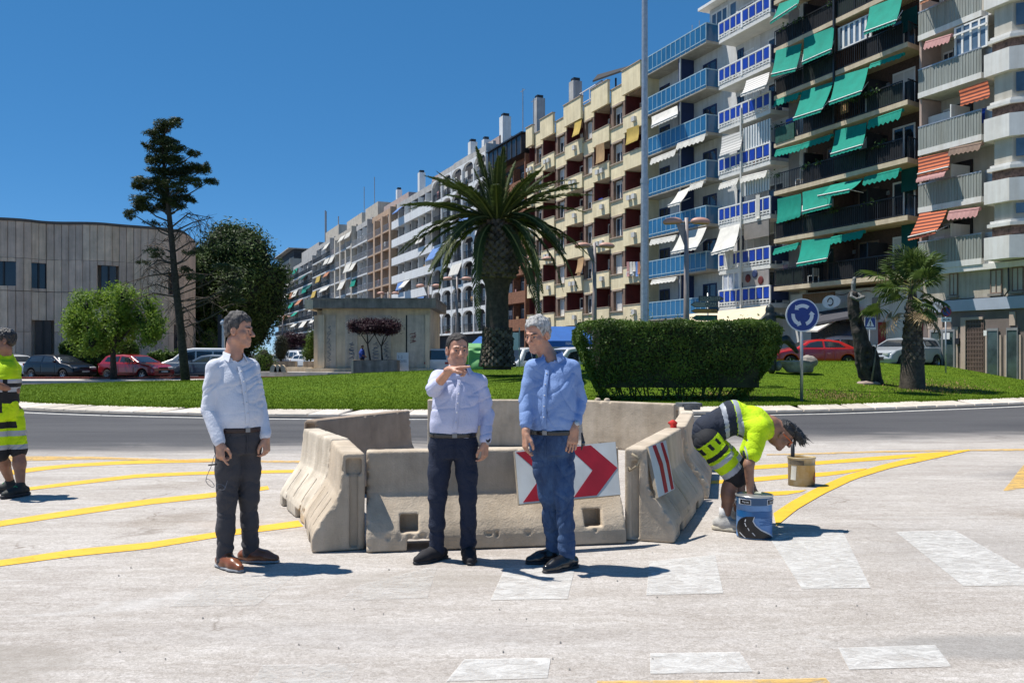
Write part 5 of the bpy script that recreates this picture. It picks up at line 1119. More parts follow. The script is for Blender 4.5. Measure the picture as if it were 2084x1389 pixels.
# pedestrian crossing sign
Y = 41; p = at(1771, 735, Y); t = thing('crossing_sign', 'square blue pedestrian crossing sign behind the leaning driftwood sculpture', 'traffic sign', (p.x, p.y, 0)); zc = at(1771, 658, Y).z
MB().tube([(0, .06, 0), (0, .06, zc+.2)], .03, 8).build('pole', GPOLE, t, True); s_ = .26
plate(t, 'panel', [(-s_, -s_*1.15), (s_, -s_*1.15), (s_, s_*1.15), (-s_, s_*1.15)], 0, .02, WHS, (0, 0, zc)); plate(t, 'blue_field', [(-s_*.93, -s_*1.08), (s_*.93, -s_*1.08), (s_*.93, s_*1.08), (-s_*.93, s_*1.08)], -.004, .003, BLUS, (0, 0, zc)); plate(t, 'triangle', [(-s_*.72, -s_*.55), (s_*.72, -s_*.55), (0, s_*.95)], -.008, .003, WHS, (0, 0, zc))
plate(t, 'walking_figure', [(-.04, -.12), (-.02, -.12), (.0, -.04), (.03, -.12), (.05, -.12), (.02, -.01), (.03, .05), (.06, .02), (.03, .08), (.015, .13), (-.015, .13), (-.03, .08), (-.05, .0), (-.01, .05), (-.01, -.02)], -.012, .003, BLACKM, (0, 0, zc-.02)); plate(t, 'base_bar', [(-s_*.93, -s_*1.02), (s_*.93, -s_*1.02), (s_*.93, -s_*.72), (-s_*.93, -s_*.72)], -.008, .003, WHS, (0, 0, zc))
# no parking sign
Y = 36; p = at(1926, 738, Y); t = thing('no_parking_sign', 'round blue and red no parking sign by the taupe shopfront', 'traffic sign', (p.x, p.y, 0)); zc = at(1927, 634, Y).z; REDS = mat('red sign film', (.30, .01, .02), .4)
MB().tube([(0, .05, 0), (0, .05, zc+.2)], .033, 8).build('pole', GPOLE, t, True); plate(t, 'rim', disc(.21), 0, .02, REDS, (0, 0, zc)); plate(t, 'disc', disc(.165), -.004, .003, BLUS, (0, 0, zc)); plate(t, 'slash', [(-.13, .10), (-.10, .13), (.13, -.10), (.10, -.13)], -.008, .003, REDS, (0, 0, zc))
plate(t, 'plate', [(-.21, -.42), (.21, -.42), (.21, -.23), (-.21, -.23)], 0, .015, WHS, (0, 0, zc)); plate(t, 'arrow', [(-.16, -.33), (-.08, -.29), (-.08, -.32), (.08, -.32), (.08, -.29), (.16, -.33), (.08, -.37), (.08, -.34), (-.08, -.34), (-.08, -.37)], -.004, .003, BLACKM, (0, 0, zc))
# direction signs
Y = 43; p = at(1441, 740, Y); t = thing('direction_signpost', 'stack of arrow-shaped direction boards showing just above the hedge', 'signpost', (p.x, p.y, 0)); px2 = lambda x: (x-1441)/FP*Y; zz = lambda y: CH+(HZ-y)/FP*Y
MB().tube([(0, .06, 0), (0, .06, zz(596))], .04, 8).build('pole', GPOLE, t, True)
GRYS, YELS, GRNS = mat('grey sign film', (.26, .25, .24), .5), mat('orange sign film', (.40, .19, .04), .5), mat('dark green sign film', (.01, .09, .06), .5)
def arrowb(x0, x1, y0, y1, m, txt, left=True, tx=0, ts=.24):
    a, b_, c, d = px2(x0), px2(x1), zz(y1), zz(y0); h = (c+d)/2; e = .035
    P = [(a+.22, c), (b_, c), (b_, d), (a+.22, d), (a, h)] if left else [(a, c), (b_-.22, c), (b_, h), (b_-.22, d), (a, d)]
    plate(t, 'arrow_board', P, 0, .03, BLACKM); Q = [(h_x*(1-.05/abs(b_-a)*2)+((a+b_)/2)*(.05/abs(b_-a)*2), h+(q-h)*.82) for h_x, q in P]; plate(t, 'arrow_face', Q, -.004, .003, m)
    if txt: text(txt, ts, BLACKM, t, (px2(tx), -.008, h), (R(90), 0, 0), sx=.85)
arrowb(1422, 1474, 602, 613, GRYS, 'SERRATELLA', False, 1446, .26); arrowb(1405, 1461, 614, 625, GRYS, 'GRAU', True, 1447, .26); arrowb(1406, 1461, 628, 637, YELS, 'APC', True, 1453, .2); arrowb(1408, 1460, 641, 652, GRNS, '', True, 1450)
# double-headed street lamps (terracotta shades)
TSH = mat('terracotta lamp shade', (.50, .27, .20), .5, .08, 3); LPOL = mat('brownish grey lamp pole', (.26, .22, .205), .5, .1, 5)
def street_lamp(px, ytop, Y, label, span, ang=0, base=740):
    p = at(px, ytop, Y); H = p.z; t = thing('street_lamp', label, 'street lamp', (p.x, p.y, 0), ang, 'double street lamps with terracotta shades'); L = span/2
    MB().tube([(0, 0, 0), (0, 0, H*.5), (0, 0, H+.15)], [.13, .10, .07], 10).build('pole', LPOL, t, True)
    MB().tube([(-L*.62, 0, H-.0), (L*.62, 0, H-.0)], .045, 8).build('arm', LPOL, t)
    MB().add([(-.36, -.02, H-.06), (-.06, -.02, H-.06), (-.06, -.02, H-.85), (-.36, .02, H-.06), (-.06, .02, H-.06), (-.06, .02, H-.85)], [(0, 1, 2), (5, 4, 3), (0, 3, 4, 1), (1, 4, 5, 2), (2, 5, 3, 0)]).build('bracket', LPOL, t)
    for sg in (-1, 1):
        s = SDF((-.6, -.3, -.2), (.6, .3, .3), .03); s.ell((0, 0, 0), (.34, .19, .15), None, .02)
        s.field(lambda x, y, z: z+.03+0*x+0*y, k=.02, op='-') if 0 else None
        k = ('lamp',)
        if k not in CUBES: s.ell((0, 0, -.19), (.34, .22, .14), None, .02, '-'); CUBES[k] = s.mesh('lamp_shade', TSH)
        h = link('lamp_shade', CUBES[k], t, (sg*(L-.32), 0, H+.02)); h.rotation_euler = (0, sg*.06, 0)
    return t
street_lamp(1397, 452, 30, 'double street lamp in front of the blue glass balconies', 1.62)
street_lamp(1210, 501, 37, 'double street lamp in front of the cream block', 1.70); street_lamp(1095, 528, 44, 'double street lamp just right of the big palm', 1.75)
for px, y, Y, sp, wh in ((930, 568, 56, 1.9, 'the white arched block'), (872, 582, 66, 1.9, 'the kiosk roof, right half'), (790, 597, 78, 2, 'the kiosk roof, middle'), (714, 612, 92, 2, 'the kiosk roof, left half'), (575, 645, 110, 2.1, 'the far end of the avenue')): street_lamp(px, y, Y, 'distant double street lamp rising over '+wh, sp)
# tall mast
Y = 30; p = at(1312, 740, Y); t = thing('lighting_mast', 'very tall grey lighting mast rising out of the top of the picture', 'mast', (p.x, p.y, 0), 0)
MB().tube([(0, 0, 0), (0, 0, 7.5)], [.155, .135], 12).build('lower_shaft', METAL, t); MB().tube([(0, 0, 7.5), (0, 0, 20)], [.118, .085], 12).build('upper_shaft', METAL, t); MB().tube([(0, 0, 7.45), (0, 0, 7.6)], .15, 12).build('collar', METAL, t)
MB().lathe([(0, 20), (.7, 20), (.8, 20.3), (0, 20.5)], 12).build('lamp_ring', METAL, t)

# ================================================================ KIOSK AND SURROUNDINGS
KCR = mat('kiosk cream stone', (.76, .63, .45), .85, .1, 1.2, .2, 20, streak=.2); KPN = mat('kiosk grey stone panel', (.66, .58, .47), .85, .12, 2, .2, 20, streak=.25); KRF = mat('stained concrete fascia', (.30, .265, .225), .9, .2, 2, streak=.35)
Y = 58; gzk = .30
def kx(px, Yk=Y): return (px-CX)/FP*Yk
def kz(py, Yk=Y): return CH+(HZ-py)/FP*Yk
k0 = Vector((kx(656), Y, 0)); t = thing('kiosk', 'low flat-roofed cream stone kiosk with graffiti panels on the plaza', 'kiosk', (k0.x, k0.y, gzk)); o_ = lambda px: kx(px)-k0.x; oz = lambda py: kz(py)-gzk
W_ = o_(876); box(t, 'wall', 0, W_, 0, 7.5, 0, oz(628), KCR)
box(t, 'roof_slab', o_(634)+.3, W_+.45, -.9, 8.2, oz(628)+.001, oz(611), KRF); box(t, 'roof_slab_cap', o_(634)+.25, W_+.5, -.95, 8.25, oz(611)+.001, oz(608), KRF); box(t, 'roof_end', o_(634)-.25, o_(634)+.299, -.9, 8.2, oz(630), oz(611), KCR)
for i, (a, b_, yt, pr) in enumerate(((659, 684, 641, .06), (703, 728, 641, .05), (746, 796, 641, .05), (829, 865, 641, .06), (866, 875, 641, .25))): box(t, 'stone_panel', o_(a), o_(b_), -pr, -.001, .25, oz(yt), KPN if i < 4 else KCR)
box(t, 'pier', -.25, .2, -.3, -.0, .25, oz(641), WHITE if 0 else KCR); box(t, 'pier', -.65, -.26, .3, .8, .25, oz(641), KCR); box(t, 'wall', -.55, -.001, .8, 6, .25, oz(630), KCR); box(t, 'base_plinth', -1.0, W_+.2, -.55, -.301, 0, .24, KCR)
box(t, 'dark_gap', o_(826), o_(829), -.02, .0, .25, oz(641), DARK)
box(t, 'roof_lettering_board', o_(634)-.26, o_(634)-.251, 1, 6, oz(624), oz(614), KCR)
GRF1, GRF2 = mat('grey graffiti paint', (.20, .22, .27), .7), mat('dull red graffiti paint', (.26, .10, .10), .7); gr = random.Random(4)
def scribble(x0, x1, z0, z1, m, n, w=.035, y=-.066):
    pts = []; x = (x0+x1)/2; z = z1
    for i in range(n): pts.append((x0+(x1-x0)*(.5+.45*math.sin(i*1.9+gr.random())), y, z1+(z0-z1)*i/(n-1)+gr.uniform(-.08, .08)))
    mb_ = MB(); mb_.tube(pts, w*.5, 4); mb_.build('graffiti', m, t)
scribble(o_(665), o_(675), oz(735), oz(660), GRF1, 26); scribble(o_(710), o_(722), oz(730), oz(695), GRF1, 22, .05); scribble(o_(757), o_(772), oz(735), oz(695), GRF1, 22, .04); scribble(o_(780), o_(792), oz(735), oz(695), GRF1, 22, .04); scribble(o_(834), o_(848), oz(695), oz(676), GRF2, 16, .05, -.07)
# planter with two purple-leaved trees
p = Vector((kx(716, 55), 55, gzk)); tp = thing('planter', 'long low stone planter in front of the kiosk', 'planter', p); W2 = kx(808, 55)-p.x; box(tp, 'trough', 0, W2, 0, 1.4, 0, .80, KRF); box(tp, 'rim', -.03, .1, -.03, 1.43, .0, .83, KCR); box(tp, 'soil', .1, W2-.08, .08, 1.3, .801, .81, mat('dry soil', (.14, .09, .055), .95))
# notice board
p = Vector((kx(807, 56.5), 56.5, gzk)); tb = thing('notice_board', 'small white poster board propped against the kiosk wall', 'board', p); w_ = kx(831, 56.5)-p.x; box(tb, 'panel', 0, w_, .1, .14, .05, kz(717, 56.5)-gzk, WHS)
text('2-2', .26, GRF1, tb, (.22, .095, 1.0), (R(90), 0, 0)); text('JOVES', .24, GRF1, tb, (w_*.5, .095, .72), (R(90), 0, 0), sx=.85)
# square planters with clipped shrubs, stone benches
def square_planter(px, Yp, w, label):
    p = Vector((kx(px, Yp), Yp, gzk)); t_ = thing('square_planter', label, 'planter', p); box(t_, 'trough', -w/2, w/2, -w/2, w/2, 0, .68, KRF); box(t_, 'painted_lit_side', -w/2-.02, -w/2-.001, -w/2, w/2, 0, .68, KCR); box(t_, 'soil', -w/2+.06, w/2-.06, -w/2+.06, w/2-.06, .681, .69, MC['dry soil']); return p  # thin paler slab paints sunlight onto the trough's left side
SQP = [square_planter(592, 62, .75, 'empty square stone planter left of the kiosk'), square_planter(631, 60, .75, 'square stone planter with a twisted cypress at the kiosk corner'), square_planter(571, 62, .9, 'dark square planter carrying an egg-shaped shrub')]
for i in range(3):
    mb_ = MB(); n = 8; P = [(-.25+.5*j/n, .48*math.sin(math.pi*j/n)**.5) for j in range(n+1)]; mb_.add([(x, 0, z) for x, z in P]+[(x, .35, z) for x, z in P], [tuple(range(n+1)), tuple(range(2*n+1, n, -1))]+[(j, j+1, n+2+j, n+1+j) for j in range(n)]+[(0, n+1, 2*n+1, n)])
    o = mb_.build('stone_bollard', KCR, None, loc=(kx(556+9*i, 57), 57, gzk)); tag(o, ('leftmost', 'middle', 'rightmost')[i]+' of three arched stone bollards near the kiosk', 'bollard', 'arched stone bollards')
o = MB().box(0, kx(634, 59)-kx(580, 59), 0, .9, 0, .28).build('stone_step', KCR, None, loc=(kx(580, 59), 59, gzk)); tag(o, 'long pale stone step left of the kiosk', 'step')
# ================================================================ RIBBED CONCRETE BUILDING ON THE LEFT
RIB = [mat('ribbed facade panel %d' % i, c, .92, .12, 1.2, .3, 14, streak=.22) for i, c in enumerate(((.72, .54, .42), (.63, .48, .38), (.78, .59, .44)))]
plan = [(-60, 55.5), (40, 56.2), (100, 57.8), (195, 57.8), (250, 59.0), (345, 60.5), (378, 62.5), (392, 66)]
t = thing('civic_building', 'large beige ribbed concrete building with dark windows on the left', 'building', (kx(-60, 55.5), 55.5, 0)); o0 = Vector((kx(-60, 55.5), 55.5, 0))
DWN = mat('dark tinted window', (.02, .025, .035), .12, .3, .6, spec=.7); TOPZ = 10.25
pl = np.array([(kx(a, b_), b_) for a, b_ in plan]); ti = np.arange(len(pl)); tf_ = np.linspace(0, len(pl)-1, 40); pl = np.stack([np.convolve(np.pad(np.interp(tf_, ti, pl[:, j]), 2, mode='edge'), np.ones(5)/5, 'valid') for j in (0, 1)], 1); seg = np.r_[0, np.cumsum(np.linalg.norm(np.diff(pl, axis=0), axis=1))]
def on_plan(s_):
    x, y = np.interp(s_, seg, pl[:, 0]), np.interp(s_, seg, pl[:, 1]); e = .05; x2, y2 = np.interp(s_+e, seg, pl[:, 0]), np.interp(s_+e, seg, pl[:, 1]); return Vector((x, y, 0)), math.atan2(y2-y, x2-x)
core = [(p_[0], p_[1]+.75) for p_ in pl]+[(kx(383, 76), 76), (pl[0][0]-3, 76)]
mb_ = MB(); mb_.prism([(x-o0.x, y-o0.y) for x, y in core], 0, TOPZ-.05); mb_.build('core_wall', RIB[1], t)
mb_ = MB(); P2 = [(x-o0.x, y-o0.y-.85) for x, y in core[:-2]]+[(x-o0.x, y-o0.y) for x, y in core[-2:]]; mb_.prism(P2, TOPZ-.049, TOPZ+.12); mb_.build('roof_edge', mat('dark roof edge', (.12, .105, .095), .9), t)
def s_of(px):
    S_ = np.linspace(0, seg[-1], 800); X = np.interp(S_, seg, pl[:, 0]); Yy = np.interp(S_, seg, pl[:, 1]); return S_[np.argmin(abs(X/Yy*FP+CX-px))]
# openings: (pixel left, right, ztop, zbot)
ops = [(s_of(-20), s_of(33), 7.55, 5.95), (s_of(64), s_of(97), 7.55, 5.85), (s_of(208), s_of(238), 7.5, 5.75), (s_of(73), s_of(105), 3.75, 0), (s_of(310), s_of(324), 3.7, 3.15), (s_of(353), s_of(376), 3.6, 1.6), (s_of(352), s_of(374), 7.2, 5.7)]
npan = int(seg[-1]/.46); gp = random.Random(3); w_ = seg[-1]/npan
def panel_mesh(m):
    bm = bmesh.new(); bmesh.ops.create_cube(bm, size=1, matrix=Matrix.Translation((.5, .5, .5))); bmesh.ops.bevel(bm, geom=[e for e in bm.edges if abs(e.verts[0].co.z-e.verts[1].co.z) > .5 and e.verts[0].co.y < .1], offset=.07, segments=1, affect='EDGES'); return bm_mesh('facade_panel', bm, m)
PM = [panel_mesh(m) for m in RIB]
for i in range(npan):
    s0, s1 = i*w_, (i+1)*w_; p_, a_ = on_plan(s0+.001)
    for j, (z0, z1) in enumerate(((0, 2.95), (2.98, 5.62), (5.66, 7.78), (7.8, TOPZ-.06))):
        ivs = [(z0, z1)]
        for (q0, q1, zt_, zb_) in ops:
            if s1 > q0+.08 and s0 < q1-.08:
                n_ = []
                for (a, b_) in ivs:
                    if zb_ > a: n_.append((a, min(b_, zb_)))
                    if zt_ < b_: n_.append((max(a, zt_), b_))
                ivs = [(a, b_) for a, b_ in n_ if b_-a > .03]
        for (a, b_) in ivs:
            o = link('facade_panel', PM[(i//7+j) % 3 if gp.random() < .7 else gp.randrange(3)], t, (p_.x-o0.x, p_.y-o0.y, a)); o.rotation_euler = (0, 0, a_); o.scale = (w_-.025, .3, b_-a)
for k_, (q0, q1, zt_, zb_) in enumerate(ops):
    p_, a_ = on_plan((q0+q1)/2); w2 = (q1-q0); r = thing('door' if k_ == 3 else 'window', None, None, (p_.x-o0.x, p_.y-o0.y, zb_), a_); r.parent = t
    link('pane', cube(DWN if k_ != 3 else mat('brown metal door', (.07, .055, .05), .5)), r, (-w2/2, .18, 0)).scale = (w2, .1, zt_-zb_); link('frame', cube(BLACKM), r, (-.05, .1, 0)).scale = (.1, .09, zt_-zb_)
HEDG_SPOTS = [(150, 230, 50.5, 1.15), (225, 265, 51, .9), (300, 360, 52, .8)]
# ================================================================ VEGETATION
def leafmat(name, c1, c2, tr=.3, sc=1.2): return mat(name, c1, .6, .2, sc, col2=c2, trans=tr, spec=.3)
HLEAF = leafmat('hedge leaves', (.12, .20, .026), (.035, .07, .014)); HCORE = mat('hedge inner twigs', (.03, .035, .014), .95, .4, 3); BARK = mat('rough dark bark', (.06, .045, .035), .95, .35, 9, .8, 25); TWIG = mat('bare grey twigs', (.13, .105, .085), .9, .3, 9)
def leaf_cloud(name, pts, nrm, size, m, seed=1, quad=True, aspect=.5, up=0.0, parent=None):
    """one leaf per point, roughly facing along nrm with scatter"""
    g = np.random.default_rng(seed); n = len(pts)
    d = nrm+g.normal(0, .75, (n, 3)); d[:, 2] += up; d /= np.linalg.norm(d, axis=1)[:, None]
    r = g.normal(0, 1, (n, 3)); a = np.cross(d, r); a /= np.linalg.norm(a, axis=1)[:, None]; b = np.cross(d, a)
    s = size*g.uniform(.6, 1.3, n)[:, None]; a = a*s; b = b*s*aspect
    v = np.stack([pts-a, pts+b*.9, pts+a, pts-b*.9], 1).reshape(-1, 3)
    return mesh(name, v, np.arange(4*n).reshape(-1, 4), m)
def core_mesh(name, cs, rs, m, vox, disp=.1):
    cs = np.array(cs, float); rs = np.array(rs, float); lo = (cs-rs).min(0)-.1; hi = (cs+rs).max(0)+.1; s = SDF(lo, hi, vox)
    for c, r in zip(cs, rs): s.ell(c, r, None, vox*1.5)
    return s.mesh(name, m, lambda p: disp*fbm(p*(1.2/max(vox*6, .1)), 2))
# ---- clipped hedge
def hedge(label, x0, x1, y0, y1, z0, z1, n, size, seed, taper=.0, cat='hedge', hang=True, m=HLEAF):
    g = np.random.default_rng(seed); cx, cy = (x0+x1)/2, (y0+y1)/2; t = thing('hedge', label, cat, (cx, cy, z0)); hx, hy, H = (x1-x0)/2, (y1-y0)/2, z1-z0
    P = []; N = []
    for _ in range(3):
        u = g.uniform(-1, 1, n); v = g.uniform(-1, 1, n)
        f = g.integers(0, 4, n)          # front, left, right, top
        zz = (v*.5+.5)
        k = 1-taper*np.clip(1-zz/.75, 0, 1)**1.3
        x = np.where(f == 0, u*hx*k, np.where(f == 1, -hx*k, np.where(f == 2, hx*k, u*hx))); y = np.where(f == 0, -hy*k, np.where(f == 3, v*hy, u*hy*k)); z = np.where(f == 3, H, zz*H)
        nx = np.where(f == 1, -1, np.where(f == 2, 1, 0)); ny = np.where(f == 0, -1, 0); nz_ = np.where(f == 3, 1, 0)
        # rounded shoulders and lumps
        q = np.stack([x, y, z], 1); d = -np.abs(g.normal(0, .085, n))+.10*vnoise(q*np.array([1.4, 1.4, 1.9])+seed)+.05*vnoise(q*4.1+seed)+.03
        q = q+np.stack([nx, ny, nz_], 1)*d[:, None]
        ed = np.maximum(np.abs(q[:, 0])/hx-.86, 0)/.14; q[:, 2] -= .14*ed**2*(z > H*.8)
        low = (z < .17*H+.16*vnoise(q*1.7)*H) & (g.random(n) < .6); q = q[~low] if hang else q; N_ = np.stack([nx, ny, nz_], 1).astype(float); N_ = N_[~low] if hang else N_
        P.append(q); N.append(N_)
    P = np.vstack(P); N = np.vstack(N)
    # upright shoots on top
    ns = int((x1-x0)*26); sx = g.uniform(-hx, hx, ns)*.98; sy = g.uniform(-hy, hy, ns)*.9; k_ = 5; hh = g.gamma(1.4, .06, ns)*(1+1.6*np.exp(-((sx+hx*.3)/.35)**2))
    Q = np.repeat(np.stack([sx, sy, np.full(ns, H)], 1), k_, 0); Q[:, 2] += np.tile(np.linspace(0, 1, k_), ns)*np.repeat(hh, k_); Q += g.normal(0, .012, Q.shape)
    P = np.vstack([P, Q]); N = np.vstack([N, np.tile([0, -.3, 1.], (len(Q), 1))])
    link('foliage', leaf_cloud('foliage', P, N, size, m, seed, up=.25), t)
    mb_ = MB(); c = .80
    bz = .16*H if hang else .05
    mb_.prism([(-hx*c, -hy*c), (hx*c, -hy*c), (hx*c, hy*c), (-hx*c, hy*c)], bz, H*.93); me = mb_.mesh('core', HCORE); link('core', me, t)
    if hang:
        mb_ = MB()
        for i in range(int((x1-x0)*5)):
            x = g.uniform(-hx, hx)*.7; y = g.uniform(-hy, hy)*.5; a, b_ = g.normal(0, .22), g.normal(0, .15); mb_.tube([(x*.85, y, -.05), (x+a*.4, y+b_*.5, H*.25), (x+a, y+b_, H*.5)], [.028, .02, .012], 5)
            if i % 2: mb_.tube([(x+a*.4, y+b_*.5-.2, H*.25), (x+a*1.5, y+b_-.45, H*.45)], [.012, .006], 4)
        mb_.build('stem', TWIG, t)
    return t
z_ = gz(4.5, 25.3)
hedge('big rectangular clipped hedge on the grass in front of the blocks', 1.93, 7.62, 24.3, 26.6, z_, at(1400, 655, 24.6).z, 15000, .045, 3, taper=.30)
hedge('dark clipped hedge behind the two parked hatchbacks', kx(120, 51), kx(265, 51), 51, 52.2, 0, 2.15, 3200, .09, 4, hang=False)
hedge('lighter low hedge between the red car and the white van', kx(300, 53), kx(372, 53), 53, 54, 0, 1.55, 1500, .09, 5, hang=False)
# ---- round crowns
def tree(label, loc, blobs, n, size, m, seed, trunk, kind='tree', group=None, aspect=.5, up=.1, name='broadleaf_tree', corem=None, fill=.80, clump=None, vox=.22, trunkm=None, core=True):
    """blobs: (x, y, z, rx, ry, rz) in local coordinates; leaves sit in small clumps on their surfaces"""
    g = np.random.default_rng(seed); t = thing(name, label, kind, loc, 0, group); B = np.array(blobs, float); w = (B[:, 3]*B[:, 5]); w = w/w.sum()
    k = clump or 14; nc = n//k; bi = g.choice(len(B), nc, p=w); d = g.normal(0, 1, (nc, 3)); d /= np.linalg.norm(d, axis=1)[:, None]; rad = 1-np.abs(g.normal(0, .10, nc))
    c = B[bi, :3]+d*B[bi, 3:]*rad[:, None]; c += d*(.10*B[bi, 3:].min(1)*vnoise(c*2.1+seed))[:, None]
    P = np.repeat(c, k, 0)+g.normal(0, 1, (nc*k, 3))*size*2.3*np.array([1, 1, .8]); N = np.repeat(d, k, 0)
    link('crown', leaf_cloud('crown', P, N, size, m, seed, aspect=aspect, up=up), t)
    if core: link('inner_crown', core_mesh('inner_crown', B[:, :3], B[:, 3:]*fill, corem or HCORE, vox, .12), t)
    mb_ = MB()
    for pts, rd in trunk: mb_.tube(pts, rd, 9)
    mb_.build('trunk', trunkm or BARK, t, True)
    return t
def rb(n, R3, r, seed, z0=0, sq=1.0, c=(0, 0)):
    g = random.Random(seed); out = []
    while len(out) < n:
        p = [g.uniform(-1, 1) for _ in range(3)]
        if sum(x*x for x in p) > 1: continue
        rr = r*g.uniform(.75, 1.25); out.append((c[0]+p[0]*(R3[0]-rr*.8), c[1]+p[1]*(R3[1]-rr*.8), z0+p[2]*(R3[2]-rr*.8), rr, rr, rr*sq))
    return out
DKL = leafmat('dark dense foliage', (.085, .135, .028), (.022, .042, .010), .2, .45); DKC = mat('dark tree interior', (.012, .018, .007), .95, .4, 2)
# big dark tree, photo: x 385-585, y 462-700
Yt = 74; c0 = at(470, 590, Yt); t_ = rb(34, (4.6, 4.2, 4.6), 1.35, 5, 0)
sc_ = Yt/FP
bl = [((px-480)*sc_, dy, CH+(HZ-py)*sc_, rx*sc_, rx*sc_, rz*sc_) for px, py, rx, rz, dy in ((478, 512, 48, 48, 0), (430, 530, 40, 45, 1), (520, 520, 34, 42, -1), (455, 492, 34, 28, 0), (498, 486, 30, 24, 0), (536, 560, 34, 34, -1), (560, 575, 22, 30, 0), (500, 590, 52, 52, -1.5), (430, 600, 45, 60, 0), (470, 650, 60, 50, 0), (530, 630, 40, 42, 0), (420, 560, 34, 40, -1), (400, 650, 25, 50, 1), (400, 540, 20, 35, 1), (552, 610, 24, 34, 0), (570, 560, 10, 22, 0), (465, 470, 22, 12, 0), (500, 668, 40, 34, 0), (440, 692, 40, 34, 0), (478, 705, 40, 30, 0), (405, 700, 24, 30, 0), (522, 672, 26, 26, 0))]
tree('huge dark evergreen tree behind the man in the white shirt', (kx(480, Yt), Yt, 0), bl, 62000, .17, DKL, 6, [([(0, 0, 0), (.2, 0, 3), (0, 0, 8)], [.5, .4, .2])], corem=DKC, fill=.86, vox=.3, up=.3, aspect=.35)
for i, (px, py, rx, rz, Yb, lab) in enumerate(((536, 735, 20, 26, 60, 'rounded green bush left of the stone bollards'), (428, 695, 12, 22, 66, 'pale green upright bush under the dark tree'))):
    tree(lab, (kx(px, Yb), Yb, 0), [((dx)*Yb/FP*.5, 0, CH+(HZ-py+dz)*Yb/FP, rx*.75*Yb/FP, .6, rz*.75*Yb/FP) for dx, dz in ((-10, -6), (12, -4), (0, 8), (-4, -16), (8, -18))], 3500, .07, HLEAF, 40+i, [([(0, 0, 0), (0, 0, 1)], [.08, .04])], 'bush', name='bush', vox=.12)
# small bright round tree, photo: x 130-322, y 577-725, trunk 228
GL = leafmat('bright mulberry leaves', (.26, .38, .045), (.08, .15, .02), .4, 1.0); Yt = 47; sc_ = Yt/FP
g = random.Random(12); bl = []
for i in range(46):
    a = g.uniform(-1, 1); px = 228+a*84; hh = math.sqrt(max(0, 1-a*a)); py = 662+g.uniform(-1, .85)*hh*66; bl.append(((px-228)*sc_, g.uniform(-1, 1)*1.7*hh, CH+(HZ-py)*sc_, .38, .38, .62))
for px in (157, 180, 200, 225, 246, 268, 292): bl.append(((px-228)*sc_, g.uniform(-.6, .6), CH+(HZ-(596+abs(px-222)*.28))*sc_, .24, .24, .55))
tree('small round bright green tree in front of the ribbed building', (kx(232, Yt), Yt, 0), bl, 26000, .085, GL, 7, [([(.0, 0, 0), (-.05, 0, 1.4), (.05, 0, 2.4)], [.2, .14, .1])]+[([(0, 0, 1.9), (x*.5, y*.5, 2.6), (x, y, 3.6)], [.09, .06, .03]) for x, y in ((-1.2, 0), (-.5, .6), (.5, -.5), (1.3, .1), (.1, .8))], vox=.14, fill=.42, corem=DKC, up=.6, clump=22)
# purple-leaved trees in the planter and along the avenue
PUR = leafmat('purple plum leaves', (.060, .018, .028), (.018, .007, .012), .15, 2)
for i, (c_, tr, lab) in enumerate((((745, 664, 34, 13), [(754, 735), (748, 700), (748, 680)], 'purple-leaved tree leaning left in the planter'), ((783, 664, 28, 13), [(778, 735), (776, 705), (782, 682)], 'purple-leaved tree on the right in the planter'))):
    Yb = 55.7; s_ = Yb/FP; X = lambda px: (px-c_[0])*s_; Zf = lambda py: CH+(HZ-py)*s_-.3; g = random.Random(30+i)
    bl = [(g.uniform(-1, 1)*c_[2]*s_*.8, g.uniform(-.6, .6), Zf(c_[1])+g.uniform(-1, 1)*c_[3]*s_*.6, .30, .30, .24) for _ in range(22)]
    tree(lab, (kx(c_[0], Yb), Yb, .3), bl, 9000, .055, PUR, 50+i, [([(X(p[0]), 0, Zf(p[1])) for p in tr], [.06, .05, .03])]+[([(X(tr[1][0]), 0, Zf(tr[1][1])), (X(tr[1][0])+dx, .1, Zf(672))], [.035, .02]) for dx in (-.6, .6)], fill=.6, vox=.12, corem=mat('purple tree interior', (.02, .008, .012), .9), name='plum_tree')
for i, (px, py, rx) in enumerate(((598, 692, 16), (620, 694, 14), (585, 698, 10))):
    Yb = 88+5*i; s_ = Yb/FP; g = random.Random(60+i); bl = [(g.uniform(-1, 1)*rx*s_*.7, 0, CH+(HZ-py)*s_+g.uniform(-.4, .4), .5, .5, .4) for _ in range(8)]
    tree(('leftmost', 'middle', 'third')[0] and ('purple street tree above the parked cars, largest one', 'purple street tree beside the kiosk edge', 'small purple street tree far down the avenue')[i], (kx(px, Yb), Yb, 0), bl, 2500, .1, PUR, 70+i, [([(0, 0, 0), (0, 0, CH+(HZ-py)*s_)], [.1, .05])], fill=.7, vox=.2, corem=MC['purple tree interior'], name='plum_tree')
# egg shrub and twisted cypress in planters
tree('egg-shaped dark clipped shrub in the dark planter', (SQP[2].x, SQP[2].y+.1, .98), [(0, 0, 1.0, .40, .40, .75), (0, 0, .6, .34, .34, .5), (.02, 0, 1.4, .32, .32, .45)], 5000, .05, mat('blackish shrub leaves', (.018, .026, .012), .7, .3, 2), 80, [([(0, 0, 0), (0, 0, .5)], [.06, .05])], 'shrub', name='shrub', vox=.08, fill=.9)
tree('twisted dark green cypress growing out of the corner planter', (SQP[1].x, SQP[1].y+.1, .98), [(-.1, 0, .5, .36, .36, .42), (.05, 0, 1.0, .30, .3, .4), (.0, 0, 1.45, .22, .22, .35), (.12, 0, 1.85, .12, .12, .3)], 5000, .05, HLEAF, 81, [([(0, 0, 0), (0, 0, .5)], [.06, .05])], 'shrub', name='cypress', vox=.08, fill=.8)

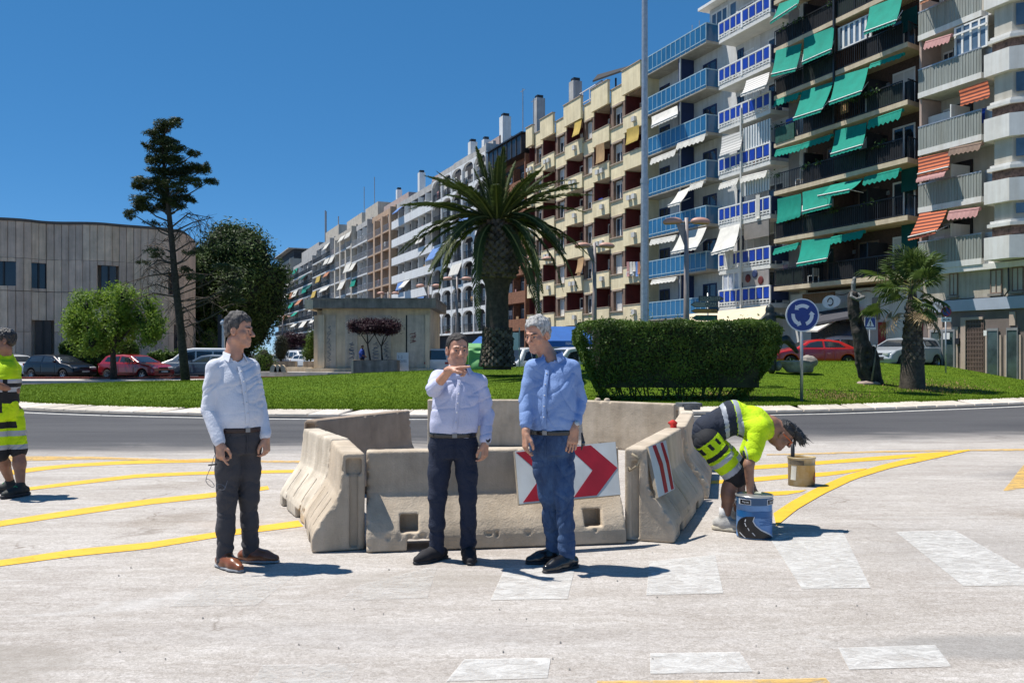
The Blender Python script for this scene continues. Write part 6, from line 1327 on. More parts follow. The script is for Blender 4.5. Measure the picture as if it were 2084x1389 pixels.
# ---- tall wind-bent conifer with flat foliage pads, photo trunk (378,765) -> (345,255)
Yt = 43; sc_ = Yt/FP; X0 = 378; PX = lambda px: (px-X0)*sc_; PZ = lambda py: CH+(HZ-py)*sc_
CONL = leafmat('dark conifer needles', (.075, .10, .035), (.028, .042, .016), .15, 1.0); DRYB = mat('dead grey branches', (.085, .065, .052), .95, .3, 8)
tc = thing('conifer', 'tall leaning dark conifer with flat windswept foliage pads and dead lower branches', 'tree', (kx(X0, Yt), Yt, gz(kx(X0, Yt), Yt)-.02)); g = random.Random(21)
trunk = [(380, 768, .36), (372, 720, .32), (365, 650, .29), (357, 580, .26), (350, 500, .22), (343, 430, .18), (335, 360, .13), (331, 300, .09), (338, 262, .05)]
mb_ = MB(); mb_.tube([(PX(a), 0, PZ(b_)-(.9 if i == 0 else 0)) for i, (a, b_, r) in enumerate(trunk)], [r*.64 for *_, r in trunk], 10); mb_.build('trunk', BARK, tc, True)
def tx(py): ys = [b_ for _, b_, _ in trunk][::-1]; return float(np.interp(py, ys, [a for a, *_ in trunk][::-1]))
pads = [(345, 262, 30, 7), (362, 254, 14, 4), (318, 281, 18, 6), (330, 292, 26, 7), (300, 303, 12, 4), (320, 312, 22, 6), (350, 300, 22, 6), (365, 313, 24, 6), (392, 316, 14, 5), (310, 330, 15, 6), (345, 330, 34, 8), (378, 345, 34, 9), (410, 350, 18, 7), (350, 358, 34, 8), (330, 372, 16, 5), (425, 372, 16, 5), (395, 376, 28, 6), (365, 385, 26, 7), (305, 378, 32, 8), (282, 385, 14, 5), (325, 395, 26, 8), (300, 412, 26, 6), (345, 412, 26, 8), (290, 425, 22, 7), (270, 440, 14, 6), (325, 425, 22, 7), (372, 405, 18, 5), (360, 423, 16, 5), (385, 412, 12, 4), (318, 518, 20, 6), (345, 530, 10, 3), (372, 555, 18, 5), (450, 548, 26, 4), (470, 552, 18, 4), (380, 520, 14, 4), (402, 515, 12, 4), (290, 538, 12, 4), (460, 595, 22, 9), (480, 580, 14, 6), (400, 570, 20, 5), (308, 460, 14, 4), (485, 618, 16, 4)]
def blob_pad(px, py, rx, rz, n, seed):
    g_ = np.random.default_rng(seed); c = np.array([PX(px), g.uniform(-1, 1)*min(1.2, rx*sc_), PZ(py)])
    q = g_.normal(0, 1, (n, 3)); q /= np.linalg.norm(q, axis=1)[:, None]; q *= g_.random((n, 1))**.3*(1+.35*vnoise(q*2.2+seed)[:, None])
    return c, c+q*np.array([rx*sc_, rx*sc_*.8, rz*sc_*1.25])+np.array([0, 0, .06])*vnoise(q*4)[:, None]
P = []; mb_ = MB(); pad_c = []
extra = [(px+g.uniform(-.9, .9)*rx, py+g.uniform(-1.3, 1.6)*rz, rx*g.uniform(.3, .6), rz*g.uniform(.5, .9)) for px, py, rx, rz in pads for _ in range(2)]
for i, (px, py, rx, rz) in enumerate(pads+extra):
    low = py > 450; c, q = blob_pad(px, py, rx, rz, int(rx*rz*(2.4 if low else 4.2)), 100+i); P.append(q); pad_c.append((c, rx, rz, low))
    yt = py+14+abs(px-tx(py))*.35; a = Vector((PX(tx(min(yt, 760))), 0, PZ(min(yt, 760)))); b_ = Vector(c); 
    if i < len(pads): mb_.tube([a, a.lerp(b_, .5)+Vector((0, 0, -.12)), b_], [.05 if not low else .035, .035, .015], 5)
P = np.vstack(P); link('foliage', leaf_cloud('foliage', P, np.tile([0, 0, 1.], (len(P), 1)), .10, CONL, 31, aspect=.22, up=.2), tc)
hi_ = [(c, rx, rz) for c, rx, rz, low in pad_c[:len(pads)] if not low]
link('inner_foliage', core_mesh('inner_foliage', [c for c, *_ in hi_], [(rx*sc_*.5, rx*sc_*.4, rz*sc_*.5) for _, rx, rz in hi_], DKC, .11, .05), tc)
# dead drooping branches
def dead(a, px, py, depth, mb2):
    b_ = Vector((PX(px), g.uniform(-1.5, 1.5), PZ(py))); m_ = a.lerp(b_, .5)+Vector((0, 0, g.uniform(.1, .5))); mb2.tube([a, m_, b_], [.045, .03, .012], 4)
    for _ in range(depth):
        s_ = m_.lerp(b_, g.random()); e = s_+Vector((g.uniform(-.9, .9), g.uniform(-.5, .5), g.uniform(-.9, .3))); mb2.tube([s_, s_.lerp(e, .5)+Vector((0, 0, .08)), e], [.018, .012, .005], 3)
        for _ in range(2): e2 = e+Vector((g.uniform(-.4, .4), 0, g.uniform(-.5, .1))); mb2.tube([s_.lerp(e, .6), e2], [.008, .004], 3)
for (px, py, y0) in ((430, 470, 500), (415, 445, 470), (275, 500, 520), (285, 550, 540), (270, 590, 560), (300, 560, 545), (330, 470, 480), (430, 445, 480), (420, 500, 520), (300, 600, 600), (285, 620, 610), (330, 620, 640), (415, 610, 620), (400, 640, 640), (270, 535, 540), (310, 500, 500), (345, 560, 560), (450, 640, 620), (410, 560, 570), (395, 450, 470), (380, 480, 500), (320, 580, 590), (365, 690, 680), (400, 680, 660)):
    dead(Vector((PX(tx(y0)), 0, PZ(y0))), px, py, 9, mb_)
mb_.build('branches', DRYB, tc)

# ---- big date palm, photo: base (1015,748), neck y 570, head y 450
PB = mat('palm boot brown', (.15, .115, .085), .95, .3, 8, .7, 20); PBD = mat('palm trunk dark bark', (.075, .058, .046), .95, .3, 6, .8, 22); PFR = leafmat('palm frond green', (.090, .125, .036), (.032, .048, .016), .25, 1.4); PFY = leafmat('pale palm rib', (.26, .27, .09), (.16, .17, .06), .2, 1)
Yp = 34; sp = Yp/FP; pb = at(1012, 748, Yp); zp = gz(pb.x, Yp)
tp_ = thing('date_palm', 'big date palm with a pineapple-shaped trunk head in the middle of the island', 'palm tree', (pb.x, Yp, zp-.03)); Zp = lambda py: CH+(HZ-py)*sp-zp
prof = [(750, 31), (735, 29), (700, 25), (650, 25), (600, 24), (575, 28), (560, 37), (530, 42), (500, 41), (475, 36), (455, 27), (440, 16)]
mb_ = MB(); mb_.lathe([(r*sp*.94, Zp(y)) for y, r in prof]+[(0, Zp(436))], 28); link('trunk', mb_.mesh('trunk', PBD, True), tp_)
bm = bmesh.new(); V = [bm.verts.new(c) for c in ((-.5, 0, 0), (.5, 0, 0), (.38, -.25, .75), (0, -.42, 1.0), (-.38, -.25, .75), (0, -.5, .25), (0, 0, .9))]
for f in ((0, 1, 5), (1, 2, 5), (2, 3, 5), (3, 4, 5), (4, 0, 5), (4, 3, 6), (3, 2, 6)): bm.faces.new([V[i] for i in f])
boot = bm_mesh('leaf_base', bm, PB); bootd = boot.copy(); bootd.materials[0] = PBD; bootl = boot.copy(); bootl.materials[0] = mat('pale cut palm boot', (.17, .135, .10), .95, .25, 8)
g = random.Random(9); cnt = 0
def boots(y0, y1, step, per, sc, sets, tilt):
    global cnt
    y = y0; row = 0
    while y > y1:
        r = float(np.interp(y, [q for q, _ in prof][::-1], [q for _, q in prof][::-1]))*sp
        for k in range(per):
            a = 2*math.pi*(k+.5*(row % 2))/per
            if math.sin(a) > .35: continue      # the far side is never seen
            if cnt >= 296: return
            cnt += 1; w = 2*math.pi*r/per*1.15
            o = link('leaf_base', g.choice(sets), tp_, (math.cos(a)*r*.99, math.sin(a)*r*.99, Zp(y))); o.rotation_euler = (tilt+g.uniform(-.12, .12), g.uniform(-.08, .08), a+math.pi/2+g.uniform(-.06, .06)); o.scale = (w, w*1.05, step*sp*1.5*sc)
        y -= step; row += 1
boots(566, 452, 7.6, 17, 1.0, [boot, boot, bootd], -.15)
boots(745, 672, 6.5, 14, 1.0, [bootl, boot, bootd], .05)
def frond_mesh(name, L, droop, seed, leafL=.46, n=58, m=PFR, width=.025):
    """arching feather frond along +x; leaflets both sides"""
    g_ = np.random.default_rng(seed); v = []; f = []; mi = []
    T = np.linspace(0, 1, n); x = L*(T-.12*droop*T**2.2); z = L*(.10*T-droop*T**2*.55)
    mb_ = MB(); mb_.tube([(x[i], 0, z[i]) for i in range(0, n, 4)]+[(x[-1], 0, z[-1])], [.045*(1-T[i])+.008 for i in range(0, n, 4)]+[.004], 5); v = list(mb_.v); f = list(mb_.f); mi = [1]*len(f)
    for i in range(3, n):
        p = Vector((x[i], 0, z[i])); d = Vector((x[i]-x[i-1], 0, z[i]-z[i-1])).normalized(); up = Vector((-d.z, 0, d.x)); l = leafL*math.sin(math.pi*min(1, .15+T[i]*.85))**.6*g_.uniform(.85, 1.1)
        for sg in (-1, 1):
            for q in range(2):
                dr = (d*(.95+.3*q)+Vector((0, sg, 0))*.75+up*g_.uniform(-.25, .22)).normalized(); a = p-d*(q*L/n*.5); tip = a+dr*l+Vector((0, 0, -.12*l)); wv = d.cross(dr).cross(dr).normalized()*width
                k = len(v); v += [a-wv*.5, a+wv*.5, a+dr*l*.55+wv, tip, a+dr*l*.55-wv]; f.append((k, k+1, k+2, k+3, k+4)); mi.append(0)
    return mesh(name, v, f, [m, PFY], False, mi)
FR = [frond_mesh('frond', 4.1, d, 5+i) for i, d in enumerate((.30, .62, 1.0, 1.4, 1.75))]
g = random.Random(14); head = Vector((0, 0, Zp(452)))
spec = [(200, 22, 1), (190, 5, 2), (170, 30, 1), (165, 2, 2), (150, 55, 0), (0, 62, 0), (20, 35, 1), (8, 8, 2), (-12, 0, 3), (35, 20, 2), (60, 72, 0), (110, 78, 0), (95, 60, 0), (140, 66, 0), (-30, 28, 1), (210, 40, 1), (-5, 40, 1), (185, 48, 0), (230, 18, 2), (-50, 12, 2), (250, 25, 1), (-70, 35, 1), (270, 55, 1), (300, 15, 3), (220, -2, 3), (180, -8, 3), (-20, -10, 3), (160, -6, 3), (10, -8, 3), (240, 62, 0), (-80, 68, 0), (30, 50, 0), (120, 42, 1), (80, 30, 2), (100, 8, 3), (60, -2, 3), (250, -20, 4), (290, -24, 4), (-35, -16, 4), (15, 58, 1), (165, 60, 1), (200, 56, 2), (-15, 52, 2), (178, 36, 2), (2, 30, 2), (45, 64, 1), (135, 52, 1), (225, 48, 2), (-45, 50, 2), (190, 18, 3), (-8, 18, 3), (270, 38, 2), (300, 44, 2), (240, 8, 3), (-62, 6, 3)]
for i, (az, el, k) in enumerate(spec):
    o = link('frond', FR[k], tp_, head+Vector((math.cos(R(az))*.28, math.sin(R(az))*.28, g.uniform(-.15, .3)))); o.rotation_euler = (g.uniform(-.3, .3), -R(el+g.uniform(-5, 5)), R(az+g.uniform(-6, 6))); s_ = g.uniform(.80, 1.0)*(.80 if el > 45 else 1); o.scale = (s_, s_, s_)
# ---- fan palm, photo: base (1857,738), head y 590
Yp = 30; sp = Yp/FP; pb = at(1857, 740, Yp); zp = gz(pb.x, Yp); Zp = lambda py: CH+(HZ-py)*sp-zp
tf = thing('fan_palm', 'smaller fan palm with round leaves in front of the silver car', 'palm tree', (pb.x, Yp, zp-.03))
mb_ = MB(); mb_.lathe([(26*sp, -.4), (22*sp, Zp(735)), (19*sp, Zp(700)), (16*sp, Zp(665)), (12*sp, Zp(625)), (7*sp, Zp(590)), (0, Zp(575))], 18); link('trunk', mb_.mesh('trunk', PBD, True), tf)
g = random.Random(19); k = 0
for row in range(17):
    y = 738-row*7.2; r = float(np.interp(y, [600, 625, 665, 700, 735], [6, 12, 16, 19, 22]))*sp
    for j in range(12):
        a = 2*math.pi*(j+.5*(row % 2))/12
        if math.sin(a) > .35: continue
        o = link('leaf_base', g.choice([boot, bootd]), tf, (math.cos(a)*r*.9, math.sin(a)*r*.9, Zp(y))); o.rotation_euler = (-.1+g.uniform(-.2, .2), g.uniform(-.1, .1), a+math.pi/2); o.scale = (.17, .14, .17)
def fan_mesh(name, seed, m, stem=.75, rad=.62, n=26):
    g_ = np.random.default_rng(seed); mb_ = MB(); mb_.tube([(0, 0, 0), (stem*.5, 0, .03), (stem, 0, 0)], [.022, .018, .012], 4); v = list(mb_.v); f = list(mb_.f); mi = [1]*len(f)
    for i in range(n):
        a = (i/(n-1)-.5)*R(250); l = rad*(1-.25*abs(a)/2.2)*g_.uniform(.88, 1.08); z1 = -.10*l+g_.uniform(-.02, .02); c = Vector((stem, 0, 0)); d = Vector((math.cos(a), math.sin(a), 0)); s_ = Vector((-math.sin(a), math.cos(a), 0))*.036*(1 if i % 2 else .8)
        k = len(v); v += [c, c+d*l*.55+s_+Vector((0, 0, .03)), c+d*l*.8+s_*.4+Vector((0, 0, z1*.5)), c+d*l+Vector((0, 0, z1*2.0-.05)), c+d*l*.8-s_*.4+Vector((0, 0, z1*.5)), c+d*l*.55-s_+Vector((0, 0, -.02))]; f.append((k, k+1, k+2, k+3, k+4, k+5)); mi.append(0)
    return mesh(name, v, f, [m, PFY], False, mi)
FPM = leafmat('fan palm leaf green', (.13, .19, .04), (.04, .075, .018), .3, 2); FM = [fan_mesh('fan_leaf', 3+i, FPM if i < 3 else mat('dry fan leaf', (.30, .22, .12), .8, .2, 3), .78+.12*i, .66+.05*i) for i in range(4)]
g = random.Random(23); head = Vector((0, 0, Zp(588)))
for i in range(42):
    az = g.uniform(0, 360); el = g.choice((80, 65, 50, 40, 25, 15, 5, -8, -20, -35, -50)) ; k = g.randrange(3) if el > -45 or g.random() < .6 else 3
    o = link('fan_leaf', FM[k], tf, head+Vector((g.uniform(-.1, .1), g.uniform(-.1, .1), g.uniform(-.25, .15)))); o.rotation_euler = (g.uniform(-.7, .7), -R(el+g.uniform(-8, 8)), R(az)); s_ = g.uniform(.8, 1.15)*(1 if el > 0 else .95); o.scale = (s_, s_, s_)

# ================================================================ SCULPTURES ON THE ISLAND
WOOD = mat('dark weathered driftwood', (.050, .042, .036), .85, .5, 5, .8, 18, streak=.3); WOODL = mat('pale weathered wood', (.24, .20, .155), .85, .3, 6, .6, 20); BRZ = mat('dark bronze', (.045, .052, .05), .4, .3, 6, .2, 20, metal=.6); ROCKM = mat('rough grey rock', (.30, .27, .23), .9, .3, 3, .6, 14)
Ys = 31; ss = Ys/FP; pb = at(1768, 783, Ys); zs_ = gz(pb.x, Ys); 
def sx_(px): return (px-1768)*ss
def sz_(py): return CH+(HZ-py)*ss-zs_
s = SDF((sx_(1715), -.45, -.15), (sx_(1815), .45, sz_(555)), .022)
ch = [(1742, 642, 9, .0), (1748, 675, 14, 0), (1757, 710, 17, 0), (1765, 745, 17, .02), (1770, 772, 13, 0)]
s.chain([(sx_(a), d, sz_(b_)) for a, b_, r, d in ch], [r*ss for *_, r, d in ch], .05, flat=((0, 1, 0), .75)); s.chain([(sx_(1736), 0, sz_(600)), (sx_(1738), 0, sz_(620)), (sx_(1742), 0, sz_(645))], [9*ss, 10*ss, 11*ss], .05)
s.chain([(sx_(1730), .05, sz_(605)), (sx_(1733), .03, sz_(640)), (sx_(1742), 0, sz_(690)), (sx_(1744), 0, sz_(740)), (sx_(1750), 0, sz_(765)), (sx_(1762), 0, sz_(778))], [5*ss, 6*ss, 5*ss, 4*ss, 3*ss, 4*ss], .03)
s.chain([(sx_(1779), .1, sz_(708)), (sx_(1783), .1, sz_(730)), (sx_(1784), .08, sz_(762)), (sx_(1790), 0, sz_(782))], [5*ss, 9*ss, 10*ss, 9*ss], .04)
for q in ((1752, 690, .15), (1760, 722, -.2), (1764, 735, -.22), (1771, 752, -.2), (1748, 660, -.1)): s.ell((sx_(q[0]), q[2]-.05, sz_(q[1])), (.09, .12, .13), None, .02, '-')
tS = thing('driftwood_sculpture', 'tall dark driftwood sculpture with crossed arms standing on the grass', 'sculpture', (pb.x, Ys, zs_)); link('wooden_body', s.mesh('wooden_body', WOOD, lambda p: .035*fbm(p*np.array([9, 9, 2.2]), 3)), tS)
s = SDF((sx_(1722), -.5, sz_(640)), (sx_(1765), .3, sz_(558)), .018); s.chain([(sx_(1737), 0, sz_(597)), (sx_(1737), 0, sz_(578)), (sx_(1739), 0, sz_(567))], [4*ss, 4.6*ss, 3.6*ss], .02); s.chain([(sx_(1731), -.1, sz_(596)), (sx_(1729), -.16, sz_(604)), (sx_(1741), -.24, sz_(611)), (sx_(1753), -.2, sz_(605))], [2.6*ss, 3*ss, 3*ss, 3.6*ss], .02); s.chain([(sx_(1745), -.1, sz_(598)), (sx_(1751), -.2, sz_(606)), (sx_(1738), -.26, sz_(609))], [2.4*ss, 3*ss, 2.6*ss], .02)
link('carved_figure', s.mesh('carved_figure', mat('greyish carved wood', (.20, .20, .19), .8, .3, 8), lambda p: .01*fbm(p*14)), tS)
MB().tube([(sx_(1768), -.2, 0), (sx_(1774), -.25, sz_(735)), (sx_(1780), -.15, sz_(700))], [.035, .03, .02], 6).build('pale_branch', WOODL, tS, True)
s = SDF((-.6, -.5, -.1), (.6, .5, .25), .04); s.ell((0, 0, 0), (.42, .3, .12), None, .02); link('rock_base', s.mesh('rock_base', mat('pinkish rock', (.33, .25, .21), .9, .2, 5), lambda p: .04*fbm(p*5)), tS)
# bronze figure bending over a boat-shaped block
Yk = 33; sk = Yk/FP; pb = at(1600, 748, Yk); zk = gz(pb.x, Yk); fx_ = lambda px: (px-1600)*sk; fz_ = lambda py: CH+(HZ-py)*sk-zk
tB = thing('bronze_sculpture', 'dark bronze bending figure with a boat-shaped stone, half behind the hedge', 'sculpture', (pb.x, Yk, zk))
s = SDF((fx_(1535), -.6, -.1), (fx_(1645), .6, fz_(612)), .025)
s.ell((fx_(1567), 0, fz_(630)), (9*sk, 9*sk, 11*sk), None, .03); s.cone((fx_(1567), 0, fz_(645)), (fx_(1570), 0, fz_(700)), 12*sk, 14*sk, .08); s.chain([(fx_(1575), 0, fz_(640)), (fx_(1590), -.1, fz_(643)), (fx_(1604), -.15, fz_(648))], [6*sk, 5*sk, 3.5*sk], .04); s.chain([(fx_(1558), 0, fz_(645)), (fx_(1548), 0, fz_(652)), (fx_(1543), 0, fz_(656))], [6*sk, 4*sk, 3*sk], .04)
s.chain([(fx_(1578), 0, fz_(695)), (fx_(1600), .0, fz_(690)), (fx_(1612), 0, fz_(702)), (fx_(1622), 0, fz_(716))], [9*sk, 8*sk, 6*sk, 4*sk], .05); s.chain([(fx_(1570), 0, fz_(700)), (fx_(1572), 0, fz_(725)), (fx_(1570), 0, fz_(752))], [12*sk, 9*sk, 8*sk], .05)
link('figure', s.mesh('figure', BRZ, lambda p: .012*fbm(p*8)), tB)
s = SDF((fx_(1578), -.5, -.3), (fx_(1672), .6, fz_(708)), .03); s.loft((0, 0, fz_(752)-.1), np.eye(3), [(0, fx_(1628), 0, 26*sk, .22), (.2, fx_(1625), 0, 30*sk, .28), (.44, fx_(1622), 0, 38*sk, .30)], .02)
s.ell((fx_(1624), 0, fz_(729)), (32*sk, .22, 4*sk), None, .03, '-'); s.ell((fx_(1648), .1, fz_(735)), (18*sk, .3, 12*sk), None, .05); s.ell((fx_(1585), .2, fz_(745)), (8*sk, .3, 10*sk), None, .05); link('boat_block', s.mesh('boat_block', ROCKM, lambda p: .055*fbm(p*3.5)), tB)
# ================================================================ VEHICLES
def poly_sd(P, x, z):
    """signed distance to polygon P on arrays x, z (negative inside)"""
    P = np.array(P, float); Q = np.roll(P, -1, 0); d = np.full(np.broadcast(x, z).shape, 1e9); ins = np.zeros(d.shape, bool); x = np.broadcast_to(x, d.shape); z = np.broadcast_to(z, d.shape)
    for a, b in zip(P, Q):
        ab = b-a; t = np.clip(((x-a[0])*ab[0]+(z-a[1])*ab[1])/(ab@ab), 0, 1); d = np.minimum(d, np.hypot(x-a[0]-t*ab[0], z-a[1]-t*ab[1]))
        c = (a[1] > z) != (b[1] > z); ins ^= c & (x < (b[0]-a[0])*(z-a[1])/(b[1]-a[1]+1e-12)+a[0])
    return np.where(ins, -d, d)
TYRE = mat('tyre rubber', (.015, .015, .016), .85, .2, 9); RIM = mat('alloy rim', (.42, .43, .45), .3, .1, 5, metal=.8); CGL = mat('car glass', (.025, .032, .04), .06, .3, .5, spec=1.0); HLG = mat('headlight glass', (.55, .58, .6), .12, .1, 5, spec=1); BPL = mat('black car plastic', (.02, .02, .022), .6, .1, 4); PLATE = mat('number plate', (.6, .6, .58), .5); TAIL = mat('red tail lamp', (.35, .01, .01), .2)
PROF = {'hatch': dict(W=1.78, P=[(-2.0, .28), (-2.1, .55), (-2.05, .92), (-1.92, 1.05), (-1.66, 1.36), (-1.45, 1.44), (-.4, 1.48), (.3, 1.40), (1.1, 1.0), (1.75, .88), (2.04, .70), (2.12, .5), (2.05, .28)], side=[(-1.62, 1.02), (-1.48, 1.34), (-.4, 1.395), (.18, 1.33), (.88, 1.0)], pil=[-.45], wh=1.30, f0=.25, r0=-1.45),
        'sedan': dict(W=1.82, P=[(-2.25, .30), (-2.36, .55), (-2.30, .98), (-1.75, 1.05), (-1.15, 1.34), (-.6, 1.43), (.0, 1.44), (.5, 1.34), (1.15, 1.0), (1.95, .84), (2.24, .66), (2.3, .45), (2.2, .28)], side=[(-1.42, 1.0), (-1.02, 1.28), (-.5, 1.36), (.0, 1.37), (.42, 1.29), (.92, .98)], pil=[-.25], wh=1.42, f0=.35, r0=-1.1),
        'van': dict(W=1.86, P=[(-2.2, .30), (-2.25, 1.0), (-2.15, 1.78), (-1.95, 1.86), (.1, 1.88), (.65, 1.78), (1.3, 1.22), (1.95, .98), (2.18, .75), (2.22, .45), (2.1, .28)], side=[(-1.9, 1.08), (-1.9, 1.66), (.05, 1.70), (.55, 1.62), (1.08, 1.12), (.9, 1.06)], pil=[-1.0, -.02], wh=1.38, f0=.55, r0=-1.95)}
CARM = {}
def car(kind, label, cat, loc, yaw, m, group=None, seed=1, chrome=False):
    K = PROF[kind]; t = thing('parked_'+('van' if kind == 'van' else 'car'), label, cat, loc, yaw, group or 'cars parked along the streets')
    key = (kind, m.name)
    if key not in CARM:
        W = K['W']/2; H = max(p[1] for p in K['P']); V = .032; lo, hi = (-2.5, -W-.1, .1), (2.5, W+.1, H+.08)
        def body(x, y, z):
            d1 = poly_sd(K['P'], x, z)
            hw = np.interp(z, [.2, .45, .75, .95, 1.0, H-.1, H], [W*.94, W, W*.99, W*.965, W*.93, W*.74, W*.66])*(1-.10*np.abs(x/2.25)**5-.02*np.abs(x/2.25)**2)
            d2 = (np.abs(y)-hw)*.95; k = .09; h = np.clip(.5-.5*(d2-d1)/k, 0, 1); return d2*(1-h)+d1*h+k*h*(1-h)
        s = SDF(lo, hi, V); s.field(body)
        for sx in (-1, 1):
            for sy in (-1, 1): s.cone((sx*K['wh'], sy*(W-.26), .32), (sx*K['wh'], sy*(W+.4), .32), .365, .365, .02, '-')
        # door shut lines and lower grille
        for q in K['pil']+[K['f0']+.45, K['r0']+.35]:
            s.field(lambda x, y, z, q=q: np.maximum(np.maximum(np.abs(x-q)-.012, W-.035-np.abs(y)), np.maximum(.42-z, z-1.0)), k=.005, op='-')
        bodym = s.mesh('body', m)
        s2 = SDF(lo, hi, V)
        def glass(x, y, z):
            b = body(x, y, z)-.010; sd = poly_sd(K['side'], x, z)+.015
            pl = np.min([np.abs(x-q)-.035 for q in K['pil']], 0); sd = np.maximum(sd, -pl)
            hw = np.interp(z, [.95, 1.0, H-.1, H], [W*.93, W*.90, W*.70, W*.6])-.10
            zl = min(p[1] for p in K['side'])+.02; fr = np.maximum(np.maximum(np.abs(y)-hw, zl-z), np.maximum(z-(H-.12), K['f0']-x)); rr = np.maximum(np.maximum(np.abs(y)-hw, zl+.03-z), np.maximum(z-(H-.13), x-K['r0']))
            return np.maximum(b, np.minimum(sd, np.minimum(fr, rr)))
        s2.field(glass); glm = s2.mesh('windows', CGL)
        r = .315; mb_ = MB(); mb_.lathe([(r*.62, -.1), (r*.93, -.1), (r, -.06), (r, .06), (r*.93, .1), (r*.62, .1)], 22); ty = mb_.mesh('tyre', TYRE, True)
        mb_ = MB(); mb_.lathe([(r*.64, -.09), (r*.66, .085), (r*.58, .06), (r*.52, .02)], 22); 
        for i in range(5): a = i*2*math.pi/5; c_, s_ = math.cos(a), math.sin(a); mb_.add([(c_*q-s_*w, s_*q+c_*w, z) for q, w, z in ((.03, -.03, .06), (.03, .03, .06), (r*.62, .022, .07), (r*.62, -.022, .07))], [(0, 1, 2, 3)])
        mb_.lathe([(.05, .06), (.04, .08), (0, .08)], 10); rm = mb_.mesh('rim', RIM, False)
        mb_ = MB(); mb_.lathe([(0, .0), (r*.62, .0)], 16); hb = mb_.mesh('hub', BPL)
        CARM[key] = (bodym, glm, ty, rm, hb)
    bodym, glm, ty, rm, hb = CARM[key]; W = K['W']/2; link('body', bodym, t); link('windows', glm, t)
    for sx in (-1, 1):
        for sy in (-1, 1):
            w = link('wheel', hb, t, (sx*K['wh'], sy*(W-.12), .315)); w.rotation_euler = (R(-90*sy), 0, 0); link('tyre', ty, w); link('rim', rm, w)
    xf = max(p[0] for p in K['P']); zf = .68 if kind != 'van' else .78
    for sy in (-1, 1):
        s = link('headlight', cube(HLG), t, (xf-.30, sy*(W-.30)-.16, zf)); s.scale = (.24, .32, .10); s.rotation_euler = (0, .15, -sy*.28)
        mr = link('mirror', cube(m), t, (K['f0']+.42, sy*(W+.06)-.08, 1.0)); mr.scale = (.12, .16, .12)
    link('grille', cube(BPL), t, (xf-.13, -.45, .42)).scale = (.125, .9, .16); link('plate', cube(PLATE), t, (xf-.02, -.24, .46)).scale = (.03, .48, .10); g2 = link('upper_grille', cube(BPL), t, (xf-.16, -.32, zf)); g2.scale = (.11, .64, .07)
    xr = min(p[0] for p in K['P'])
    for sy in (-1, 1): link('tail_lamp', cube(TAIL), t, (xr+.0, sy*(W-.22)-.12, .82)).scale = (.14, .24, .14)
    return t
def paintm(n, c): return mat(n, c, .28, .04, 2, coat=.8, spec=.6)
mat('dark blue car paint', (.006, .008, .013), .3, .04, 2, coat=.35, spec=.4)
DKBL, RED_, REDB, WHC, SLV, DBL = paintm('dark blue car paint', (.014, .018, .028)), paintm('dull red car paint', (.30, .012, .016)), paintm('bright red car paint', (.46, .012, .012)), paintm('white car paint', (.62, .63, .64)), paintm('silver car paint', (.36, .39, .42)), paintm('blue grey car paint', (.06, .09, .13))
def cp(px, Y, z=0): return ((px-CX)/FP*Y, Y, z)
# raised street on the right side behind the island
RZ = .80
m_ = MB(); m_.prism([(6, 48), (19, 43.2), (30, 36), (60, 30), (60, 60), (10, 60)], -.1, RZ); tag(m_.build('street', GM), kind='structure')
car('hatch', 'dark blue hatchback parked farthest left in front of the ribbed building', 'car', cp(122, 50), R(-24), DKBL)
car('hatch', 'red hatchback parked behind the small round green tree', 'car', cp(277, 49.5), R(-22), RED_)
car('van', 'white van parked behind the leaning conifer trunk', 'van', cp(398, 53), R(200), WHC); car('hatch', 'blue grey car between the conifer and the man in the white shirt', 'car', cp(432, 50.2), R(160), DBL)
car('hatch', 'white car hardly showing behind the worker at the left edge', 'car', cp(32, 53), R(-24), WHC)
car('sedan', 'bright red saloon car behind the boat-shaped sculpture', 'car', cp(1655, 43.6, RZ), R(181), REDB)
car('van', 'white van showing its roof behind the bright red saloon', 'van', cp(1700, 46.4, RZ-.2), R(178), WHC)
car('hatch', 'silver car parked with its front beside the fan palm', 'car', cp(1838, 39.8, RZ), R(212), SLV)
car('van', 'white van seen from the back beside the kiosk, behind the pointing man', 'van', cp(905, 60), R(80), WHC)
car('van', 'white van with open side between the grey-haired man and the hedge', 'van', cp(1160, 48), R(215), WHC); car('hatch', 'white car behind the grey-haired man at the blue tents', 'car', cp(1095, 54), R(190), WHC)
car('van', 'grey white van right of the palm trunk', 'van', cp(1058, 50), R(240), WHC)
for i, (px, Y, yaw, m, k) in enumerate(((592, 88, -60, WHC, 'hatch'), (612, 84, -50, WHC, 'van'), (628, 80, -48, WHC, 'hatch'), (600, 104, -60, RED_, 'hatch'), (566, 92, -70, SLV, 'hatch'), (618, 110, -60, WHC, 'van'), (545, 84, 200, WHC, 'hatch'))):
    car(k, ('white car parked down the avenue, left of the egg shrub', 'white van parked down the avenue above the empty planter', 'white car parked nearest the kiosk corner', 'red car parked far down the avenue', 'silver car parked far down the avenue left of the egg shrub', 'farthest white van down the avenue', 'white car half hidden behind the round bush')[i], 'van' if k == 'van' else 'car', cp(px, Y), R(yaw), m)
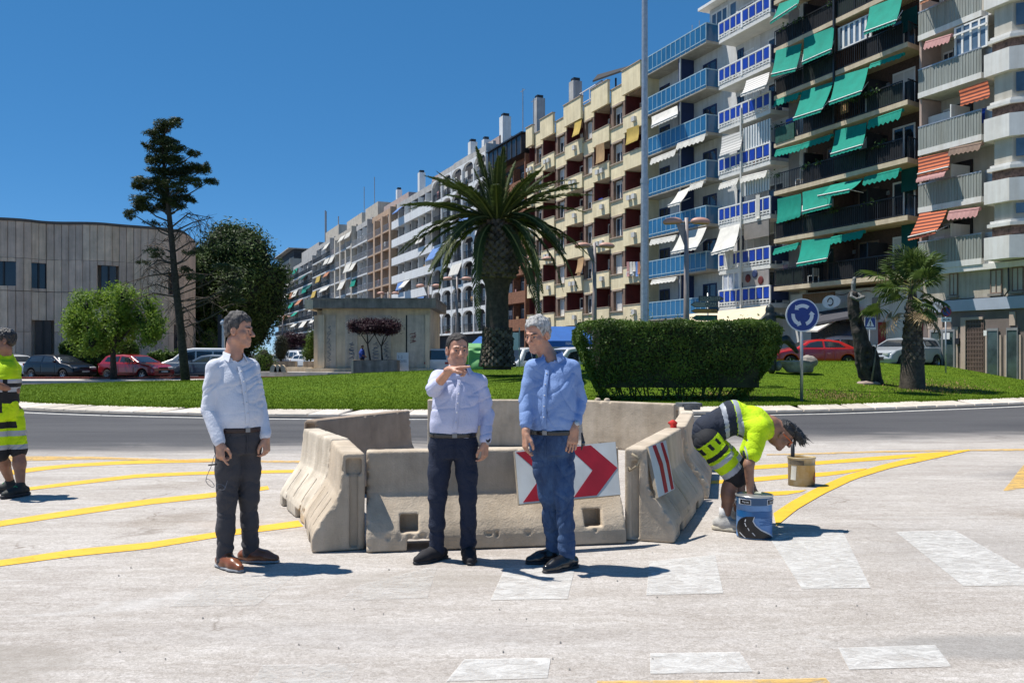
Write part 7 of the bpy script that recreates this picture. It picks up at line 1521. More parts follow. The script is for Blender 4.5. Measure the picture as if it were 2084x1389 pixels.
# blue market tents, green recycling bin, pole, small sign panel
TENT = mat('blue tent canvas', (.015, .12, .42), .7, .08, 2, trans=.2)
for i, (px0, px1, yt, ye, Y, lab) in enumerate(((1085, 1210, 664, 694, 52, 'blue market tent with white lettering behind the grey-haired man'), (955, 1030, 684, 705, 58, 'blue market tent behind the green bin'))):
    x0, x1 = kx(px0, Y), kx(px1, Y); cx_, w = (x0+x1)/2, (x1-x0)/2; ze, zt_ = kz(ye, Y), kz(yt, Y); t = thing('market_tent', lab, 'tent', (cx_, Y, 0)); d_ = 1.6
    MB().add([(-w, -d_, ze), (w, -d_, ze), (w, d_, ze), (-w, d_, ze), (-w*.45, 0, zt_), (w*.45, 0, zt_), (-w, -d_, ze-.35), (w, -d_, ze-.35), (w, d_, ze-.35), (-w, d_, ze-.35)], [(0, 1, 5, 4), (1, 2, 5), (2, 3, 4, 5), (3, 0, 4), (0, 6, 7, 1), (1, 7, 8, 2), (3, 9, 6, 0)]).build('canopy', TENT, t)
    for a in (-1, 1):
        for b_ in (-1, 1): box(t, 'tent_pole', a*w-.03, a*w+.03, b_*d_-.03, b_*d_+.03, 0, ze, METAL)
    if i == 0: text('FERRERIA', .22, WHS, t, (w*.25, -d_-.03, ze-.17), (R(90), 0, 0))
Yb = 40; p = cp(975, Yb); s = SDF((-.75, -.7, 0), (.75, .7, 1.75), .04); s.cone((0, -.2, .55), (0, .2, .55), .5, .5, .0, flat=((0, 0, 1), .99)); s.field(lambda x, y, z: np.maximum(np.maximum(np.abs(x)-.52+.05*z, np.abs(y)-.55), np.maximum(z-1.35, .05-z)), k=.08); s.cone((-.45, 0, 1.15), (.45, 0, 1.15), .5, .5, .05); s.ell((0, -.6, 1.35), (.3, .2, .14), None, .04, '-')
t = thing('recycling_bin', 'bright green domed recycling bin beside the palm trunk', 'bin', (p[0], Yb, .35)); link('body', s.mesh('body', mat('light green plastic', (.16, .40, .14), .45, .08, 3)), t); MB().box(-.55, .55, -.57, .57, -.3, .06).build('base', mat('dark green plastic', (.02, .09, .04), .6), t)
t = thing('recycling_bin', 'grey blue recycling bin with white stickers next to the green one', 'bin', (cp(998, 41)[0], 41, .35)); box(t, 'body', -.4, .4, -.5, .5, 0, 1.45, mat('grey blue plastic', (.10, .14, .22), .5, .1, 3)); box(t, 'lid', -.43, .43, -.53, .53, 1.451, 1.56, BPL)
for j in range(3): box(t, 'sticker', -.3, .3, -.515, -.501, .25+.4*j, .45+.4*j, WHS)
p = cp(1057, 42); t = thing('information_sign', 'white information panel on a thin pole right of the palm', 'sign', (p[0], 42, .3)); box(t, 'pole', -.03, .03, 0, .06, 0, 2.5, GPOLE); box(t, 'panel', -.62, -.04, -.01, .03, 1.4, 2.25, WHS); plate(t, 'arrow', [(-.36, 1.6), (-.28, 1.6), (-.28, 1.9), (-.22, 1.9), (-.32, 2.05), (-.42, 1.9), (-.36, 1.9)], -.016, .004, BPL)
for px, y0, Y, lab in ((448, 640, 57, 'black and white pole with a small globe beside the man in the white shirt'),):
    t = thing('traffic_pole', lab, 'pole', (kx(px, Y), Y, 0)); box(t, 'pole', -.12, .12, -.12, .12, 0, kz(y0, Y), BPL); box(t, 'white_tube', .14, .30, -.1, .1, 0, kz(660, Y), WHITE); MB().lathe([(.0, 0), (.2, .1), (.22, .25), (.12, .42), (0, .45)], 12).build('globe', WHS, t, True, loc=(.2, 0, kz(660, Y)-.1))
# ================================================================ PEOPLE
SKIN = mat('tanned skin', (.52, .275, .175), .5, .10, 18, .12, 120, sss=.12); SKIND = mat('deep tanned skin', (.27, .135, .085), .5, .10, 18, .12, 120, sss=.1); SKINF = mat('ruddy face skin', (.53, .27, .175), .5, .12, 16, .12, 120, sss=.12)
EYEW = mat('shaded eye white', (.30, .26, .23), .4); BROWG = mat('grey brown brow hair', (.045, .034, .028), .9, spec=.1); LIPM = mat('lips', (.30, .10, .08), .5); STUB = mat('grey stubble skin', (.27, .155, .115), .7, .15, 30)  # eye white is darkened so the eyes look shaded
def rotm(yaw, pitch=0, roll=0):
    """columns: right, forward, up. yaw 0 looks at the camera (-y); positive turns towards +x"""
    return np.array(Matrix.Rotation(yaw, 3, 'Z') @ Matrix.Rotation(pitch, 3, 'X') @ Matrix.Rotation(roll, 3, 'Y') @ Matrix(((1, 0, 0), (0, -1, 0), (0, 0, 1))))
def head_sdf(s, c, M, sc=1.0, wide=1.0):
    """adult head: c = point between the ears at eye height"""
    c = np.array(c, float); P = lambda x, y, z: c+M@(np.array((x*wide, y, z))*sc)
    Q = M.copy()
    E = lambda p, r, k=.015, op='+': s.ell(P(*p), np.array(r)*sc, Q, k*sc, op)
    Cn = lambda a, b, ra, rb, k=.015, op='+': s.cone(P(*a), P(*b), ra*sc, rb*sc, k*sc, op)
    E((0, -.012, .040), (.073, .093, .078)); E((0, .020, -.030), (.060, .068, .078), .02)
    for q in (-1, 1):
        Cn((q*.050, -.005, -.060), (q*.018, .062, -.098), .020, .018, .03); E((q*.044, .055, -.022), (.022, .022, .022), .02); Cn((q*.012, .084, .022), (q*.040, .070, .020), .010, .010, .012)
    E((0, .066, -.100), (.024, .020, .018), .02)
    for q in (-1, 1): E((q*.031, .097, -.001), (.020, .020, .013), .008, '-'); E((q*.030, .088, -.034), (.010, .012, .016), .012, '-')
    Cn((0, .080, .012), (0, .112, -.030), .0085, .0125, .008); 
    for q in (-1, 1): E((q*.012, .099, -.034), (.0085, .011, .008), .006)
    Cn((-.020, .078, -.062), (.020, .078, -.062), .009, .009, .01); Cn((-.018, .078, -.074), (.018, .078, -.074), .009, .009, .01); Cn((-.022, .092, -.067), (.022, .092, -.067), .003, .003, .003, '-')
    for q in (-1, 1):
        E((q*.030, .074, .000), (.015, .012, .009), .004)
        s.ell(P(q*.076, -.008, -.008), np.array((.010, .020, .033))*sc, Q@np.array(Matrix.Rotation(q*.35, 3, 'Z')), .006*sc); E((q*.084, .0, -.004), (.006, .010, .018), .004, '-')
def hand_sdf(s, w, d, palm, side, sc=1.0, curl=(.35, .45, .55, .6), thumb=.35, spread=.06, point=False):
    """w wrist, d direction of the hand, palm = normal out of the palm, side=+1/-1 chooses the thumb side"""
    w = np.array(w, float); d = np.array(d, float); d /= np.linalg.norm(d); n = np.array(palm, float); n -= d*(n@d); n /= np.linalg.norm(n); t = np.cross(d, n)*side
    P = lambda a, b, c: w+(d*a+t*b+n*c)*sc
    s.cone(P(-.02, 0, 0), P(.02, 0, 0), .027*sc, .028*sc, .015, flat=(n, .75))
    for b0, b1 in ((.026, .030), (.008, .010), (-.012, -.011), (-.028, -.030)): s.cone(P(.015, b0*.7, 0), P(.088, b1, 0), .018*sc, .0135*sc, .012, flat=(n, .85))
    for i, (b, L, r) in enumerate(((.031, .072, .0092), (.0105, .080, .0095), (-.0105, .075, .0090), (-.030, .060, .0080))):
        a = 0; p = P(.088, b, 0); c = curl[i]; sp = (1.5-i)*spread
        if point and i == 0: c = .02
        for j, f in enumerate((.46, .30, .24)):
            a += c*(1.0 if j == 0 else 1.1); v = d*math.cos(a)+n*math.sin(a)+t*sp*.6; v /= np.linalg.norm(v); q = p+v*L*f*sc*1.0
            s.cone(p, q, r*sc*(1-.08*j), r*sc*(1-.08*(j+1)), .004); p = q
    p0 = P(.018, .022, .006); p1 = P(.055, .046, .018+thumb*.02); p2 = P(.082, .052-.01*thumb, .026+thumb*.03); p3 = P(.105, .050-.02*thumb, .030+thumb*.035)
    s.cone(p0, p1, .017*sc, .0125*sc, .012); s.cone(p1, p2, .0118*sc, .0105*sc, .004); s.cone(p2, p3, .0105*sc, .008*sc, .004)
def folds(seed, amp=.006, sc=(9, 9, 5), d2=0):
    """cloth creases: narrow pull lines in two slanted directions plus soft unevenness"""
    def f(p):
        w = .035*np.stack([vnoise(p*7+seed), vnoise(p*7+seed+9), vnoise(p*7+seed+20)], 1); q0 = p+w; out = 0
        for k, (a, st) in enumerate(((.75, 1.0), (-.95, .9), (.1, .7))):
            c, s_ = math.cos(a), math.sin(a); x = q0[:, 0]*c+q0[:, 2]*s_; z = -q0[:, 0]*s_+q0[:, 2]*c; y = q0[:, 1]*c+q0[:, 2]*s_*.4
            q = np.stack([x*4.5, y*4.5, z*17], 1)+seed*7.7+k*31; r = 1-np.abs(vnoise(q)); msk = np.clip(vnoise(p*3.1+k*11+seed)*1.6+.55, 0, 1)
            out = out-amp*st*1.25*msk*r**5+amp*st*.55*msk*np.maximum(vnoise(q*.9+3), 0)
        return out+amp*.35*fbm(p*6+seed, 2)
    return f
def bbox(pts, pad=.22): a = np.array(pts); return a.min(0)-pad, a.max(0)+pad
def eyes_and_brows(t, c, M, sc, brow, wide=1.0):
    c = np.array(c, float); P = lambda x, y, z: Vector(c+M@(np.array((x*wide, y, z))*sc))
    for q in (-1, 1):
        mb_ = MB(); ico(mb_, P(q*.030, .0765, -.0005), .0098*sc, 1); e = mb_.build('eye', EYEW, t, True); mb_ = MB(); ico(mb_, P(q*.030, .0815, -.0005), .0062*sc, 1); mb_.build('iris', BLACKM, e, True)
        mb_ = MB(); mb_.tube([P(q*.012, .0905, .0195), P(q*.030, .0875, .0245), P(q*.048, .072, .020)], [.0042*sc, .0048*sc, .0028*sc], 5); mb_.build('eyebrow', brow, t, True)
def ico(mb_, c, r, sub=1):
    bm = bmesh.new(); bmesh.ops.create_icosphere(bm, subdivisions=sub+1, radius=r); bm.verts.index_update(); mb_.add([v.co+Vector(c) for v in bm.verts], [[v.index for v in f.verts] for f in bm.faces]); bm.free()
def hair_mesh(t, c, M, sc, m, ry, front=.045, side=-.01, back=-.055, thick=.010, seed=1, rough=.006, wide=1.0, top=.0, freq=70, tuft=0, kind='hair'):
    c = np.array(c, float); s = SDF(c-.2*sc, c+.2*sc, .0045)
    P = lambda x, y, z: c+M@(np.array((x*wide, y, z))*sc)
    s.ell(P(0, -.014, .042+top), np.array((.073*wide+thick, .093+thick, .078+thick+top))*sc, M, .01)
    s.ell(P(0, -.045, -.005), np.array((.066*wide+thick*.6, .060+thick*.6, .075))*sc, M, .02)
    # cut away face: region in front of and below the hair line
    def cut(x, y, z):
        X, Y, Z = x-c[0], y-c[1], z-c[2]; u = (M[0, 0]*X+M[1, 0]*Y+M[2, 0]*Z)/sc; v = (M[0, 1]*X+M[1, 1]*Y+M[2, 1]*Z)/sc; w = (M[0, 2]*X+M[1, 2]*Y+M[2, 2]*Z)/sc
        line = np.interp(v, [-.12, -.05, -.015, .02, .04, .055, .075, .10], [back, back, side-.02, side+.0, side+.045, front+.012, front+.020, front+.022])+.006*np.sin(u*90)
        return -(w-line)*-1*sc if 0 else (w-line)*sc
    s.field(cut, k=.006, op='-') if 0 else s.field(lambda x, y, z: cut(x, y, z), k=.006, op='-')
    o = link(kind, s.mesh(kind, m, lambda p: rough*vnoise(p*np.array([freq, freq, freq*.55])+seed)+rough*.8*vnoise(p*27+seed)), t); return o
HAIRN = {}
def hairm(name, c): return mat(name, c, .65, .45, 60, .5, 150, stretch=(1, 1, .4))

def man(label, Y0, J, yaw, shirt, trou, opts):
    """J: joints as (px, py, dy) in photo pixels with depth offsets from Y0"""
    A = {k: np.array(at(v[0], v[1], Y0+(v[2] if len(v) > 2 else 0))) for k, v in J.items()}
    base = (A['la']+A['ra'])/2; t = thing('person', label, 'person', (base[0], base[1], 0)); off = np.array((base[0], base[1], 0.)); A = {k: v-off for k, v in A.items()}; sc = opts.get('hs', 1.0)
    o = opts; MH = rotm(o['hyaw'], o.get('hpitch', 0), o.get('hroll', 0)); MT = rotm(yaw, 0, 0); hc = A['head']; u = MT[:, 0]; fw = MT[:, 1]
    lo, hi = bbox(list(A.values()), .20); lo[2] = -.02; hi[2] = hc[2]+.18
    # ---- body
    s = SDF(lo, hi, .0048)
    neck = (A['ls']+A['rs'])/2+np.array((0, 0, .062)); hb = hc+MH@np.array((0, -.025, -.085))*sc
    head_sdf(s, hc, MH, sc, o.get('wide', 1.0)); s.cone(neck+np.array((0, 0, -.03)), hb, .066, .058, .03); 
    s.cone(neck-np.array((0, 0, .05)), A['ls'], .045, .04, .04); s.cone(neck-np.array((0, 0, .05)), A['rs'], .045, .04, .04)
    pel = (A['lh']+A['rh'])/2; mid = (neck+pel)/2; s.loft(pel, np.column_stack([u, fw, (neck-pel)/np.linalg.norm(neck-pel)]), [(0, 0, 0, .13, .09), (.2, 0, 0, .12, .09), (np.linalg.norm(neck-pel)-.20, -.0, -.01, .12, .075), (np.linalg.norm(neck-pel)-.11, 0, -.03, .06, .04)], .03)
    for q in 'lr':
        s.chain([A[q+'s'], A[q+'e'], A[q+'w']], [.040, .038, .027], .02); s.chain([A[q+'h'], A[q+'k'], A[q+'a']], [.075, .052, .038], .03)
        hd = o['hand_'+q]; hand_sdf(s, A[q+'w'], hd['d'], hd['n'], hd['side'], o.get('hands', 1.0), hd.get('curl', (.35, .45, .55, .6)), hd.get('thumb', .35), hd.get('spread', .06), hd.get('point', False))
    hz_ = hc[2]-.012
    link('body', s.mesh('body', [o.get('skin', SKIN), SKINF if o.get('skin', SKIN) is SKIN else o['skin']], lambda p: .0012*vnoise(p*50), lambda c_: (c_[:, 2] > neck[2]).astype(int)), t)
    eyes_and_brows(t, hc, MH, sc, BROWG, o.get('wide', 1.0)); hair_mesh(t, hc, MH, sc, o['hair'], 0, **o.get('hairk', {}))
    # ---- shirt
    lo2 = np.minimum(lo, lo); s = SDF(lo2, hi, .0062)
    top = neck+np.array((0, 0, -.01)); wa = (A['lh']+A['rh'])/2+np.array((0, 0, o.get('hem', .07))); L = np.linalg.norm(top-wa); ax = (top-wa)/L; MM = np.column_stack([u, fw-ax*(fw@ax), ax]); MM[:, 1] /= np.linalg.norm(MM[:, 1]); MM[:, 0] = np.cross(MM[:, 1], MM[:, 2]); 
    sw = np.linalg.norm(A['ls']-A['rs'])/2; sw = o.get('sw', sw); b = o.get('belly', .135); w_ = o.get('waist', .165)
    s.loft(wa, MM, [(-.035, 0, 0, w_*.97, b*.93), (.05, 0, .01, w_*1.06, b*1.06), (L*.35, 0, .012, w_*1.06, b*1.02), (L*.65, 0, .01, sw*.93, b*.92), (L*.83, 0, -.005, sw*.88, b*.80), (L*.96, 0, -.01, sw*.58, b*.60)], .03, pw=2.2)
    for q in 'lr': s.cone(top+np.array((0, 0, .0)), A[q+'s']+np.array((0, 0, -.01)), .062, .062, .035)
    for q in 'lr':
        S_, E_, W_ = A[q+'s'], A[q+'e'], A[q+'w']; cu = o.get('cuff_'+q, .97); We = E_+(W_-E_)*cu
        s.chain([S_, S_*.5+E_*.5, E_], [.064, .060, .056], .014)
        if cu > 0: s.chain([E_, We], [.056, .043], .012)
        if o.get('roll_'+q): Wr = E_+(W_-E_)*(cu-.25); s.cone(Wr, We, .050, .048, .004)
        else: Wr = E_+(W_-E_)*max(cu-.12, .0); s.cone(Wr, We, .0455, .0435, .003)
    s.cone(neck+np.array((0, 0, -.03))+fw*.0, neck+np.array((0, 0, .03)), .080, .070, .02)
    # open neck: cut a wedge at the front, and the inside of the collar
    s.cone(neck+np.array((0, 0, .10)), neck+fw*.02+np.array((0, 0, .0)), .066, .060, .004, '-'); s.cone(neck+fw*.085+np.array((0, 0, .03)), neck+fw*.125+np.array((0, 0, -.03-o.get('vneck', 0))), .026, .004, .008, '-')
    arm0 = o.get('amp', .0085)
    link('shirt', s.mesh('shirt', shirt, folds(o.get('seed', 1), arm0, (6, 6, 8))), t)
    # collar wings
    for q in (-1, 1):
        n0 = neck+np.array((0, 0, .035)); a = n0+MT@np.array((q*.070, -.01, .015)); b_ = n0+MT@np.array((q*.045, .062, -.005)); c_ = n0+MT@np.array((q*.070, .085, -.060)); d_ = n0+MT@np.array((q*.088, .02, -.035)); mb_ = MB(); th = MT@np.array((q*.004, .006, .003)); V4 = [a, b_, c_, d_]
        mb_.add([Vector(v) for v in V4]+[Vector(v+th) for v in V4], [(0, 1, 2, 3), (7, 6, 5, 4), (0, 4, 5, 1), (1, 5, 6, 2), (2, 6, 7, 3), (3, 7, 4, 0)]); mb_.build('collar', shirt if not isinstance(shirt, list) else o['collarm'], t)
    # placket and buttons
    if o.get('buttons', True):
        pts = []; fz = []
        for i in range(12):
            q = i/11; z = L*(.90-.86*q); bb = np.interp(z, [0, .05, L*.35, L*.65, L*.85, L*.97], [b*.93, b*1.06, b*1.02, b*.92, b*.78, b*.62]); cv = np.interp(z, [0, L*.35, L*.65, L*.85, L], [.01, .012, .01, -.005, -.01]); pts.append(wa+MM[:, 2]*z+MM[:, 1]*(bb+cv+.002))
        v = []; 
        for p in pts: v += [p-MM[:, 0]*.016, p-MM[:, 0]*.010+MM[:, 1]*.0045, p+MM[:, 0]*.010+MM[:, 1]*.0045, p+MM[:, 0]*.016]
        link('placket', mesh('placket', [Vector(x) for x in v], [(4*i+j, 4*i+j+1, 4*i+4+j+1, 4*i+4+j) for i in range(11) for j in range(3)], o.get('collarm') or shirt, True), t)
        for i in range(1, 11, 2): mb_ = MB(); p = pts[i]+MM[:, 1]*.007; ico(mb_, p, .0055, 0); mb_.build('button', PLATE, t)
    # ---- trousers
    lo3, hi3 = lo.copy(), hi.copy(); hi3[2] = wa[2]+.1; s = SDF(lo3, hi3, .0062); tw = o.get('tw', 1.0)
    s.loft(pel, np.column_stack([u, fw, (0, 0, 1)]), [(-.12, 0, 0, .14*tw, .115*tw), (-.03, 0, -.005, w_*1.02, b*.95), (.06, 0, 0, w_*.99, b*.93), (wa[2]-pel[2]+.0, 0, .0, w_*.965, b*.92)], .05, pw=2.3)
    for q in 'lr':
        H_, K_, An = A[q+'h']+np.array((0, 0, -.05)), A[q+'k'], A[q+'a']; s.chain([H_, H_*.5+K_*.5, K_, K_*.5+An*.5, An+np.array((0, 0, -.0))], [.098*tw, .086*tw, .071*tw, .063*tw, .061*tw], .025)
    def tf(p):
        base_ = folds(o.get('seed', 1)+3, .0065)(p); kn = np.exp(-((p[:, 2]-.50)/.07)**2)+1.3*np.exp(-((p[:, 2]-.13)/.07)**2)+.7*np.exp(-((p[:, 2]-.82)/.05)**2); return base_+.006*kn*vnoise(np.stack([p[:, 0]*5, p[:, 1]*5, p[:, 2]*30+p[:, 0]*14], 1)+o.get('seed', 1))
    link('trousers', s.mesh('trousers', trou, tf), t)
    for q in (-1, 1):
        mb_ = MB(); H0 = wa+u*q*w_*.62+fw*(b*.82); mb_.tube([Vector(H0+np.array((0, 0, -.04))), Vector(H0+u*q*w_*.16-fw*b*.20+np.array((0, 0, -.09))), Vector(H0+u*q*w_*.30-fw*b*.42+np.array((0, 0, -.16)))], .0018, 4); mb_.build('pocket_seam', trou, t)
    mb_ = MB(); mb_.tube([Vector(wa+fw*(b*.97)+np.array((0, 0, -.05))), Vector(wa+fw*(b*.985)+np.array((0, 0, -.12))), Vector(wa+fw*(b*.90)+np.array((0, 0, -.19)))], .0035, 4); mb_.build('fly_seam', trou, t)
    # belt
    s = SDF(wa-.24, wa+.24, .006); s.loft(wa, np.column_stack([u, fw, (0, 0, 1)]), [(-.038, 0, .0, w_*.99+.006, b*.95+.006), (.0, 0, .0, w_*.99+.006, b*.95+.006)], .0, cap=.006); link('belt', s.mesh('belt', o['belt']), t)
    mb_ = MB(); bp = wa+fw*(b*.95+.010)+np.array((0, 0, -.019)); 
    q_ = [bp+u*a*.017+np.array((0, 0, c_*.015))+fw*d_ for a, c_, d_ in ((-1, -1, 0), (1, -1, 0), (1, 1, 0), (-1, 1, 0), (-1, -1, .006), (1, -1, .006), (1, 1, .006), (-1, 1, .006))]; mb_.add([Vector(x) for x in q_], [(0, 3, 2, 1), (4, 5, 6, 7), (0, 1, 5, 4), (1, 2, 6, 5), (2, 3, 7, 6), (3, 0, 4, 7)]); mb_.build('buckle', mat('dull buckle metal', (.22, .22, .22), .35, .1, 4, metal=.8), t)
    # ---- shoes
    for q in 'lr':
        An = A[q+'a']; d = np.array(o['foot_'+q], float); d = np.array((d[0], d[1], 0))/np.hypot(d[0], d[1]); sd = np.array((-d[1], d[0], 0)); A0 = np.array((An[0], An[1], 0.)); s = SDF(A0-.3, A0+np.array((.3, .3, .2)), .005)
        s.chain([A0-d*.055+np.array((0, 0, .045)), A0+d*.03+np.array((0, 0, .045)), A0+d*.12+np.array((0, 0, .036)), A0+d*.185+np.array((0, 0, .028))], [.042, .046, .043, .030], .03, flat=((0, 0, 1), .95)); s.cone(A0+np.array((0, 0, .05)), A0+np.array((0, 0, .12)), .046, .042, .03); s.cone(A0+d*.02+np.array((0, 0, .07)), A0+d*.10+np.array((0, 0, .055)), .035, .03, .03)
        s.field(lambda x, y, z: z-.012+0*x+0*y, op='-') 
        link('shoe', s.mesh('shoe', o['shoe'], lambda p: .0015*vnoise(p*35)), t)
        s = SDF(A0-.3, A0+np.array((.3, .3, .05)), .005); s.chain([A0-d*.058, A0+d*.04, A0+d*.12, A0+d*.188], [.044, .045, .047, .032], .03); s.field(lambda x, y, z: np.maximum(z-.018, .001-z)*-1+0*x+0*y if 0 else np.minimum(.018-z, z-.001)+0*x+0*y, op='-') if 0 else None
        s.d = np.maximum(s.d, np.broadcast_to(np.maximum((np.arange(s.n[2])*s.vox+s.lo[2])-.020, .002-(np.arange(s.n[2])*s.vox+s.lo[2]))[None, None, :], s.d.shape)); link('sole', s.mesh('sole', o.get('sole', BPL)), t)
    return t, A, MT, MH
def watch(t, w, e, m1, m2, face_dir):
    d = (np.array(w)-np.array(e)); d /= np.linalg.norm(d); c = np.array(w)-d*.012; s = SDF(c-.07, c+.07, .0045); s.cone(c-d*.010, c+d*.010, .032, .032, .002); h = link('watch', s.mesh('watch', m1), t)
    f = np.array(face_dir, float); f -= d*(f@d); f /= np.linalg.norm(f); mb_ = MB(); mb_.tube([Vector(c+f*.030), Vector(c+f*.040)], .019, 12); mb_.build('watch_face', m2, h, True)
def cloth2(name, c, b=.25, **k): return mat(name, c, .88, .06, 7, b, 90, **k)
WSH = cloth2('white shirt cotton', (.66, .68, .74)); LSH = cloth2('pale lilac shirt cotton', (.52, .54, .70)); BSH = cloth2('light blue shirt cotton', (.21, .32, .58)); GTR = cloth2('charcoal trouser cloth', (.052, .050, .055)); NJN = cloth2('dark navy denim', (.012, .019, .042), .4); BJN = mat('mid blue denim', (.050, .105, .22), .9, .3, 11, .4, 110, col2=(.018, .040, .10), stretch=(1, 1, .45))
BRNL = mat('polished brown leather', (.20, .065, .025), .3, .2, 8, spec=.6); DKL_ = mat('dark brown leather', (.035, .014, .010), .4, .2, 8); BLKL = mat('black polished leather', (.010, .010, .011), .22, .1, 8, spec=.7); BLKS = mat('black suede', (.016, .015, .018), .85, .2, 9)
HG, HD, HW = hairm('grey and black curly hair', (.075, .068, .064)), hairm('dark brown short hair', (.028, .022, .018)), hairm('silver white hair', (.42, .41, .39))
down = (0, 0, -1)
# ---- man 1: white shirt, grey trousers, looking right
t1, A1, MT, MH = man('man in a white shirt and grey trousers, holding glasses, looking right', 6.12,
    dict(head=(487, 672), ls=(511, 747, .10), rs=(437, 748, -.10), le=(527, 826, .10), lw=(541, 890, .02), re=(426, 832, -.12), rw=(447, 902, -.20), lh=(506, 888, .06), rh=(466, 888, -.06), lk=(506, 1010, .06), rk=(461, 1016, -.06), la=(510, 1124, .10), ra=(458, 1136, -.07)),
    R(42), WSH, GTR, dict(hyaw=R(82), hpitch=R(4), hair=HG, skin=SKIN, belt=DKL_, shoe=BRNL, sole=mat('pale grey sole', (.3, .31, .32), .7), waist=.162, belly=.138, sw=.185, seed=2, hs=.98, hem=.075,
    hairk=dict(thick=.008, rough=.006, front=.050, side=.004, back=-.045, seed=4, top=.008, freq=75), hand_l=dict(d=(.10, -.10, -1), n=(-1, .2, 0), side=-1, curl=(.55, .6, .65, .7)), hand_r=dict(d=(.12, -.15, -1), n=(.6, .8, 0), side=1, curl=(.25, .75, .8, .85), thumb=.7), foot_l=(1, -.12), foot_r=(.72, -.62), vneck=.06, cuff_l=.93, cuff_r=.93))
# glasses hanging from his hand
w = at(437, 925, 5.9); t = thing('glasses', 'thin metal glasses dangling from the hand of the man in the white shirt', 'glasses', w); z = lambda px, py, d=0: at(px, py, 5.9+d)-w
WR = mat('thin glasses wire', (.12, .13, .16), .3, .1, 3, metal=.7)
MB().tube([z(437, 925), z(430, 948), z(421, 968), z(419, 976)], .0022, 4).build('temple', WR, t); MB().tube([z(424, 946), z(441, 944)], .006, 5).build('temple', BPL, t)
for a, b in (((419, 976), (436, 989)), ((440, 988), (458, 993))):
    c0_, c1_ = z(*a), z(*b); mid = (c0_+c1_)/2; mb_ = MB(); ax = (c1_-c0_)/2; ay = Vector((0, .01, .016)); mb_.tube([mid+ax*math.cos(q)+ay*math.sin(q) for q in np.linspace(0, 2*math.pi, 17)], .002, 4, False); mb_.build('lens_rim', WR, t)
MB().tube([z(458, 993), z(463, 978)], .002, 4).build('temple', WR, t)
# ---- man 2: pointing
t2, A2, MT, MH = man('man in a pale lilac shirt and dark jeans, pointing with raised arm', 6.27,
    dict(head=(931, 712), ls=(975, 779, .02), rs=(894, 768, -.02), le=(992, 842, .04), lw=(988, 900, -.06), re=(882, 792, -.17), rw=(916, 752, -.36), lh=(947, 897), rh=(898, 897), lk=(953, 1012, -.02), rk=(890, 1012, -.02), la=(953, 1118, .05), ra=(889, 1120, .02)),
    R(8), LSH, NJN, dict(hyaw=R(18), hpitch=R(3), hair=HD, skin=SKIN, belt=BLKL, shoe=BLKS, waist=.170, belly=.130, sw=.19, seed=5, hs=1.0, tw=.94, hem=.07,
    hairk=dict(thick=.007, rough=.004, front=.062, side=.012, back=-.03, seed=7, freq=75), hand_l=dict(d=(-.05, -.10, -1), n=(-.9, .4, 0), side=-1, curl=(.45, .5, .55, .6)), hand_r=dict(d=(.92, -.30, .12), n=(.12, -.2, -1), side=-1, curl=(.0, .95, 1.0, 1.05), point=True, thumb=.2), foot_l=(.15, -1), foot_r=(-.72, -.75), cuff_l=.90, cuff_r=.32, roll_r=True, vneck=.02))
watch(t2, A2['lw'], A2['le'], METAL, BPL, (.5, -1, 0))
# ---- man 3: silver hair, blue shirt, jeans
t3, A3, MT, MH = man('silver-haired man in a light blue shirt and blue jeans, looking down to the left', 6.08,
    dict(head=(1094, 681), ls=(1163, 749, .03), rs=(1086, 748, -.05), le=(1179, 815, .06), lw=(1168, 872, -.10), re=(1072, 815, -.06), rw=(1070, 882, -.16), lh=(1143, 890, .02), rh=(1104, 890, -.02), lk=(1148, 1008, -.06), rk=(1117, 1010, .04), la=(1154, 1126, -.06), ra=(1128, 1112, .13)),
    R(-22), BSH, BJN, dict(hyaw=R(-38), hpitch=R(14), hair=HW, skin=SKIN, belt=BLKL, shoe=BLKL, waist=.165, belly=.148, sw=.185, seed=9, hs=1.0, hem=.065,
    hairk=dict(thick=.010, rough=.006, front=.058, side=-.004, seed=9, top=.006, freq=60), hand_l=dict(d=(-.12, -.12, -1), n=(-.25, 1, 0), side=-1, curl=(.12, .15, .18, .2), thumb=.1), hand_r=dict(d=(-.04, -.15, -1), n=(.9, .3, 0), side=1, curl=(.30, .4, .5, .5)), foot_l=(-.80, -.62), foot_r=(-1, -.30), cuff_l=.72, cuff_r=.72, roll_l=True, roll_r=True, vneck=.05))
watch(t3, A3['lw']*.93+A3['le']*.07, A3['le'], BLKL, PLATE, (.3, -1, .1))
p = at(1184, 880, 5.95); t = thing('sunglasses', 'black sunglasses hanging behind the left wrist of the silver-haired man', 'sunglasses', p); MB().tube([(0, 0, 0), (.008, 0, -.05), (-.002, 0, -.12)], [.006, .012, .004], 6).build('temple', BPL, t, True); MB().tube([(.01, 0, -.06), (.012, 0, -.09)], [.014, .010], 8).build('lens', CGL, t, True)
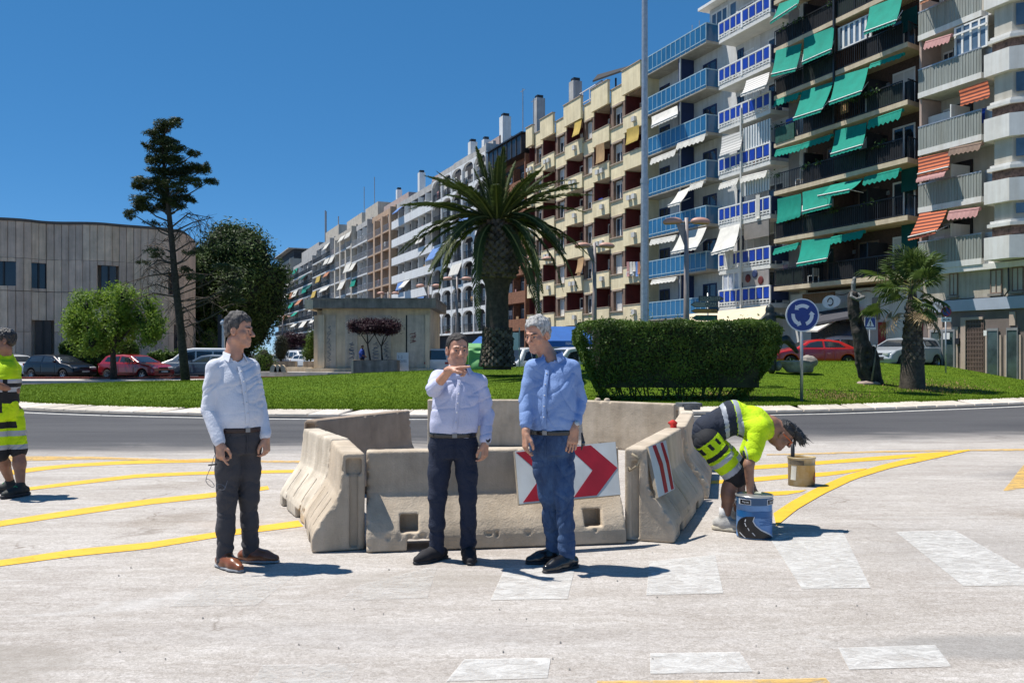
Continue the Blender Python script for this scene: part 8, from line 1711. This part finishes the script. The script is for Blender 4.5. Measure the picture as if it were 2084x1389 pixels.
# ================================================================ WORKERS
HV = mat('fluorescent yellow cloth', (.50, .72, .0), .85, .10, 9, .35, 70); HV.node_tree.nodes['Principled BSDF'].inputs['Emission Strength'].default_value = 0
NVY = mat('navy work cloth', (.012, .018, .035), .85, .15, 6, .25, 80); REFL = mat('grey reflective tape', (.36, .38, .41), .45, .08, 6); BLKC = mat('black work cloth', (.010, .011, .014), .85, .15, 6, .2, 80); TRN = mat('grey white trainer', (.42, .41, .39), .7, .15, 14, .2, 60); TRB = mat('black trainer with green', (.018, .022, .02), .7, .2, 12); SOCK = mat('white sock', (.6, .6, .6), .9); GRNL = mat('green laces', (.02, .28, .08), .6); ORG = mat('orange glasses frame', (.62, .11, .01), .35); HBK = mat('black glossy hair', (.010, .009, .010), .35, .4, 60, .6, 160, stretch=(1, 1, .4), spec=.6)
def shoe2(t, A0, d, m, sole, name='shoe'):
    d = np.array((d[0], d[1], 0.)); d /= np.linalg.norm(d); A0 = np.array((A0[0], A0[1], 0.)); s = SDF(A0-.3, A0+np.array((.3, .3, .2)), .006)
    s.chain([A0-d*.055+np.array((0, 0, .055)), A0+d*.03+np.array((0, 0, .055)), A0+d*.12+np.array((0, 0, .045)), A0+d*.185+np.array((0, 0, .038))], [.046, .05, .046, .034], .03); s.cone(A0+np.array((0, 0, .06)), A0+np.array((0, 0, .12)), .048, .046, .03); s.field(lambda x, y, z: z-.028+0*x+0*y, op='-')
    sh = link(name, s.mesh(name, m, lambda p: .003*vnoise(p*30)), t); s = SDF(A0-.3, A0+np.array((.3, .3, .1)), .006); s.chain([A0-d*.06+np.array((0, 0, .01)), A0+d*.04+np.array((0, 0, .01)), A0+d*.12+np.array((0, 0, .01)), A0+d*.195+np.array((0, 0, .015))], [.05, .05, .05, .036], .03)
    zz = np.arange(s.n[2])*s.vox+s.lo[2]; s.d = np.maximum(s.d, np.broadcast_to(np.maximum(zz-.032, .002-zz)[None, None, :], s.d.shape)); link('sole', s.mesh('sole', sole), t); return sh
# ---- bending worker on the right (faces right, back towards the top left)
Y0 = 7.42; A = {k: np.array(at(v[0], v[1], Y0+(v[2] if len(v) > 2 else 0))) for k, v in dict(head=(1592, 884, -.02), neck=(1566, 866, -.02), ls=(1548, 862, .17), rs=(1545, 872, -.18), pel=(1442, 884, 0), sp=(1492, 848, 0), lh=(1443, 897, .10), rh=(1440, 899, -.10), lk=(1506, 958, .12), rk=(1492, 962, -.10), la=(1496, 1056, .14), ra=(1474, 1060, -.08), re=(1524, 945, -.26), rw=(1527, 1000, -.24), le=(1512, 938, .25), lw=(1533, 995, .12)).items()}
off = np.array((A['ra'][0], A['ra'][1], 0.)); tw_ = thing('person', 'bending road worker in a fluorescent yellow shirt and shorts, painting by the blue bucket', 'person', Vector(off)); A = {k: v-off for k, v in A.items()}
MHb = np.column_stack([(0, -1., 0), (.70, 0, -.71), (.71, 0, .70)]); ca, sa = math.cos(R(-12)), math.sin(R(-12)); Rz = np.array(((ca, -sa, 0), (sa, ca, 0), (0, 0, 1))); 
MHb = Rz@MHb
lo, hi = bbox(list(A.values()), .24); lo[2] = -.02; s = SDF(lo, hi, .0052); head_sdf(s, A['head'], MHb, 1.0); s.cone(A['neck'], A['head']-MHb[:, 2]*.07-MHb[:, 1]*.02, .062, .056, .03); s.chain([A['pel'], A['sp'], A['neck']], [.10, .10, .09], .05)
for q in 'lr':
    s.cone(A['neck'], A[q+'s'], .05, .05, .03); s.chain([A[q+'s'], A[q+'e'], A[q+'w']], [.050, .043, .029], .02); s.chain([A[q+'h'], A[q+'k'], A[q+'k']*.55+A[q+'a']*.45, A[q+'a']], [.085, .062, .058, .036], .03); s.ell(A[q+'k']*.62+A[q+'a']*.38+np.array((-.02, 0, 0)), (.05, .05, .10), None, .03)
    hand_sdf(s, A[q+'w'], (.15, -.1, -1), (1, .3, 0), 1 if q == 'l' else -1, 1.0, (.6, .7, .8, .8))
link('body', s.mesh('body', SKIND, lambda p: .0012*vnoise(p*50)), tw_)
eyes_and_brows(tw_, A['head'], MHb, 1.0, HBK)
c = A['head']; s = SDF(c-.25, c+.25, .005); Ph = lambda x, y, z: c+MHb@np.array((x, y, z)); s.ell(Ph(0, -.01, .062), (.076, .096, .070), MHb, .01)
s.field(lambda x, y, z: ((MHb[0, 2]*(x-c[0])+MHb[1, 2]*(y-c[1])+MHb[2, 2]*(z-c[2]))-.045), k=.01, op='-')
gg = random.Random(2)
for i in range(46):
    a = Ph(gg.uniform(-.06, .06), gg.uniform(-.03, .085), .10+gg.uniform(-.02, .03)); L = gg.uniform(.08, .14); b = a+np.array((gg.uniform(.0, .05), gg.uniform(-.02, .02), -L*.45)); d = b+np.array((gg.uniform(-.01, .05), 0, -L*.55)); s.chain([a, b, d], [.016, .010, .003], .008)
link('hair', s.mesh('hair', HBK, lambda p: .003*vnoise(p*np.array([90, 90, 30]))), tw_)
mb_ = MB()
for i in range(26):
    a = Vector(Ph(gg.uniform(-.04, .04), gg.uniform(.0, .09), .12)); b = a+Vector((gg.uniform(.02, .07), gg.uniform(-.03, .03), gg.uniform(-.12, -.03))); d = b+Vector((gg.uniform(.01, .06), 0, gg.uniform(-.06, .01))); mb_.tube([a, b, d], [.003, .0022, .001], 4)
mb_.build('loose_hair', HBK, tw_)
# orange glasses
mb_ = MB(); q_ = lambda x, y, z: Vector(Ph(x, y, z))
for sg in (-1, 1): mb_.tube([q_(sg*.082, -.01, .012), q_(sg*.072, .07, .010), q_(sg*.05, .092, .008)], .004, 5); mb_.tube([q_(sg*.052, .094, .012), q_(sg*.052, .092, -.018), q_(sg*.016, .101, -.020), q_(sg*.012, .104, .012), q_(sg*.052, .094, .012)], .005, 5)
mb_.tube([q_(-.012, .104, .010), q_(.012, .104, .010)], .004, 5); mb_.build('safety_glasses', ORG, tw_)
# polo shirt: navy lower back, yellow upper with grey tapes
s = SDF(lo, hi, .0065); s.chain([A['pel']+np.array((.0, 0, .03)), A['sp']+np.array((0, 0, -.0)), (A['sp']+A['neck'])/2+np.array((.02, 0, -.02)), A['neck']+np.array((-.05, 0, -.02))], [.145, .135, .138, .09], .05, flat=((0, 1, 0), 1.0)); s.ell((A['sp']+A['neck'])/2+np.array((-.0, 0, -.035)), (.15, .20, .125), None, .06)
for q in 'lr': s.chain([A['neck']+np.array((-.03, 0, -.02)), A[q+'s']], [.085, .085], .04); e = A[q+'s']*.30+A[q+'e']*.70; s.chain([A[q+'s'], e], [.085, .078], .04)
s.cone(A['neck']+np.array((-.03, 0, 0)), A['neck']+(A['head']-A['neck'])*.35, .082, .070, .02)
axd = (A['neck']-A['pel']); Lx = np.linalg.norm(axd); axd = axd/Lx; PELp = A['pel']
def regw(c_):
    tt = (c_-PELp)@axd/Lx; arm = (np.abs(c_[:, 1]) > .13) & (tt > .62) | (c_[:, 2] < A['rs'][2]-.10) & (tt > .47)
    r = np.where(tt < .40, 1, 0); r = np.where((tt > .24) & (tt < .31), 2, r); r = np.where((tt > .45) & (tt < .53), 2, r); r = np.where((tt >= .40) & (tt <= .44), 1, r); r = np.where(arm, 0, r); r = np.where((tt > 1.03), 3, r)
    lowb = (c_[:, 2] < A['sp'][2]-.10) & (tt < .55) & (~arm); r = np.where(lowb & (r == 2) & (((c_[:, 1]*7) % 1) < .2), 1, r); return r
link('shirt', s.mesh('shirt', [HV, NVY, REFL, BLKC], folds(21, .007, (7, 7, 9)), regw), tw_)
s = SDF(lo, hi, .0065); s.ell(A['pel']+np.array((-.01, 0, -.03)), (.135, .165, .15), None, .03)
for q in 'lr':
    e = A[q+'h']*.02+A[q+'k']*.98; s.chain([A[q+'h'], A[q+'h']*.5+A[q+'k']*.5, e], [.115, .110, .100], .03); e2 = A[q+'k']+(A[q+'k']-A[q+'h'])*.12; s.cone(e, e2, .098, .092, .005)
KD = (A['rk']-A['rh']); KL = np.linalg.norm(KD); KD = KD/KL; RH = A['rh']
def regs(c_):
    tt = (c_-RH)@KD/KL; r = np.zeros(len(c_), int); r = np.where(tt > .98, 1, r); r = np.where((tt > .84) & (tt <= .98), 2, r); r = np.where((tt > .50) & (tt < .62), 2, r); r = np.where(tt < -.05, 1, r); r = np.where((tt > .30) & (tt < .42) & (np.abs(c_[:, 0]-(RH+KD*KL*.36)[0]) < .09) & (c_[:, 1] < -.02), 1, r)
    r = np.where((tt > .0) & (tt < .18) & (((c_[:, 0]+c_[:, 2])*9) % 1 < .35), 1, r); return r
link('shorts', s.mesh('shorts', [HV, BLKC, REFL], folds(22, .007, (9, 9, 8)), regs), tw_)
for q, dd_ in (('r', (.75, -.45)), ('l', (.8, -.3))):
    shoe2(tw_, A[q+'a'], dd_, TRN, mat('cream sole', (.55, .50, .40), .8)); mb_ = MB(); a = A[q+'a']; mb_.tube([(a[0], a[1], .09), (a[0]-.003, a[1], .19)], [.046, .042], 12); mb_.build('sock', SOCK, tw_, True)
# ---- standing worker cut by the left edge
Y0 = 9.1; J = dict(head=(8, 692), ls=(27, 750, .16), rs=(-30, 750, -.06), le=(30, 795, -.02), lw=(-8, 782, -.24), re=(-50, 795, -.10), rw=(-20, 790, -.26), pel=(8, 826), lh=(28, 838, .08), rh=(-6, 838, -.06), lk=(38, 915, .06), rk=(0, 922, -.02), la=(42, 985, .0), ra=(20, 976, .22))
A = {k: np.array(at(v[0], v[1], Y0+(v[2] if len(v) > 2 else 0))) for k, v in J.items()}; off = np.array(((A['la'][0]+A['ra'][0])/2, Y0, 0.)); tl = thing('person', 'road worker in fluorescent shorts with folded arms, cut off by the left edge', 'person', Vector(off)); A = {k: v-off for k, v in A.items()}
MHl = rotm(R(-62), R(4)); lo, hi = bbox(list(A.values()), .24); lo[2] = -.02; s = SDF(lo, hi, .0058); head_sdf(s, A['head'], MHl, 1.05); nk = (A['ls']+A['rs'])/2+np.array((0.06, 0, .11)); s.cone(nk, A['head']+np.array((.02, 0, -.09)), .066, .06, .03); s.chain([A['pel'], nk-np.array((.03, 0, .16))], [.12, .10], .05)
for q in 'lr': s.cone(nk, A[q+'s'], .05, .05, .03); s.chain([A[q+'s'], A[q+'e'], A[q+'w']], [.052, .045, .032], .02); s.chain([A[q+'h'], A[q+'k'], A[q+'k']*.6+A[q+'a']*.4, A[q+'a']], [.085, .062, .062, .040], .03); hand_sdf(s, A[q+'w'], (-1, -.1, .1), (0, 1, 0), 1 if q == 'l' else -1, 1.0, (.4, .5, .5, .5))
link('body', s.mesh('body', SKIND, lambda p: .0012*vnoise(p*50)), tl); eyes_and_brows(tl, A['head'], MHl, 1.05, HBK); hair_mesh(tl, A['head'], MHl, 1.05, HBK, 0, thick=.008, front=.05, side=-.02, back=-.06, seed=3)
s = SDF(A['head']-.2, A['head']+.2, .006); c = A['head']; s.ell(c+MHl@np.array((0, .045, -.085)), (.052, .05, .05), MHl, .01); s.ell(c+MHl@np.array((0, .085, -.035)), (.04, .04, .035), MHl, .02, '-'); link('beard', s.mesh('beard', HBK, lambda p: .003*vnoise(p*70)), tl)
mb_ = MB(); q_ = lambda x, y, z: Vector(c+MHl@np.array((x, y, z))); 
for sg in (-1, 1): mb_.tube([q_(sg*.086, -.01, .012), q_(sg*.052, .094, .008)], .004, 5); mb_.add([q_(sg*.056, .094, .014), q_(sg*.050, .097, -.020), q_(sg*.014, .108, -.018), q_(sg*.010, .110, .014), q_(sg*.056, .086, .014), q_(sg*.050, .089, -.020), q_(sg*.014, .1, -.018), q_(sg*.010, .102, .014)], [(0, 1, 2, 3), (7, 6, 5, 4), (0, 4, 5, 1), (1, 5, 6, 2), (2, 6, 7, 3), (3, 7, 4, 0)])
mb_.build('sunglasses', BPL, tl)
s = SDF(lo, hi, .007); ML = rotm(R(-40)); H_ = nk[2]-A['pel'][2]; s.loft(A['pel'], ML, [(.03, 0, 0, .175, .14), (.12, 0, .01, .178, .145), (H_*.6, 0, .0, .19, .14), (H_*.84, 0, -.01, .17, .11), (H_*.97, 0, -.01, .10, .08)], .03)
for q in 'lr': s.chain([nk+np.array((0, 0, -.02)), A[q+'s']], [.080, .076], .05); s.chain([A[q+'s'], A[q+'s']*.35+A[q+'e']*.65], [.074, .072], .03)
s.cone(nk+np.array((0, 0, -.04)), nk+np.array((0, 0, .03)), .10, .080, .03); pz = A['pel'][2]
def regl(c_): z = c_[:, 2]-pz; r = np.where(z < .29, 1, 0); r = np.where((z > .245) & (z < .29), 2, r); r = np.where((z > .155) & (z < .205), 2, r); r = np.where((np.abs(c_[:, 0]-A['pel'][0]-.10) < .02) & (r == 2), 1, r); r = np.where(c_[:, 2] > nk[2]+.045, 3, r); return r
link('shirt', s.mesh('shirt', [HV, BLKC, REFL, BLKC], folds(31, .007, (7, 7, 9)), regl), tl)
s = SDF(lo, hi, .007); s.loft(A['pel'], ML, [(-.14, 0, 0, .15, .12), (-.02, 0, 0, .172, .135), (.06, 0, 0, .170, .132)], .03)
for q in 'lr': e = A[q+'h']*.0+A[q+'k']*1.0; s.chain([A[q+'h']+np.array((0, 0, -.03)), e], [.102, .090], .012)
zk = (A['lk'][2]+A['rk'][2])/2
def regk(c_): z = c_[:, 2]-zk; r = np.zeros(len(c_), int); r = np.where(z < .03, 1, r); r = np.where((z >= .03) & (z < .08), 2, r); r = np.where((z > .17) & (z < .225), 2, r); r = np.where((z > .255) & (z < .32) & (c_[:, 0] > A['lh'][0]-.08) & (c_[:, 1] < .0), 1, r); r = np.where((z > .42) & (np.abs(c_[:, 0]-A['lh'][0]+.02) < .03), 1, r); return r
link('shorts', s.mesh('shorts', [HV, BLKC, REFL], folds(32, .007, (9, 9, 8)), regk), tl)
for q, dd_ in (('l', (-.35, -.85)), ('r', (-.9, -.4))):
    sh = shoe2(tl, A[q+'a'], dd_, TRB, BPL); a = A[q+'a']; d = np.array((*dd_, 0)); d = d/np.linalg.norm(d); mb_ = MB()
    for k in range(4): c0_ = np.array((a[0], a[1], 0))+d*(.03+.03*k)+np.array((0, 0, .118-.018*k)); sd = np.array((-d[1], d[0], 0)); mb_.tube([c0_-sd*.03, c0_+np.array((0, 0, .01)), c0_+sd*.03], .006, 4)
    mb_.build('laces', GRNL, sh)
# ---- distant man in blue by the planter
p0 = Vector((kx(737, 56.2), 56.2, .3)); tm = thing('person', 'distant man in a blue polo shirt standing by the purple-leaved trees', 'person', p0); s = SDF((-.5, -.4, 0), (.6, .4, 1.95), .02); s.ell((.02, 0, 1.66), (.085, .10, .12), None, .02); s.chain([(0, 0, 1.5), (-.02, 0, 1.3), (0, 0, .95)], [.06, .13, .13], .04); s.chain([(0, -.16, 1.38), (.08, -.2, 1.12), (.26, -.2, .98)], [.055, .045, .035], .02); s.chain([(0, .16, 1.38), (.08, .2, 1.12), (.26, .2, 1.0)], [.055, .045, .035], .02)
for q in (-1, 1): s.chain([(0, q*.09, .92), (.02, q*.1, .5), (0, q*.1, .05)], [.09, .065, .05], .03)
link('body', s.mesh('body', SKIND), tm); s = SDF((-.5, -.4, .7), (.6, .4, 1.6), .02); s.chain([(0, 0, 1.42), (-.02, 0, 1.25), (0, 0, .98)], [.14, .19, .18], .05); s.cone((0, -.15, 1.38), (.05, -.2, 1.2), .09, .08, .03); s.cone((0, .15, 1.38), (.05, .2, 1.2), .09, .08, .03); link('shirt', s.mesh('shirt', mat('royal blue polo', (.012, .05, .28), .85)), tm); s = SDF((-.4, -.4, 0), (.4, .4, 1.1), .02)
for q in (-1, 1): s.chain([(0, q*.08, .95), (.02, q*.1, .5), (0, q*.1, .08)], [.13, .10, .08], .03)
link('trousers', s.mesh('trousers', NVY), tm); s = SDF((-.2, -.2, 1.5), (.2, .2, 1.9), .015); s.ell((.01, 0, 1.71), (.095, .11, .10), None, .02); s.field(lambda x, y, z: np.maximum(z*0+x-.04, 1.0*0+1.9-1.9)-.0+0*y if 0 else -(1.66-z)+.0*x+0*y if 0 else (1.66-z)*-1+0*x+0*y, op='-') if 0 else None; link('hair', s.mesh('hair', HD), tm)
